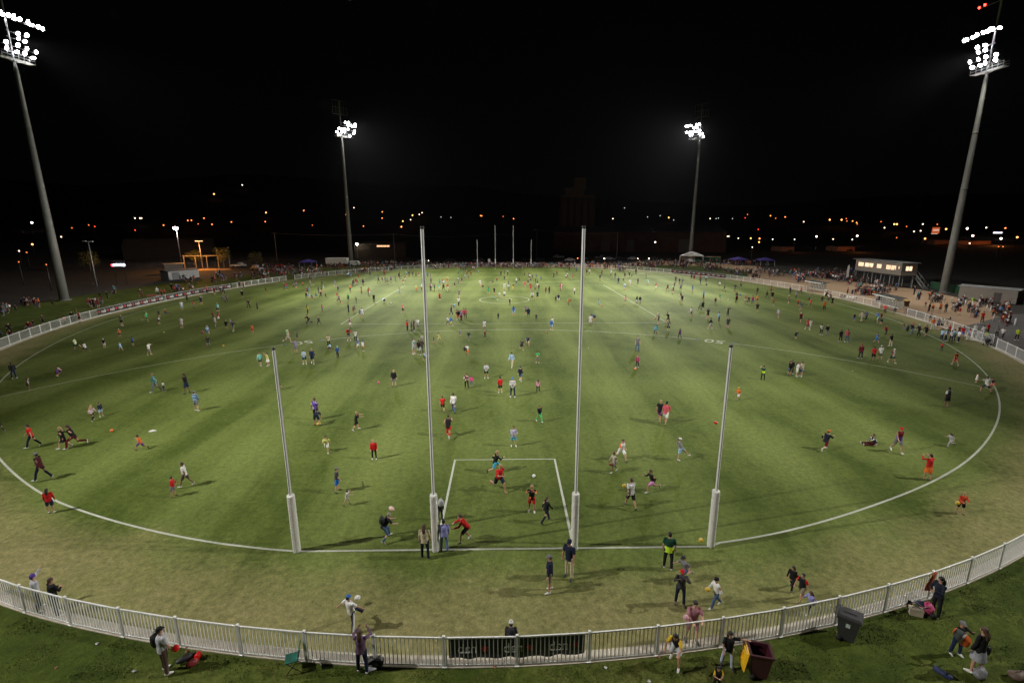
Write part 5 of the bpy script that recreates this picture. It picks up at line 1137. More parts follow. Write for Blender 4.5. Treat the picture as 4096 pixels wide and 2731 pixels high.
FAR = [
(54,84,1.7,'stand','bk','dg','t'),(-41,89,1.7,'stand','bk','dg','t'),(-40,88,1.7,'stand','bk','pk','s'),(40,91,1.8,'stand','gp','dg','t'),(13,93,1.8,'stand','rd','lrd','s'),(-57,70,1.4,'lunge','rd','gy','s'),
(13,93,1.8,'stand','whb','lb','s'),(9,87,1.7,'stand','mr','mr','s'),(-38,82,1.6,'walk','bk','dg','t'),(52,90,1.7,'stand','nv','gy','s'),(-43,89,1.7,'stand','bl','bl','s'),(-14,93,1.8,'walk','bk','bk','t'),
(-41,53,1.2,'stand','lb','gy','s'),(-86,67,1.3,'stand','bk','bk','t'),(-13,93,1.8,'run','rd','wh','s'),(64,85,1.6,'run','rd','dg','t'),(58,86,1.7,'stand','rd','bk','s'),(52,90,1.7,'stand','bk','dg','s'),
(-26,65,1.3,'walk','gy','gy','s'),(-9,41,1.0,'walk','dg','gy','s'),(37,91,1.7,'run','dg','dg','s'),(-29,86,1.6,'fold','or','wh','s'),(5,56,1.2,'stand','dg','dg','t'),(65,60,1.3,'stand','dg','dg','s'),
(-0,94,1.8,'stand','wh','wh','s'),(-35,92,1.7,'stand','or','bk','t'),(-19,93,1.7,'stand','wh','mr','t'),(-57,61,1.2,'walk','dg','dg','s'),(37,87,1.6,'stand','br','br','s'),(6,93,1.7,'stand','dg','dg','s'),
(-53,55,1.2,'stand','wh','bk','s'),(-45,28,0.8,'crouch','hooppu','mr','s'),(56,51,1.1,'bend','bk','dg','s'),(74,63,1.3,'stand','or','bk','s'),(76,60,1.2,'stand','rd','rd','s'),(42,89,1.6,'stand','bl','bl','s'),
(14,55,1.2,'bend','dbl','dg','s'),(-47,59,1.2,'stand','mr','dg','t'),(-9,67,1.3,'stand','lb','bl','s'),(-62,89,1.6,'stand','dg','bk','s'),(-17,93,1.7,'fold','mrw','bk','t'),(-16,93,1.7,'stand','nv','dgr','s'),
(2,93,1.7,'stand','bk','ye','s'),(-63,90,1.6,'stand','bk','bk','t'),(-6,45,1.0,'run','gp','gp','s'),(-1,57,1.2,'stand','bk','dg','t'),(-51,96,1.7,'stand','rd','bl','s'),(-64,100,1.7,'stand','dg','dg','s'),
(31,101,1.8,'walk','wh','wh','s'),(-63,100,1.7,'stand','rd','bk','t'),(35,93,1.7,'walk','rd','wh','s'),(-20,92,1.6,'walk','lye','or','s'),(-17,94,1.7,'fold','wh','dg','t'),(-24,61,1.2,'stand','bl','bl','s'),
(28,94,1.7,'run','whb','bl','s'),(-6,102,1.8,'walk','wh','wh','s'),(50,91,1.6,'walk','br','dg','s'),(-15,93,1.6,'stand','gr','wh','s'),(-88,68,1.3,'stand','wh','dg','t'),(-87,91,1.6,'sit','dg','bk','t'),
(-68,46,1.0,'stand','dbl','dnv','t'),(-70,58,1.1,'lunge','bk','or','t'),(-74,87,1.5,'stand','rd','bk','t'),(-90,81,1.4,'stand','bk','bk','t'),(-38,93,1.6,'run','gy','dg','t'),(6,92,1.6,'fold','rd','rd','s'),
(5,99,1.7,'walk','lrd','lrd','s'),(-26,64,1.2,'stand','mr','bk','s'),(1,93,1.6,'stand','wh','gy','s'),(54,69,1.3,'walk','rd','dg','s'),(57,53,1.1,'stand','aq','aq','s'),(65,50,1.0,'walk','br','bk','t'),
(-52,97,1.6,'stand','mr','bk','t'),(29,105,1.8,'stand','nv','nv','t'),(45,104,1.7,'stand','gy','gy','s'),(50,105,1.8,'stand','dg','dg','t'),(-21,38,0.9,'crouch','lb','mr','s'),(8,99,1.7,'stand','bk','wh','s'),
(-36,106,1.7,'stand','dg','bk','t'),(-47,100,1.7,'walk','gy','gy','s'),(10,75,1.3,'stand','bk','bk','s'),(51,96,1.6,'stand','wh','gy','s'),(-16,102,1.7,'walk','te','te','s'),(-21,107,1.7,'stand','bk','dg','t'),
(-50,99,1.6,'stand','bl','dg','s'),(-42,103,1.7,'walk','gp','bl','s'),(-12,109,1.7,'stand','lgy','gy','s'),(1,72,1.3,'stand','bk','bk','t'),(-12,99,1.6,'stand','gy','bk','s'),(1,100,1.6,'stand','nv','dg','t'),
(-32,66,1.2,'stand','rd','bl','s'),(53,109,1.8,'stand','lb','dg','t'),(50,70,1.3,'stand','rd','dg','s'),(-30,107,1.7,'stand','gy','gy','s'),(-15,110,1.8,'stand','lye','or','s'),(3,105,1.7,'stand','wh','dg','t'),
(8,106,1.7,'stand','nv','dg','t'),(-30,111,1.7,'stand','gy','dg','s'),(-15,102,1.6,'stand','wh','gy','s'),(-38,107,1.7,'stand','mr','bk','s'),(40,72,1.3,'stand','mr','dg','s'),(-38,104,1.6,'stand','br','dg','t'),
(-11,39,0.8,'run','gr','gy','t'),(36,103,1.6,'walk','lgr','lb','s'),(-70,57,1.0,'stand','dg','gy','t'),(-78,76,1.3,'stand','dg','gy','t'),(51,112,1.7,'stand','mr','mr','s'),(43,77,1.3,'stand','gr','lgr','s'),
(-19,108,1.7,'stand','gy','dg','t'),(-38,105,1.6,'stand','br','dg','s'),(45,109,1.7,'stand','dg','dg','t'),(7,116,1.8,'stand','whb','bk','s'),(34,105,1.6,'stand','dg','dg','t'),(-33,110,1.7,'walk','bk','dg','t'),
(-11,108,1.6,'stand','dg','gy','s'),(31,118,1.8,'walk','bk','dg','t'),(-29,76,1.2,'stand','dgr','bk','t'),(26,114,1.7,'stand','nv','dg','s'),(-41,82,1.3,'stand','bk','bk','t'),(-40,81,1.3,'stand','lb','lb','s'),
(-52,113,1.7,'fold','nv','dg','s'),(-1,81,1.3,'stand','wh','lgy','s'),(-30,122,1.8,'stand','bk','bk','t'),(34,119,1.7,'stand','dgr','dg','s'),(-29,112,1.6,'stand','gy','gy','s'),(19,118,1.7,'walk','gy','rd','s'),
(61,73,1.2,'stand','bk','dg','s'),(51,114,1.7,'stand','bk','dg','s'),(-11,126,1.8,'stand','mr','bk','s'),(53,113,1.6,'stand','rd','dg','t'),(14,120,1.7,'walk','bk','bk','t'),(-74,65,1.0,'stand','mr','mr','t'),
(-74,88,1.3,'stand','rd','mr','t'),(-75,94,1.4,'sit','mr','bk','t'),(-54,128,1.8,'walk','mr','dg','t'),(-27,126,1.7,'stand','nv','dg','s'),(-29,127,1.7,'stand','lb','gy','s'),(51,114,1.6,'stand','nv','dg','t'),
(79,124,1.7,'stand','bk','mr','t'),(32,128,1.8,'stand','wh','wh','s'),(-45,123,1.7,'walk','lb','nv','s'),(-30,121,1.7,'walk','dg','dg','s'),(17,116,1.6,'walk','wh','dg','s'),(-52,126,1.7,'stand','gy','dgr','s'),
(36,122,1.7,'walk','br','dg','s'),(7,120,1.7,'stand','dg','dg','t'),(-22,122,1.6,'stand','bl','gy','s'),(48,79,1.2,'reach','lb','lb','s'),(40,119,1.6,'stand','gy','dg','t'),(-1,126,1.7,'stand','dg','dg','t'),
(-37,82,1.2,'walk','bk','dg','t'),(77,123,1.7,'stand','bk','dg','s'),(-39,82,1.2,'walk','bl','bl','s'),(-23,74,1.1,'bend','lb','nv','s'),(-35,83,1.2,'walk','rd','rd','s'),(-44,136,1.8,'stand','dg','dg','t'),
(57,48,0.8,'stand','mr','gy','t'),(-40,128,1.7,'stand','dgr','dg','t'),(1,129,1.7,'stand','lb','bk','t'),(18,121,1.6,'fold','wh','dg','s'),(25,130,1.7,'stand','mr','dg','s'),(12,72,1.1,'bend','rdo','ye','s'),
(45,106,1.4,'lunge','bk','dg','t'),(29,127,1.7,'stand','mr','dg','t'),(-50,128,1.7,'stand','nv','bk','s'),(7,92,1.3,'stand','gy','dg','s'),(-36,129,1.7,'stand','rd','mr','t'),(8,94,1.3,'stand','bk','bk','t'),
(-42,95,1.3,'stand','lb','lb','s'),(41,98,1.3,'stand','mr','dg','t'),(26,131,1.7,'stand','wh','wh','s'),(-0,127,1.6,'stand','bk','dg','t'),(-56,78,1.1,'bend','gy','gy','s'),(40,130,1.7,'stand','bk','dg','t'),
(21,140,1.8,'stand','bk','dg','t'),(-28,126,1.6,'stand','nv','dg','t'),(-72,55,0.8,'sit','bk','dg','t'),(-77,96,1.3,'sit','rd','bk','t'),(-39,80,1.1,'lunge','bl','pk','s'),(23,138,1.7,'stand','bl','dg','t'),
(-46,105,1.3,'walk','bk','dg','t'),(-31,87,1.2,'walk','rd','dg','t'),(-54,92,1.2,'stand','bk','mr','t'),(-55,77,1.0,'crouch','gy','dg','t'),(-13,134,1.6,'walk','dg','gr','s'),(-41,142,1.7,'stand','wh','dg','s'),
(6,105,1.3,'stand','dg','dg','s'),(4,111,1.3,'run','dg','dg','t'),(-33,94,1.2,'walk','gy','gy','s'),(-50,103,1.2,'stand','or','dg','t'),(-48,105,1.2,'stand','dg','dg','s'),(-51,100,1.2,'stand','gy','dg','t'),
(45,109,1.3,'stand','br','dg','s'),(-51,113,1.3,'stand','gy','dg','s'),(-32,113,1.3,'stand','bk','dg','s'),(-27,115,1.3,'stand','rd','wh','s'),(-58,64,0.9,'sit','rd','bl','s'),(-52,104,1.2,'stand','pk','gy','s'),
(59,102,1.2,'stand','mr','dg','t'),(-5,96,1.1,'bend','dg','dg','s'),(-26,107,1.2,'run','rd','wh','s'),(-31,23,0.5,'lie','wh','dg','t'),(-33,114,1.3,'stand','mr','dg','s'),(-0,115,1.3,'stand','bk','dg','t'),
(-11,118,1.3,'stand','lb','gy','s'),(-38,108,1.2,'stand','rd','rd','s'),(-21,121,1.3,'stand','gy','gy','s'),(9,120,1.3,'stand','bl','dg','s'),(-16,108,1.2,'stand','rd','dg','t'),(-25,125,1.3,'walk','rd','wh','s'),
(37,123,1.3,'stand','gr','dg','t'),(52,36,0.6,'lie','rd','bk','t'),(-2,112,1.2,'walk','rd','dg','t'),(-10,129,1.3,'stand','rd','mr','s'),(7,111,1.2,'run','dg','dg','t'),(57,98,1.1,'crouch','bk','dg','t'),
(-10,118,1.2,'stand','gy','gy','s'),(-26,126,1.3,'stand','bk','bk','t'),(-71,53,0.7,'sit','bk','mr','t'),(70,55,0.7,'sit','dnvg','bk','t'),(77,68,0.8,'stand','mr','bk','t'),(50,101,1.1,'crouch','bk','bk','t'),
(50,101,1.1,'crouch','wh','dg','t'),(-43,136,1.3,'stand','rd','dg','t'),(-36,107,1.1,'bend','dg','dg','s'),(6,126,1.2,'stand','mr','dg','t'),(8,120,1.2,'stand','dg','dg','t'),(-45,126,1.2,'stand','bl','lb','s'),
(16,130,1.2,'walk','rd','bk','t'),(16,131,1.2,'stand','bk','dg','t'),(10,116,1.1,'crouch','bl','bl','s'),(-14,132,1.2,'stand','te','dg','t'),(26,131,1.2,'stand','gy','dg','t'),(21,135,1.2,'stand','gy','gy','s'),
(-75,96,0.9,'sit','wh','rd','t'),(-8,133,1.2,'stand','lb','dg','t'),(-42,123,1.0,'crouch','rd','dg','s'),(-3,110,0.9,'sit','dg','dg','s'),(-75,72,0.6,'sit','dg','br','t'),(-2,80,0.6,'sit','aq','gy','s'),
(32,112,0.8,'crouch','mr','dg','s'),
]
# ---------------------------------------------------------------- people
CC = dict(aq=(.22,.55,.5), bk=(.014,.014,.016), bl=(.06,.18,.5), bnv=(.015,.02,.045), br=(.10,.065,.045), brg=(.03,.5,.16), cr=(.55,.47,.33), cy=(.05,.38,.6), dbl=(.03,.08,.22), dg=(.05,.05,.055), dgr=(.012,.06,.035), dnv=(.012,.018,.04), dnvg=(.016,.02,.035), gp=(.22,.19,.27), gr=(.06,.42,.16), gy=(.19,.19,.2), gyb=(.13,.16,.2), jn=(.07,.12,.22), jnl=(.13,.2,.36), kbr=(.12,.085,.06), kh=(.25,.21,.14), lav=(.28,.28,.6), lb=(.32,.5,.7), lgb=(.42,.46,.58), lgg=(.3,.31,.34), lgr=(.36,.55,.38), lgy=(.45,.46,.49), lime=(.5,.62,.35), lpk=(.6,.3,.36), lrd=(.6,.1,.13), lye=(.6,.58,.2), mr=(.14,.012,.02), mrd=(.10,.01,.015), nv=(.015,.025,.07), nvg=(.02,.03,.05), ol=(.1,.11,.05), pk=(.65,.08,.22), pko=(.6,.16,.12), plum=(.11,.035,.13), plumd=(.14,.08,.14), pu=(.12,.06,.35), rbl=(.02,.16,.6), rd=(.55,.02,.02), rdo=(.6,.07,.03), te=(.03,.22,.25), wh=(.72,.72,.70), whb=(.72,.74,.8), ye=(.65,.42,.03), be=(.42,.38,.3), mlt=(.6,.25,.5))
CC['dpk'] = (.42, .19, .22); CC['or'] = (.75, .16, .03); CC['hv'] = (.55, .8, .04); CC['yeb'] = (.6, .5, .05)
# two-tone garments: (colour, colour, pattern)
PT = dict(hoopwm=('wh','mr','h'), hooppu=('pu','wh','h'), hooppk=('pk','lgy','h'), hoopww=('wh','lgy','h'), hooplb=('lb','dnv','h'), hoopwp=('lpk','wh','h'), hoopgw=('gy','wh','h'), hooppkb=('bk','pk','h'), strwp=('wh','pu','v'), checkrb=('mr','bk','h'), chk=('wh','nv','c'), orr=('or','rd','s'), puw=('pu','lye','p'), bkr=('bk','rd','s'), bkb=('bk','bk','n'), bkor=('bk','or','p'), bkw=('bk','wh','p'), bkv=('bk','wh','a'), byel=('bk','ye','s'), nvlb=('nv','lb','a'), mrp=('mr','pu','t'), whor=('wh','or','s'), whmr=('wh','mr','s'), rdb=('rd','bl','s'), rdw=('rd','wh','p'), vest=('dgr','hv','t'), gyr=('gy','mr','h'), stryo=('ye','br','v'), nvs=('dnv','wh','a'), mrw=('mr','wh','p'))
FM = {}
def fabric(code):
    if code in FM: return FM[code]
    m_, nt, b, tc = nodes('fabric_' + code); P = tc.outputs['Object']
    def shade(c): 
        f = noise_n(nt, P, 7., 4, .6); return mixc(nt, ramp(nt, f, .3, .7), tuple(q*.8 for q in c), tuple(min(.85, q*1.15) for q in c)), f
    if code in PT:
        a, c2, k = PT[code]; ca, cb = CC[a], CC[c2]; sx = N(nt, 'ShaderNodeSeparateXYZ'); nt.links.new(P, sx.inputs[0]); X, Y, Z = sx.outputs
        gt = lambda v, t: math_n(nt, 'GREATER_THAN', v, t)
        if k == 'h': f = gt(math_n(nt, 'SINE', math_n(nt, 'MULTIPLY', Z, 48.)), .0)
        elif k == 'v': f = gt(math_n(nt, 'SINE', math_n(nt, 'MULTIPLY', Y, 62.)), .0)
        elif k == 'c': f = math_n(nt, 'MULTIPLY', gt(math_n(nt, 'SINE', math_n(nt, 'MULTIPLY', Y, 95.)), 0.), gt(math_n(nt, 'SINE', math_n(nt, 'MULTIPLY', Z, 95.)), 0.))
        elif k == 's': f = gt(math_n(nt, 'ABSOLUTE', Y), .135)
        elif k == 'a': f = gt(math_n(nt, 'ABSOLUTE', Y), .185)
        elif k == 't': f = math_n(nt, 'LESS_THAN', Z, 1.16)
        elif k == 'p': f = gt(noise_n(nt, P, 5.5, 2, .5), .56)
        else: f = math_n(nt, 'MULTIPLY', X, 0.)
        nt.links.new(mixc(nt, f, ca, cb), b.inputs['Base Color'])
    else:
        c, f = shade(CC[code]); nt.links.new(c, b.inputs['Base Color'])
    b.inputs['Roughness'].default_value = .85; b.inputs['Specular IOR Level'].default_value = .2
    FM[code] = m_; return m_
SKIN = [mat('skin_a', (.50, .27, .18), .55, 0, .06), mat('skin_b', (.42, .22, .14), .55, 0, .06), mat('skin_c', (.17, .085, .05), .5, 0, .06), mat('skin_d', (.58, .34, .25), .55, 0, .06)]
EYE = mat('eye_dark', (.03, .02, .02), .3, 0, 0); LIP = mat('lips', (.33, .12, .1), .5, 0, 0)
HAIRC = dict(b=mat('brown_hair', (.06, .032, .018), .6, 0, .3, 12), d=mat('dark_hair', (.012, .010, .009), .55, 0, .3, 12), y=mat('blond_hair', (.38, .25, .12), .6, 0, .25, 12))
HAIRC['gyh'] = mat('grey_hair', (.25, .23, .22), .6, 0, .2, 12)
SHOEM = [mat('white_shoe', (.6, .6, .6), .6, 0, .1), mat('dark_shoe', (.03, .03, .035), .6, 0, .1), mat('brown_shoe', (.12, .07, .05), .6, 0, .1)]

def ld(flex, abd, side):   # limb direction: flex forward (+x), abd outwards
    f, a = R(flex), R(abd); return Vector((math.sin(f) * math.cos(a), side * math.sin(a), -math.cos(f) * math.cos(a)))
# pose: lean, head pitch, legs L/R (thigh flex, shin flex, abd), arms L/R (upper flex, upper abd, fore flex, fore abd)
PO = dict(
 stand=(2, 5, (3, 1, 6), (-3, -5, 6), (4, 10, 14, 4), (8, 12, 18, 2)),
 hand=(3, 0, (8, 2, 6), (-6, -10, 6), (120, 25, 150, -10), (-8, 18, 10, 10)),
 fold=(3, 12, (2, 0, 8), (-4, -6, 8), (22, 14, 88, -48), (22, 14, 84, -50)),
 hold=(6, 20, (6, 2, 8), (-4, -8, 8), (28, 16, 82, -22), (28, 16, 78, -24)),
 walk=(6, 6, (26, 14, 3), (-18, -38, 3), (-26, 10, -8, 6), (26, 10, 44, 0)),
 run=(18, 8, (52, 8, 4), (-22, -84, 4), (-48, 16, 22, 10), (42, 14, 112, -14)),
 kick=(-8, 18, (58, 40, 6), (-6, -10, 6), (-30, 40, -20, 40), (42, 38, 50, 30)),
 lunge=(34, 0, (48, 6, 14), (18, -42, 14), (38, 22, 76, -6), (34, 26, 70, -8)),
 crouch=(28, 6, (104, -34, 12), (84, -52, 12), (50, 14, 78, -16), (54, 12, 82, -18)),
 bend=(86, 40, (16, 2, 12), (8, -6, 12), (-4, 8, 4, 2), (4, 8, 10, 2)),
 up=(2, 2, (4, 0, 7), (-4, -6, 7), (72, 26, 142, -34), (74, 28, 144, -34)),
 reach=(4, 6, (8, 2, 8), (-8, -12, 8), (10, 84, 12, 86), (14, 18, 40, 4)),
 spread=(14, 0, (34, -8, 30), (10, -34, 30), (6, 86, 8, 90), (4, 84, 4, 88)),
 point=(10, 2, (22, 6, 6), (-16, -34, 6), (80, 8, 86, 0), (66, 12, 92, -8)),
 sit=(8, 6, (86, 84, 6), (88, 82, 9), (-18, 16, -6, 6), (20, 14, 66, -10)),
 lie=(0, -30, (2, -6, 8), (4, -2, 8), (100, 16, 130, 0), (96, 18, 140, 6)))
def figure(pose, kid):
    lean, hp, LL, RL, LA, RA = PO[pose]; S = .70 if kid else 1.; HS = .80 if kid else 1.; W_ = .74 if kid else 1.
    up = Vector((math.sin(R(lean)), 0, math.cos(R(lean)))); fw = Vector((math.cos(R(lean)), 0, -math.sin(R(lean)))); Yv = Vector((0, 1, 0))
    pel = Vector((0, 0, .95 * S)); J = {}
    J['waist'] = pel + up * .14 * S; J['chest'] = pel + up * .34 * S; J['neck'] = pel + up * .50 * S
    hu = Vector((math.sin(R(lean * .45 + hp * .3)), 0, math.cos(R(lean * .45 + hp * .3))))
    J['hb'] = J['neck'] + (up * .5 + hu * .5) * .07 * S; J['head'] = J['hb'] + hu * .115 * HS
    hrot = Matrix.Rotation(R(lean * .45 + hp), 3, 'Y')
    legs = []; arms = []
    for s, (tf, sf, ab) in ((1, LL), (-1, RL)):
        h = pel + Yv * s * .095 * W_ - up * .03 * S; k = h + ld(tf, ab, s) * .44 * S; a = k + ld(sf, ab * .3, s) * .43 * S
        fd = ld(sf + 82, ab * .4 + 6, s) if pose not in ('lie',) else ld(sf + 10, 0, s); legs.append((s, h, k, a, fd))
    for s, (uf, ua, ff, fa) in ((1, LA), (-1, RA)):
        sh = pel + up * .455 * S + Yv * s * .185 * W_; e = sh + ld(uf, ua, s) * .28 * S; w_ = e + ld(ff, fa, s) * .25 * S; arms.append((s, sh, e, w_, (w_ - e).normalized()))
    B = MB()
    def T(m_, pts, rs, n=10, side=None): m_.tube(pts, rs, n, side=side)
    def cap(m_, p, r): m_.ell(p, (r, r, r), 10, 6)
    T(B, [pel - up*.09*S, pel - up*.02*S, J['waist'], J['chest'] - up*.04*S, J['chest'] + up*.07*S, J['neck'] - up*.01*S, J['hb']],
      [(.12*W_, .09*S), (.165*W_, .115*S), (.135*W_, .10*S), (.165*W_, .12*S), (.17*W_, .105*S), (.07*W_, .06*S), (.052*W_, .05*S)], 14, side=(0, 1, 0))
    T(B, [J['neck'] - up*.03*S, J['hb'] + hu*.05], [.056*W_, .054*W_], 10)
    B.ell(J['head'], (.098*HS, .078*HS, .118*HS), 16, 12, hrot); B.ell(J['head'] + hrot @ Vector((.03, 0, -.07))*HS, (.055*HS, .05*HS, .05*HS), 10, 8, hrot)
    B.ell(J['head'] + hrot @ Vector((.1, 0, -.015))*HS, (.022*HS, .014*HS, .024*HS), 8, 6, hrot)
    for s in (1, -1): B.ell(J['head'] + hrot @ Vector((-.005, s*.08, -.01))*HS, (.024*HS, .014*HS, .034*HS), 8, 6, hrot)
    for s, h, k, a, fd in legs:
        T(B, [h, h.lerp(k, .3), h.lerp(k, .8), k], [.088*W_, .082*W_, .058*W_, .054*W_]); cap(B, h, .088*W_); cap(B, k, .054*W_)
        T(B, [k, k.lerp(a, .3), k.lerp(a, .8), a], [.05*W_, .056*W_, .036*W_, .034*W_]); f0 = a + Vector((0, 0, -.035*S)) if fd.z > -.9 else a
        B.tube([a - fd*.05*S, a + fd*.03*S + Vector((0,0,-.02*S)), a + fd*.12*S + Vector((0,0,-.035*S)), a + fd*.17*S + Vector((0,0,-.04*S))], [(.03*W_,.04*W_), (.036*W_,.045*W_), (.04*W_,.03*W_), (.032*W_,.018*W_)], 8, side=(0, 1, 0)); cap(B, a, .04*W_)
    for s, sh, e, w_, hd in arms:
        T(B, [sh, sh.lerp(e, .4), e], [.052*W_, .047*W_, .038*W_]); cap(B, sh, .056*W_); cap(B, e, .038*W_); T(B, [e, e.lerp(w_, .35), w_], [.037*W_, .039*W_, .025*W_])
        fx = hd.cross(Yv if abs(hd.y) < .8 else Vector((1, 0, 0))).normalized(); sd = hd.cross(fx).normalized()
        pc = w_ + hd * .045*S; B.tube([w_ - hd*.01, w_ + hd*.03*S, w_ + hd*.085*S], [(.018*W_, .026*W_), (.018*W_, .04*W_), (.015*W_, .038*W_)], 8, side=tuple(fx))
        for i, (o, ln) in enumerate(((-.03, .068), (-.01, .078), (.011, .072), (.031, .058))):
            b0 = w_ + hd*.08*S + sd*o*W_; b1 = b0 + (hd*.9 + fx*.35*s).normalized()*ln*.5*S; b2 = b1 + (hd*.6 + fx*.8*s).normalized()*ln*.5*S; B.tube([b0, b1, b2], [.0105, .0098, .0085], 6)
        t0 = w_ + hd*.025*S - sd*.03*W_; B.tube([t0, t0 - sd*.026*S + hd*.025*S, t0 - sd*.032*S + hd*.055*S + fx*.01], [.0125, .0115, .0095], 6)
    out = {'body': B}
    # garments
    def torso(sl):
        m_ = MB(); e_ = .022
        T(m_, [pel - up*.13*S, pel - up*.04*S, J['waist'], J['chest'] - up*.04*S, J['chest'] + up*.08*S, J['neck'] - up*.02*S, J['neck'] + up*.018*S],
          [((.175+e_)*W_, (.125+e_)*S), ((.168+e_)*W_, (.12+e_)*S), ((.15+e_)*W_, (.11+e_)*S), ((.17+e_)*W_, (.125+e_)*S), ((.178+e_)*W_, (.108+e_)*S), ((.09+e_)*W_, (.07+e_)*S), (.075*W_, .07*S)], 14, side=(0, 1, 0))
        for s, sh, e, w_, hd in arms:
            if sl == 'N': T(m_, [sh + Yv*s*-.03, sh + Yv*s*.012], [.066*W_, .06*W_]); continue
            cap(m_, sh, .074*W_)
            if sl == 'S': T(m_, [sh, sh.lerp(e, .78)], [.07*W_, .074*W_])
            else: T(m_, [sh, e, e.lerp(w_, .95)], [.07*W_, .058*W_, .044*W_]); cap(m_, e, .057*W_)
        return m_
    def lower(kd):
        m_ = MB()
        if kd == 'k':
            mid = (legs[0][2] + legs[1][2]) / 2
            T(m_, [pel + up*.06*S, pel - up*.05*S, pel.lerp(mid, .9)], [(.16*W_, .12*S), (.185*W_, .145*S), (.25*W_, .22*S)], 14, side=(0, 1, 0)); return m_
        T(m_, [pel + up*.07*S, pel, pel - up*.10*S], [(.155*W_, .118*S), (.178*W_, .132*S), (.15*W_, .11*S)], 14, side=(0, 1, 0))
        for s, h, k, a, fd in legs:
            cap(m_, h, .108*W_)
            if kd == 's': T(m_, [h, h.lerp(k, .45), h.lerp(k, .9)], [.108*W_, .104*W_, .096*W_])
            else: T(m_, [h, h.lerp(k, .5), k, k.lerp(a, .5), a + (a-k).normalized()*.02*S], [.108*W_, .088*W_, .07*W_, .066*W_, .062*W_]); cap(m_, k, .072*W_)
        return m_
    for sl in 'SLN': out['top' + sl] = torso(sl)
    for kd in 'tsk': out['low' + kd] = lower(kd)
    hc = J['head'] + hrot @ Vector((-.016, 0, .026)) * HS
    m_ = MB(); m_.ell(hc, (.104*HS, .09*HS, .112*HS), 14, 10, hrot); m_.ell(hc + hrot @ Vector((-.03, 0, -.05))*HS, (.07*HS, .08*HS, .08*HS), 12, 8, hrot); out['hairs'] = m_
    m_ = MB(); m_.ell(hc, (.108*HS, .096*HS, .115*HS), 14, 10, hrot); b0 = hc + hrot @ Vector((-.05, 0, -.03))*HS
    m_.tube([b0, b0 + hrot @ Vector((-.05, 0, -.12))*HS, b0 + hrot @ Vector((-.055, 0, -.25))*HS, b0 + hrot @ Vector((-.04, 0, -.33))*HS], [(.09*HS, .06*HS), (.095*HS, .055*HS), (.08*HS, .045*HS), (.03*HS, .02*HS)], 12, side=(0, 1, 0)); out['hairl'] = m_
    cc_ = J['head'] + hrot @ Vector((-.008, 0, .045)) * HS
    m_ = MB(); m_.ell(cc_, (.112*HS, .098*HS, .092*HS), 14, 8, hrot); m_.ell(cc_ + hrot @ Vector((.115, 0, -.018))*HS, (.075*HS, .075*HS, .012*HS), 12, 6, hrot @ Matrix.Rotation(R(10), 3, 'Y')); out['cap'] = m_
    m_ = MB(); m_.ell(cc_, (.115*HS, .1*HS, .11*HS), 14, 8, hrot); m_.ell(cc_ + hrot @ Vector((0, 0, .115))*HS, (.03, .03, .03), 8, 6); out['beanie'] = m_
    for i, (s, h, k, a, fd) in enumerate(legs):
        m_ = MB(); z = Vector((0, 0, -.03*S)); m_.tube([a - fd*.075*S + z*.6, a - fd*.04*S + z*.6, a + fd*.04*S + z*.9, a + fd*.13*S + z*1.35, a + fd*.195*S + z*1.5], [(.03*W_,.03*W_), (.046*W_,.052*W_), (.05*W_,.05*W_), (.052*W_,.036*W_), (.03*W_,.02*W_)], 9, side=(0, 1, 0)); out['shoe%d' % i] = m_
    if pose == 'lie':
        Q = Matrix.Rotation(R(84), 3, 'Y')
        for m2 in out.values(): m2.v = [tuple(Q @ Vector(v)) for v in m2.v]
        J['head'] = Q @ J['head']; hrot = Q @ hrot
    zmin = min(v[2] for v in out['body'].v + out['shoe0'].v + out['shoe1'].v); xs = 0
    foot = min((legs[0][3], legs[1][3]), key=lambda q: q.z); off = Vector((0 if pose in ('lie', 'sit') else -foot.x * .6, 0, -zmin))
    for m2 in out.values(): m2.v = [(v[0] + off.x, v[1], v[2] + off.z) for v in m2.v]
    top = max(v[2] for v in out['hairs'].v)
    eyes = [J['head'] + off + hrot @ Vector((.09, s*.034, .012))*HS for s in (1, -1)] + [J['head'] + off + hrot @ Vector((.092, 0, -.058))*HS]
    return out, top, eyes, arms, J, off

need = {}
for q in PEOPLE: need.setdefault((q[4], q[2] < 1.42 and q[4] not in ('sit', 'lie', 'crouch', 'bend') or q[10].startswith('child')), 0)
for q in FAR: need.setdefault((q[3], False), 0)
tmp = []; FIG = {}
for (po, kid) in need:
    out, top, eyes, arms, J, off = figure(po, kid); FIG[(po, kid)] = dict(top=top, eyes=eyes, arms=arms, off=off)
    for part, mb in out.items():
        me = mb.mesh(part); o = bpy.data.objects.new('tmp', me); col.objects.link(o)
        rm = o.modifiers.new('r', 'REMESH'); rm.mode = 'VOXEL'; rm.voxel_size = .0125 if part == 'body' else .012 if part.startswith('shoe') else .018
        rm.use_smooth_shade = True
        if part != 'body':
            sm_ = o.modifiers.new('s', 'SMOOTH'); sm_.iterations = 3; sm_.factor = .5
        dc = o.modifiers.new('d', 'DECIMATE'); dc.ratio = .16 if part == 'body' else .34
        tmp.append((po, kid, part, o))
dg = bpy.context.evaluated_depsgraph_get()
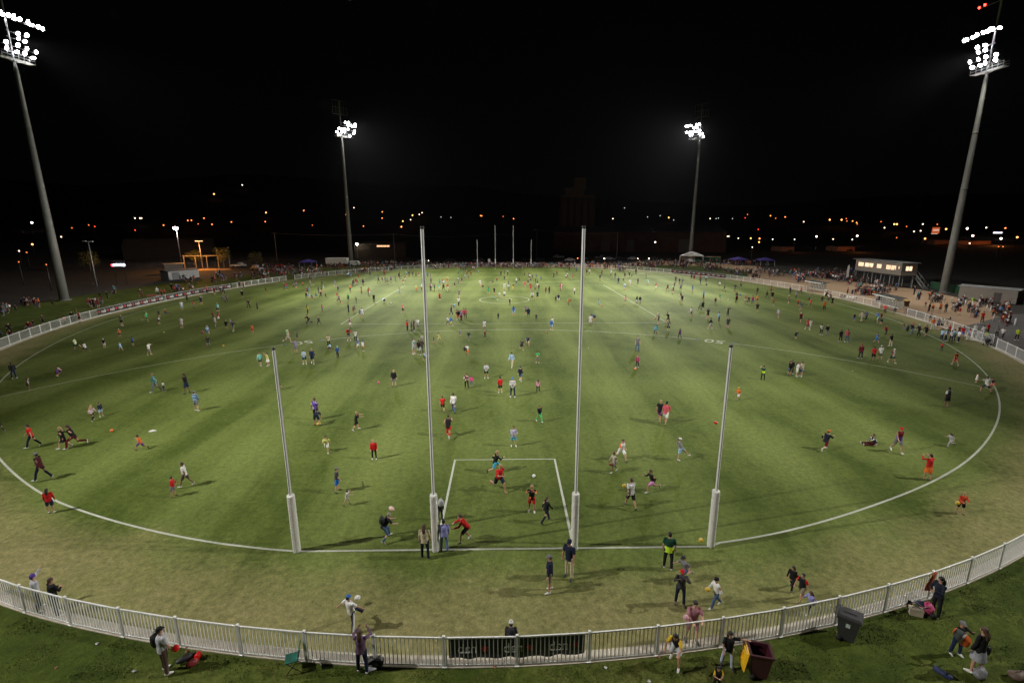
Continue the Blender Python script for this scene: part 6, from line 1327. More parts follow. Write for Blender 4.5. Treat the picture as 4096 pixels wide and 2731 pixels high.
for po, kid, part, o in tmp:
    me = bpy.data.meshes.new_from_object(o.evaluated_get(dg)); me.name = part; F_ = FIG[(po, kid)]
    if part == 'body':
        me.materials.clear()
        for q in (SKIN[0], EYE, LIP): me.materials.append(q)
        for p in me.polygons:
            c = p.center
            for i, e in enumerate(F_['eyes']):
                if (c - e).length < (.017 if i < 2 else .021) * (.85 if kid else 1): p.material_index = 1 if i < 2 else 2
    else:
        # cloth folds
        if part[:3] in ('top', 'low'):
            for v in me.vertices:
                f = noise.noise(v.co * 9) * .010 + noise.noise(v.co * 22) * .004; v.co += v.normal * f
        me.materials.clear(); me.materials.append(SKIN[0])
    F_[part] = me
for *_, o in tmp: bpy.data.objects.remove(o)

def child(nm, me, m_, root):
    o = bpy.data.objects.new(nm, me); col.objects.link(o); o.parent = root
    o.material_slots[0].link = 'OBJECT'; o.material_slots[0].material = m_; return o
PR = random.Random(3); PEO = []
LOWN = dict(t='trousers', s='shorts', k='skirt'); CAPN = {'c': 'cap', 'B': 'beanie'}
for i, (x, y, h, fa, po, top_, sl, bo, bt, hd, lab) in enumerate(PEOPLE):
    h = min(h, 1.95)
    kid = h < 1.42 and po not in ('sit', 'lie', 'crouch', 'bend') or lab.startswith('child'); F_ = FIG[(po, kid)]; s = h / F_['top']
    lim = (.45, 1.02) if kid and po in ('sit', 'lie', 'crouch', 'bend') else (.3, 1.35); s = max(lim[0], min(lim[1], s))
    if po in ('lie', 'sit', 'bend', 'crouch') and not kid: s = max(.6, min(1.05, s))
    if po == 'bend' : s = min(1.05, max(.6, h / F_['top']))
    root = bpy.data.objects.new('person', F_['body']); col.objects.link(root); root.location = (x, y, 0); root.scale = (s, s, s); root.rotation_euler.z = R(fa + PR.uniform(-9, 9))
    dark = ('pointing left' in lab) or (i % 9 == 3); root.material_slots[0].link = 'OBJECT'; root.material_slots[0].material = SKIN[2] if dark else SKIN[[0, 1, 3][i % 3]]
    tag(root, lab, 'person', 'people on and around the field'); PEO.append(root)
    child('shirt' if sl != 'L' else 'jumper', F_['top' + sl], fabric(top_), root)
    child(LOWN[bt], F_['low' + bt], fabric(bo), root)
    if hd[0] in 'cB' and len(hd) > 1:
        child('hair', F_['hairs'], HAIRC['bd'[i % 2]], root)
        ck = dict(bw='bnv', rb='bk').get(hd[1:], hd[1:]); ck = dict(pk='pk', ckh='kh').get(ck, ck); child(CAPN[hd[0]], F_['cap' if hd[0] == 'c' else 'beanie'], fabric(ck if ck in CC else 'wh'), root)
    elif hd[0] == 'L': child('long_hair', F_['hairl'], HAIRC[dict(d='d', b='b').get(hd[1:], 'b')], root)
    elif len(hd) == 2 and hd[0] == 'l': child('long_hair', F_['hairl'], HAIRC[dict(b='b', y='y').get(hd[1], 'b')], root)
    else: child('hair', F_['hairs'], HAIRC.get(hd, HAIRC['b']), root)
    if 'barefoot' in lab: continue
    if i < 170:
        sm_ = SHOEM[0 if (i * 7) % 5 < 3 else 1 if (i % 3) else 2]
        for k in (0, 1): child('shoe', F_['shoe%d' % k], sm_, root)

# crowd: those beyond the three hundred nearest, and the spectators round the fence, one mesh with colour per face
CL = {}
def lowpoly(po):
    if po in CL: return CL[po]
    F_ = FIG[(po, False)]; parts = []; V = []; Fc = []; K_ = []
    mm = MB(); out, *_ = figure(po, False); n0 = 0
    for part in ('body', 'topS', 'lows', 'hairs'):
        m2 = out[part]; n0 = len(V); V += m2.v; Fc += [[n0 + i for i in f] for f in m2.f]; K_ += [{'body': 0, 'topS': 1, 'lows': 2, 'hairs': 3}[part]] * len(m2.f)
    CL[po] = (np.array(V), Fc, K_); return CL[po]
def simple(po):
    # coarse figure for far spectators, a few hundred triangles
    if ('s', po) in CL: return CL[('s', po)]
    m_ = MB(); K_ = []
    def tt(pts, rs, k, n=6): f0 = len(m_.f); m_.tube(pts, rs, n, side=(0, 1, 0) if abs((Vector(pts[-1]) - Vector(pts[0])).y) < .3 else None); K_.extend([k] * (len(m_.f) - f0))
    st_ = dict(sit=(.18, 80), crouch=(.4, 60), bend=(.9, 10), lunge=(.8, 30)).get(po, (.95, 4)); ph, lf = st_; ln = dict(bend=80, lunge=30, crouch=20).get(po, 4)
    u = Vector((math.sin(R(ln)), 0, math.cos(R(ln)))); p = Vector((0, 0, ph)); wk = 22 if po in ('walk', 'run', 'kick') else 0
    for s in (1, -1):
        h = p + Vector((0, s*.1, 0)); k = h + ld(lf + wk*s, 4, s) * .44; a = k + ld((lf if po == 'sit' else -lf if po == 'crouch' else 0) + (wk*s - (20 if wk else 0)), 2, s) * .43
        tt([h, h.lerp(k, .75)], [.11, .095], 2); tt([k - (k-h)*.2, a, a + Vector((.02, 0, -.07))], [.06, .05, .045], 4); tt([a + Vector((-.06, 0, -.05)), a + Vector((.17, 0, -.06))], [.05, .04], 5, 4)
        sh = p + u*.46 + Vector((0, s*.19, 0)); e = sh + ld(10 + (60 if po in ('up', 'fold', 'hold') else wk*-s), 12, s) * .28; w_ = e + ld(30 + (70 if po in ('up', 'fold', 'hold') else 0), -10 if po in ('up', 'fold') else 4, s) * .27
        tt([sh, e], [.07, .058], 1, 5); tt([e, w_], [.045, .035], 0, 5)
    tt([p - u*.08, p + u*.1, p + u*.34, p + u*.47, p + u*.52], [(.18, .13), (.17, .12), (.2, .135), (.15, .1), (.07, .07)], 1, 8); tt([p - u*.1, p + u*.08], [(.18, .13), (.185, .135)], 2, 8)
    f0 = len(m_.f); m_.ell(p + u*.66, (.1, .085, .125), 8, 6); K_ += [0]*(len(m_.f)-f0); f0 = len(m_.f); m_.ell(p + u*.69 + Vector((-.02, 0, .01)), (.108, .095, .115), 8, 6); K_ += [3]*(len(m_.f)-f0)
    V = np.array(m_.v); V[:, 2] -= V[:, 2].min(); CL[('s', po)] = (V, m_.f, K_); return CL[('s', po)]
def crowd(name, L, label):
    VV = []; FF = []; CF = []; n = 0
    for (x, y, h, fa, po, tc_, bc, bt) in L:
        V, F_, K_ = simple(po); H = V[:, 2].max(); s = h / (1.74 if po in ('stand', 'walk', 'run', 'up', 'fold', 'hold', 'kick', 'reach', 'point') else max(H, .7)); s = max(.55, min(1.15, s)); c, sn = math.cos(fa), math.sin(fa)
        W_ = np.stack([(V[:, 0]*c - V[:, 1]*sn)*s + x, (V[:, 0]*sn + V[:, 1]*c)*s + y, V[:, 2]*s], 1); VV.append(W_); FF += [[n + i for i in f] for f in F_]; n += len(V)
        sk = PR.choice([(.45, .25, .17), (.42, .22, .14), (.16, .08, .05)]); hr = PR.choice([(.02, .015, .012), (.06, .035, .02), (.3, .2, .1), (.02, .02, .03), (.5, .5, .5), (.35, .03, .03)]); sho = PR.choice([(.5, .5, .5), (.03, .03, .03)])
        leg = bc if bt == 't' else sk; cm = {0: sk, 1: tc_, 2: bc, 3: hr, 4: leg, 5: sho}; CF += [cm[k] for k in K_]
    me = bpy.data.meshes.new(name); me.from_pydata(np.concatenate(VV).tolist(), [], FF); a = me.attributes.new('cloth_colour', 'FLOAT_COLOR', 'FACE')
    a.data.foreach_set('color', np.array([(*c, 1) for c in CF], dtype=np.float32).ravel()); me.polygons.foreach_set('use_smooth', [True]*len(FF))
    if 'crowd_cloth' not in MC:
        m_, nt, b, tc = nodes('crowd_cloth'); at2 = N(nt, 'ShaderNodeAttribute', attribute_name='cloth_colour'); nt.links.new(at2.outputs['Color'], b.inputs['Base Color']); b.inputs['Roughness'].default_value = .85; MC['crowd_cloth'] = m_
    o = link(name, me, MC['crowd_cloth']); tag(o, label, None, None, 'stuff'); return o
L = [(x, y, h, PR.uniform(0, 6.28), po, CC.get(t_, CC.get(PT.get(t_, ('gy',))[0])), CC.get(b_, CC['dg']), k_) for (x, y, h, po, t_, b_, k_) in FAR]
crowd('far_crowd', L, 'many small figures scattered over the far half of the field')
SP = {'R': '900,1240,5,50,8 1050,1120,4,30,8 1290,1160,2,10,3 1650,1110,5,40,8 1760,1100,3,20,4 1700,1010,8,60,8 1780,1020,4,20,6 1960,1020,6,30,6 2060,1000,10,60,12 2190,990,8,50,8 2330,985,6,20,6 2000,960,3,20,4 60,1300,3,20,6 250,1240,6,60,8 340,1250,5,30,6 30,1330,3,20,4',
 'S': '60,980,14,60,12 150,940,12,80,12 240,960,12,30,12 100,900,10,90,10 250,920,10,60,8 330,905,6,30,6 430,965,8,30,6 540,940,6,30,5 580,925,5,20,5 700,895,18,70,10 790,890,12,40,10 860,885,5,20,6 1000,880,16,60,8 1090,875,10,30,8 910,930,8,40,6 980,935,8,40,6 1100,920,10,60,6 1180,910,10,40,6 1250,910,10,30,9 1330,893,6,60,4 1460,882,12,50,5 1570,882,5,30,5 1700,885,8,50,5 1850,882,10,60,4 1950,885,5,30,4 2060,876,8,40,4 2170,882,10,40,6 2300,890,14,60,8 1650,905,5,30,4 1900,915,5,40,6 2000,920,3,30,5',
 'T': '40,884,14,60,7 130,884,12,60,7 210,886,8,30,7 270,890,8,20,7 70,900,8,40,8 450,882,3,20,4 500,882,3,20,4 720,895,5,30,5 740,870,6,30,4 870,900,6,30,5 1000,868,4,30,5 1100,880,5,20,6 1180,880,8,30,8 1260,882,18,40,11 1340,865,10,50,11 1300,910,8,40,8 1480,880,10,30,7 1570,890,12,40,9 1600,872,8,40,7 1730,872,10,30,9 1800,910,18,50,11 1870,908,16,40,11 1830,880,8,40,8 1960,930,4,20,5 2060,945,20,50,14 2170,940,14,40,11 2260,930,12,50,11 2230,990,8,40,7 1020,930,6,40,6 970,910,3,20,5 1440,930,2,10,3',
 'U': '30,960,10,30,11 90,960,8,30,11 270,990,10,40,11 330,1000,8,30,8 430,970,12,50,12 500,985,14,50,12 560,980,6,30,8 640,1010,14,60,11 750,1050,4,40,8 860,1040,8,50,7 780,1012,4,20,6 290,1020,8,40,8 990,1060,5,30,8 880,1130,12,40,9 940,1140,14,50,12 1000,1110,12,40,12 990,1080,7,30,8 1170,1100,4,20,5 1100,1120,4,30,6 1390,1180,5,25,6 1490,1180,4,20,5 1540,1200,9,40,10 1340,1140,2,10,4 1730,1280,7,35,9 1850,1290,4,20,5 1900,1330,7,30,12 1790,1230,9,50,7 1950,1240,7,40,8 2110,1320,7,40,16 2180,1400,7,50,16 2200,1280,7,60,16 2050,1250,4,30,8 1000,1210,4,20,8 1040,1190,4,20,6'}
PAL = ['bk', 'bk', 'bk', 'dg', 'dg', 'dg', 'gy', 'mr', 'mr', 'nv', 'wh', 'wh', 'rd', 'lgy', 'or', 'br', 'bl', 'te', 'dgr', 'dnv', 'dnv']; L = []
for z, s in SP.items():
    for q in s.split():
        x, y, n, sx, sy = map(float, q.split(','))
        for _ in range(int(n * 1.35)):
            p = g(z, x + PR.gauss(0, sx * .55), y + PR.gauss(0, sy * .55)); po = PR.choice(['stand', 'stand', 'stand', 'fold', 'walk', 'sit', 'lunge'] if z != 'U' else ['stand', 'stand', 'fold', 'walk'])
            L.append((p.x, p.y, PR.choice([1.7, 1.78, 1.62, 1.3]) * (.55 if po == 'sit' else 1), PR.uniform(0, 6.28), po, CC[PR.choice(PAL)], CC[PR.choice(['bk', 'dg', 'nv', 'gy', 'mr', 'br'])], PR.choice('tts')))
for z, y0, y1, x0, x1, n in (('S', 880, 893, 1270, 2340, 110), ('T', 878, 893, 0, 1250, 120), ('S', 862, 878, 1000, 1500, 40), ('T', 845, 875, 1150, 2350, 110), ('U', 930, 985, 0, 800, 70), ('U', 1090, 1150, 700, 1100, 30), ('S', 900, 960, 0, 620, 60)):
    for _ in range(n):
        t = PR.random(); p = g(z, x0 + (x1 - x0) * t, PR.uniform(y0, y1)); L.append((p.x, p.y, PR.choice([1.7, 1.78, 1.62, 1.3]), PR.uniform(0, 6.28), PR.choice(['stand', 'stand', 'fold', 'walk']), CC[PR.choice(PAL)], CC[PR.choice(['bk', 'dg', 'nv', 'gy', 'mr', 'br'])], PR.choice('tts')))
crowd('spectator_crowd', L, 'dense spectators standing and sitting beyond the fences')
# ---------------------------------------------------------------- balls, bags, bins and other loose things
def ball(p, c, label, r=.14, long=1.5, rot=0., tilt=0.):
    r = r * (.68 if long > 1.1 else .8)
    key = 'ball_%s' % c; m_ = mat(key, CC.get(c, (.6, .6, .6)), .4, 0, .05)
    mb = MB(); mb.ell((0, 0, 0), (r*long, r, r), 14, 10); o = mb.build('football', m_, None, p); o.rotation_euler = (0, tilt, rot)
    seam = MB(); seam.tube([(r*long*math.cos(a)*.985, 0, r*math.sin(a)*1.01) for a in np.linspace(.35, math.pi-.35, 10)], .007, 4); seam.build('lacing', mat('ball_lace', (.75, .75, .7), .6), o)
    tag(o, label, 'ball', 'footballs'); return o
CC['dr'] = (.22, .02, .02); CC['pkb'] = (.75, .5, .45); CC['gye'] = (.35, .4, .05)
for (z, x, y, hh, c, label, rr, lg_) in (
 ('A',1280,1207,.12,'or','orange football lying left, between two walkers and the near left post',.15,1.5), ('A',1878,84,.12,'gye','green yellow ball on the left wing',.13,1.), ('A',2325,80,.13,'pk','pink ball before a child in light blue on the left wing',.17,1.),
 ('B',210,237,.12,'ye','yellow ball right of a person in black shirt at left',.14,1.5), ('B',1990,657,.75,'pk','bright pink football in the air beside a person in black hoodie',.15,1.5), ('B',1302,1130,.15,'ye','yellow football under the hands of a bending child',.15,1.5),
 ('C',1575,84,.12,'rdo','orange red ball just below the middle of the fifty metre line',.13,1.), ('D',232,500,.12,'or','orange football before the child in pink beanie',.14,1.5), ('D',1155,1118,1.2,'rd','red football in the air left of the right behind post',.16,1.35),
 ('H',2140,813,1.6,'pkb','pale pink football in the air between the left posts',.15,1.6), ('I',1420,437,.12,'wh','white round ball inside the goal square',.13,1.), ('J',985,1172,.75,'ye','yellow football in the air left of the right behind post pad',.15,1.5),
 ('L',1073,455,.35,'wh','white and red football kicked by the child in bright blue cap',.15,1.2), ('S',1240,1214,.12,'wh','white ball right of the person bending on the centre square line',.14,1.), ('S',790,1217,.12,'or','peach ball at the left beside a person in grey shirt',.14,1.),
 ('T',828,1240,.12,'or','orange football kicked inside the centre square at right',.15,1.3), ('T',1598,1048,.12,'wh','white ball on the right wing before the long banner',.14,1.), ('T',1987,1185,.12,'wh','white ball alone far out on the right wing',.14,1.), ('T',325,1483,.12,'rd','red ball on the fifty metre line before two runners',.14,1.2), ('T',1318,1358,.9,'rd','red football held at the right corner of the centre square',.14,1.4)):
    ball(g(z, x, y, hh), c, label, rr, lg_, random.uniform(0, 3), random.uniform(-.6, .6))
def held(z, x, y, dy, c, label, rr=.14, lg_=1.45):
    p0 = at_y(*px(z, x, y), dy); ball(p0, c, label, rr, lg_, .6, .5)
held('C',1460,358,at(*px('C',1462,432)).y-.22,'ye','yellow football held by the child in green'); held('J',105,550,at(*px('J',160,795)).y+.1,'ye','yellow football held by the person in checked shirt')
held('N',1405,345,at(*px('N',1440,580)).y-.1,'ye','yellow football held by the child in white jacket'); held('F',1585,1008,at(*px('F',1605,1137)).y-.22,'ye','yellow football held by the child in red outside the right boundary')
held('I',2305,305,at(*px('I',2325,402)).y-.1,'dr','dark red football held by the child in beige top'); held('N',1120,712,at(*px('N',1170,1030)).y-.3,'lpk','pink and white ball held by the person in pink shirt',.12,1.); held('E',545,172,at(*px('E',516,243)).y-.1,'rd','red ball carried by the person in dark blue at right')
# litter
PAP = mat('white_paper', (.6, .6, .58), .8, 0, .1)
for i, (z, x, y, l) in enumerate((('A',1750,1213,'white cloth lying on the turf at left'), ('K',1268,1055,'small white paper on the near lawn, left of the fence post'), ('K',1752,1412,'crumpled paper on the near lawn by the person with backpack'), ('N',75,1370,'white paper on the near lawn right of the banner'), ('N',640,1548,'white paper at the bottom edge of the picture'), ('L',612,1322,'silver wrapper on the near lawn right of the green chair'), ('M',910,1360,'red and white can under the banner'), ('K',735,1370,'brown paper bag on the near lawn at left'), ('E',376,818,'white paper on the right side of the pitch'), ('E',1330,1000,'dark cloth lying on the pitch at right'), ('E',870,158,'white towel by the near interchange shelter'), ('T',700,1630,'tiny white scrap right of centre'), ('N',765,1225,'red and silver can at the fence foot'), ('U',160,1385,'black bag lying on the right wing'), ('Q',970,940,'brown wrapper below the fence near the red balloons'), ('Q',1090,935,'white wrapper below the fence near the red balloons'), ('Q',975,1000,'orange drink bottle beside the sports bag'))):
    p = g(z, x, y); mb = MB(); rs = random.Random(i); n = 9; s = .26 if i == 0 else .16 if i in (9, 10, 13) else .065
    vs = [(s*rs.uniform(.7,1.3)*math.cos(k*6.28/n), s*rs.uniform(.5,1)*math.sin(k*6.28/n), rs.uniform(.01,.04)) for k in range(n)] + [(0, 0, .07)]
    mb.add(vs, [(k, (k+1) % n, n) for k in range(n)]); mm = DARKM if 'dark' in l or 'black' in l else mat('rust_paper', (.3,.12,.08), .7) if 'red' in l and 'balloons' not in l or 'brown' in l or 'orange' in l else PAP
    tag(mb.build('litter', mm, None, p), l, 'litter')
# bins
def bin_(loc, rz, c, label, open_=False, lid_c=None, tilt=0.):
    r = empty('wheelie_bin', loc, rz, label, 'bin'); r.rotation_euler = (0, tilt, rz); m_ = mat('bin_' + label[:4], c, .42, 0, .08, 3); H = 1.0
    b0, b1 = (.24, .22), (.34, .30); mb = MB(); t = .02
    o = [(-b0[0],-b0[1],.06),(b0[0],-b0[1],.06),(b0[0],b0[1],.06),(-b0[0],b0[1],.06),(-b1[0],-b1[1],H),(b1[0],-b1[1],H),(b1[0],b1[1],H),(-b1[0],b1[1],H)]
    i_ = [(x*.88, y*.88, z + (.03 if k < 4 else 0)) for k, (x, y, z) in enumerate(o)]
    mb.add(o + i_, [(0,3,2,1),(0,1,5,4),(1,2,6,5),(2,3,7,6),(3,0,4,7),(8,9,10,11),(8,12,13,9),(9,13,14,10),(10,14,15,11),(11,15,12,8),(4,5,13,12),(5,6,14,13),(6,7,15,14),(7,4,12,15)]); mb.build('bin_body', m_, r)
    mb = MB()
    for (c_, d_) in (((0, -b1[1]-.01, H-.03), (b1[0]*2+.06, .04, .07)), ((0, b1[1]+.01, H-.03), (b1[0]*2+.06, .04, .07)), ((b1[0]+.01, 0, H-.03), (.04, b1[1]*2-.02, .07)), ((-b1[0]-.01, 0, H-.03), (.04, b1[1]*2-.02, .07))): mb.box(c_, d_)
    mb.build('rim', m_, r)
    MB().tube([(-b1[0]-.09, -.22, H-.02), (-b1[0]-.09, .22, H-.02)], .018, 8).build('handle', m_, r)
    lm = mat('lid_' + label[:4], lid_c, .4, 0, .05, 2) if lid_c else m_
    lid = MB()
    lid.tube([(-b1[0]-.02, 0, 0), (0, 0, .045), (b1[0]+.05, 0, 0)], [(.01, .31), (.045, .33), (.012, .31)], 4, side=(0, 0, 1)) if False else lid.add([(-.37,-.33,0),(.4,-.33,0),(.4,.33,0),(-.37,.33,0),(-.3,-.26,.06),(.32,-.26,.06),(.32,.26,.06),(-.3,.26,.06)], [(0,3,2,1),(4,5,6,7),(0,1,5,4),(1,2,6,5),(2,3,7,6),(3,0,4,7)])
    lid.box((.02, 0, .07), (.38, .08, .025))
    lo = lid.build('lid', lm, r, (0, 0, H + .012))
    if open_: lo.location = (-.45, 0, H - .36); lo.rotation_euler = (0, R(-82), 0)
    for s in (-1, 1): w_ = MB().tube([(-.2, s*.24, .1), (-.2, s*.29, .1)], .1, 14).build('wheel', RUBBER, r)
    if not open_: MB().box((-.0, -.287, .72), (.13, .004, .16), mat=Matrix.Rotation(R(4.5), 3, 'X')).build('sticker', mat('sticker_pale', (.45, .55, .5), .6, 0, .5, 30), r)
    return r
bin_((12.38, -5.3, 0), R(-38), (.035, .034, .036), 'dark grey wheelie bin with closed lid against the near fence'); bin_((8.42, -6.72, 0), R(-14), (.055, .012, .02), 'maroon wheelie bin with yellow lid hanging open, near bottom right', True, (.75, .42, .01))
yb = bin_(tuple(g('U', 1270, 1245)), R(200), (.04, .02, .01), 'yell bin', False, (.7, .4, .02)); yb['label'] = 'brown and yellow bin at the end of the near interchange shelter'
def bag(loc, d, c, label, name='bag', cat='bag', rz=0., seed=1):
    mb = MB(); mb.ell((0, 0, d[2]*.5), (d[0]/2, d[1]/2, d[2]/2), 14, 10); rs = seed
    mb.v = [(v[0] + .12*d[0]*noise.noise(Vector(v)*5 + Vector((rs,0,0))), v[1] + .12*d[1]*noise.noise(Vector(v)*5 + Vector((0,rs,0))), max(0, v[2] + .15*d[2]*noise.noise(Vector(v)*6))) for v in mb.v]
    o = mb.build(name, mat('bag_' + c, CC[c], .6, 0, .2, 6), None, loc, rz); tag(o, label, cat); h = MB().tube([(-d[0]*.2, 0, d[2]*.9), (-d[0]*.1, 0, d[2]*1.15), (d[0]*.1, 0, d[2]*1.15), (d[0]*.2, 0, d[2]*.9)], .012, 5); h.build('handle', mat('bag_' + c, CC[c], .6), o); return o
bag(g('L', 1310, 1330), (.62, .4, .34), 'bk', 'black bag lying at the fence beside the person in purple jumper'); bag(g('L', 1245, 1392), (.42, .22, .14), 'lgy', 'bundle of striped clothes by the black bag', 'clothes_bundle', 'clothes', seed=4)
bag(g('Q', 960, 1130), (.6, .24, .2), 'bk', 'black sports bag with red patch lying by the balloons', rz=.8, seed=2); bag(g('Q', 1060, 1215), (.42, .24, .22), 'dr', 'black and red bundle below the sports bag', 'clothes_bundle', 'clothes', rz=.7, seed=3)
BAL = mat('red_balloon', (.62, .012, .01), .12, 0, 0)
def balloon(loc, r_, label): o = MB().ell((0,0,0), (r_, r_, r_*1.15), 18, 12).build('balloon', BAL, None, loc); MB().tube([(0,0,-r_*1.13), (0,0,-r_*1.22)], [.008,.02], 6).build('knot', BAL, o); tag(o, label, 'balloon', 'red balloons')
p = at(*px('Q', 690, 1300)); balloon(at_y(*px('Q', 797, 945), p.y - .05), .105, 'red balloon carried by the person in black cap'); balloon(g('Q', 1160, 1045, .13), .1, 'upper red balloon lying on the near lawn'); balloon(g('Q', 1135, 1075, .12), .1, 'lower red balloon touching another on the near lawn')
bp_ = bag((p.x - .2, p.y - .02, 1.02), (.34, .26, .52), 'bk', 'black backpack on the person in black cap by the left fence', 'backpack', 'backpack', .6, 7)
bp_ = bag(tuple(at(*px('H', 2040, 1195)) + Vector((.02, .0, .95))), (.28, .3, .42), 'bk', 'black backpack on the person crouching between the left posts', 'backpack', 'backpack', .3, 8)
bp_ = bag(tuple(at(*px('I', 355, 935)) + Vector((.06, -.2, .86))), (.32, .2, .42), 'lgy', 'grey backpack on the person behind the left goal post', 'backpack', 'backpack', .1, 9)
bag(tuple(at(*px('C', 660, 357)) + Vector((-.28, -.1, .62))), (.3, .12, .5), 'bk', 'black jacket carried by the child in orange shorts', 'jacket', 'jacket', .2, 10)
bag(tuple(at(*px('E', 1045, 400)) + Vector((-.6, 0, .5))), (.4, .3, .9), 'bk', 'large black bag carried by the person in orange cap at right', rz=.4, seed=11)
# pram with pink bag
pr = empty('pram', g('O', 1150, 850), R(150), 'folded grey pram against the near fence at right', 'pram')
for a, b in (((-.35,-.2,.15),(.35,-.2,.6)), ((-.35,.2,.15),(.35,.2,.6)), ((.3,-.2,.1),(-.3,-.2,.55)), ((.3,.2,.1),(-.3,.2,.55)), ((.35,-.2,.6),(.35,.2,.6))): MB().tube([a, b], .014, 6).build('frame', STEEL, pr)
for x, y in ((-.35,-.22),(-.35,.22),(.32,-.22),(.32,.22)): MB().tube([(x, y-.02, .11), (x, y+.02, .11)], .11, 12).build('wheel', RUBBER, pr)
MB().ell((0, 0, .36), (.2, .15, .1), 12, 8).build('seat', mat('pram_navy', (.02, .025, .06), .8), pr)
bag(tuple(g('O', 1218, 872)), (.46, .34, .48), 'pk', 'bright pink bag resting on the pram at the fence', rz=-.3, seed=12)
cb = empty('cool_box', g('O', 1095, 880), R(-24), 'small beige cool box in front of the pram', 'cool box'); bxs('box_body', (0, 0, .12), (.42, .24, .24), mat('beige_plastic', (.42, .36, .27), .6), cb); bxs('lid', (0, 0, .26), (.44, .26, .04), mat('beige_plastic', (.42, .36, .27), .6), cb); MB().tube([(-.15, 0, .28), (0, 0, .36), (.15, 0, .28)], .012, 6).build('handle', DARKM, cb)
pr2 = empty('pram', g('E', 1920, 520), R(200), 'black pram in the gateway beside the yellow vest', 'pram'); MB().ell((0, 0, .6), (.4, .24, .3), 10, 8).build('seat', BLACKP, pr2)
for x, y in ((-.3,-.22),(-.3,.22),(.3,-.22),(.3,.22)): MB().tube([(x, y-.02, .13), (x, y+.02, .13)], .13, 12).build('wheel', RUBBER, pr2)
for y in (-.2, .2): MB().tube([(-.3, y, .13), (.1, y, .6), (.5, y, 1.0)], .015, 6).build('frame', STEEL, pr2)
# cloth on the fence post, the held flag, the blue chair bag
def cloth(P_, label, name, m_, parts=None):
    mb = MB(); n = len(P_)
    for a, b in P_: mb.v += [tuple(a), tuple(b)]
    for i in range(n - 1): mb.f.append([2*i, 2*i+1, 2*i+3, 2*i+2]); mb.mi.append(parts[i] if parts else 0); mb.sm.append(True)
    o = mb.build(name, m_); s = o.modifiers.new('s', 'SOLIDIFY'); s.thickness = .012; tag(o, label, 'scarf' if name == 'scarf' else 'flag'); return o
p = g('O', 1240, 690); P_ = []
for k in range(7):
    z = 1.26 - k * .14; x = p.x + .02 - k * .035; P_.append((Vector((x - .05 - .02*k, p.y - .07, z)), Vector((x + .07 + .01*k, p.y - .06 - .01*k, z + .02))))
cloth(P_, 'orange red scarf hanging over a fence post at right', 'scarf', mat('scarf_orange', (.5, .12, .06), .8))
pa = at(*px('O', 1540, 1335)); q = at_y(*px('O', 1545, 1060), pa.y - .3); q2 = at_y(*px('O', 1740, 1245), pa.y - .42); P_ = []
for k in range(9):
    t = k / 8; c = q.lerp(q2, t) + Vector((0, .05*math.sin(k*1.7), 0)); w_ = .06 + .14 * math.sin(math.pi * t); P_.append((c + Vector((.4*w_, 0, w_)), c - Vector((.5*w_, 0, w_))))
cloth(P_, 'orange, grey and white flag stretched between two people on the near lawn', 'flag', [mat('flag_orange', (.75, .14, .02), .7), mat('flag_grey', (.06, .07, .07), .8), mat('flag_white', (.6, .58, .58), .8)], [0, 1, 1, 1, 2, 0, 0, 0])
cbg = MB().tube([g('O', 1310, 1490, .1), g('O', 1440, 1570, .1), g('O', 1520, 1620, .1)], [.09, .1, .08], 10).build('chair_bag', mat('navy_canvas', (.02, .03, .09), .7)); tag(cbg, 'long navy folded chair bag lying on the near lawn', 'chair bag'); 
sm_ = MB(); a = g('O', 1440, 1570, .2); sm_.tube([a + Vector((-.1, 0, .0)), a + Vector((0, 0, .05)), a + Vector((.1, 0, 0))], .012, 5); sm_.build('strap', BLACKP, cbg)
hb = at(*px('O', 1790, 1560)); bag((hb.x + .24, hb.y + .02, .72), (.26, .14, .34), 'bk', 'black handbag on the person in pale dress', rz=.2, seed=15)
bag(tuple(at(3915, 2712)), (.5, .34, .42), 'gy', 'grey backpack with orange top lying at the bottom right corner', rz=.4, seed=21); bag(tuple(at(4066, 2716)), (.6, .4, .3), 'br', 'dark brown bag cut by the bottom right corner', rz=.1, seed=22)
pm = empty('picnic_mat', g('R', 1410, 1146), 0, 'bright pink mat spread on the left bank', 'mat'); MB().box((0, 0, .03), (2.6, 1.2, .05), .2).build('sheet', mat('mat_pink', (.5, .05, .12), .8), pm)
# post box sign
ps = empty('sign_post', g('U', 1862, 1302), 0, 'white post with lime sign box among the people at right', 'sign'); bxs('post', (0, 0, 1.1), (.1, .1, 2.2), WHITE, ps); bxs('sign_box', (0, 0, 2.3), (.5, .3, .34), mat('lime_paint', (.3, .55, .03), .5), ps)

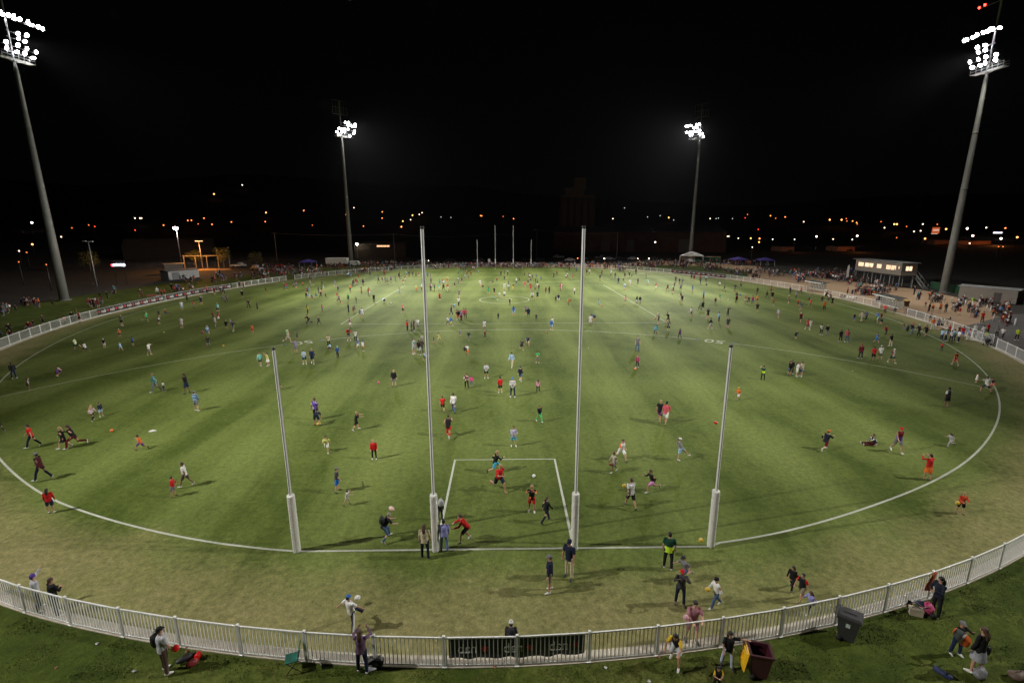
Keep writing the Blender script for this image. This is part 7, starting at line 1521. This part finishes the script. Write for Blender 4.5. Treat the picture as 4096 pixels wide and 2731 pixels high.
# ---------------------------------------------------------------- grass tufts on the near bank and along the fence foot
GT = mat('tuft_green', (.075, .10, .018), .8, 0, .5, .8); GD = mat('tuft_dry', (.20, .18, .07), .85, 0, .4, .8)
for nm, mm, n, sd in (('grass_tufts', GT, 15000, 1), ('dry_grass_tufts', GD, 5200, 2)):
    rs = random.Random(sd); mb = MB(); c = 0
    while c < n:
        x = rs.uniform(-22, 25); th = th_of(x, -6); f_ = oval(FS, th); off = rs.expovariate(.9) if rs.random() < .35 else rs.uniform(.1, 5.5); th2 = th_of(x, f_.y); p = oval(FS, th2, .16 + off)
        if noise.noise(Vector((p.x * .7, p.y * .7, sd * 9))) < (-.05 if sd == 1 else .12): continue
        a = rs.uniform(0, 6.28); h = rs.uniform(.02, .055) * (1.5 if off < .1 else 1); w_ = rs.uniform(.008, .02); dx, dy = math.cos(a) * w_, math.sin(a) * w_; lx, ly = rs.uniform(-.03, .03), rs.uniform(-.03, .03)
        mb.add([(p.x - dx, p.y - dy, -.012), (p.x + dx, p.y + dy, -.012), (p.x + lx, p.y + ly, h)], [(0, 1, 2)]); c += 1
    tag(mb.build(nm, mm), 'tufts of grass on the near bank', kind='stuff')
# ---------------------------------------------------------------- thin volume added to stand in for the lens glow of the lamps
if GLOW_HAZE:
    mb = MB(); x0, x1, y0, y1, z0_, z1_ = -1650, 1650, -400, 1650, -2, 125
    hz = MB().box(((x0+x1)/2, (y0+y1)/2, (z0_+z1_)/2), (x1-x0, y1-y0, z1_-z0_)).build('glow_haze', [])
    hm = bpy.data.materials.new('glow_haze'); hm.use_nodes = True; nt = hm.node_tree; nt.nodes.clear(); v_ = nt.nodes.new('ShaderNodeVolumePrincipled'); ou = nt.nodes.new('ShaderNodeOutputMaterial'); nt.links.new(v_.outputs[0], ou.inputs['Volume'])
    v_.inputs['Density'].default_value = GLOW_HAZE; v_.inputs['Color'].default_value = (.9, .92, 1, 1); v_.inputs['Anisotropy'].default_value = .75
    hz.data.materials.append(hm); tag(hz, 'thin volume added for lens glow round the lamps', kind='stuff')
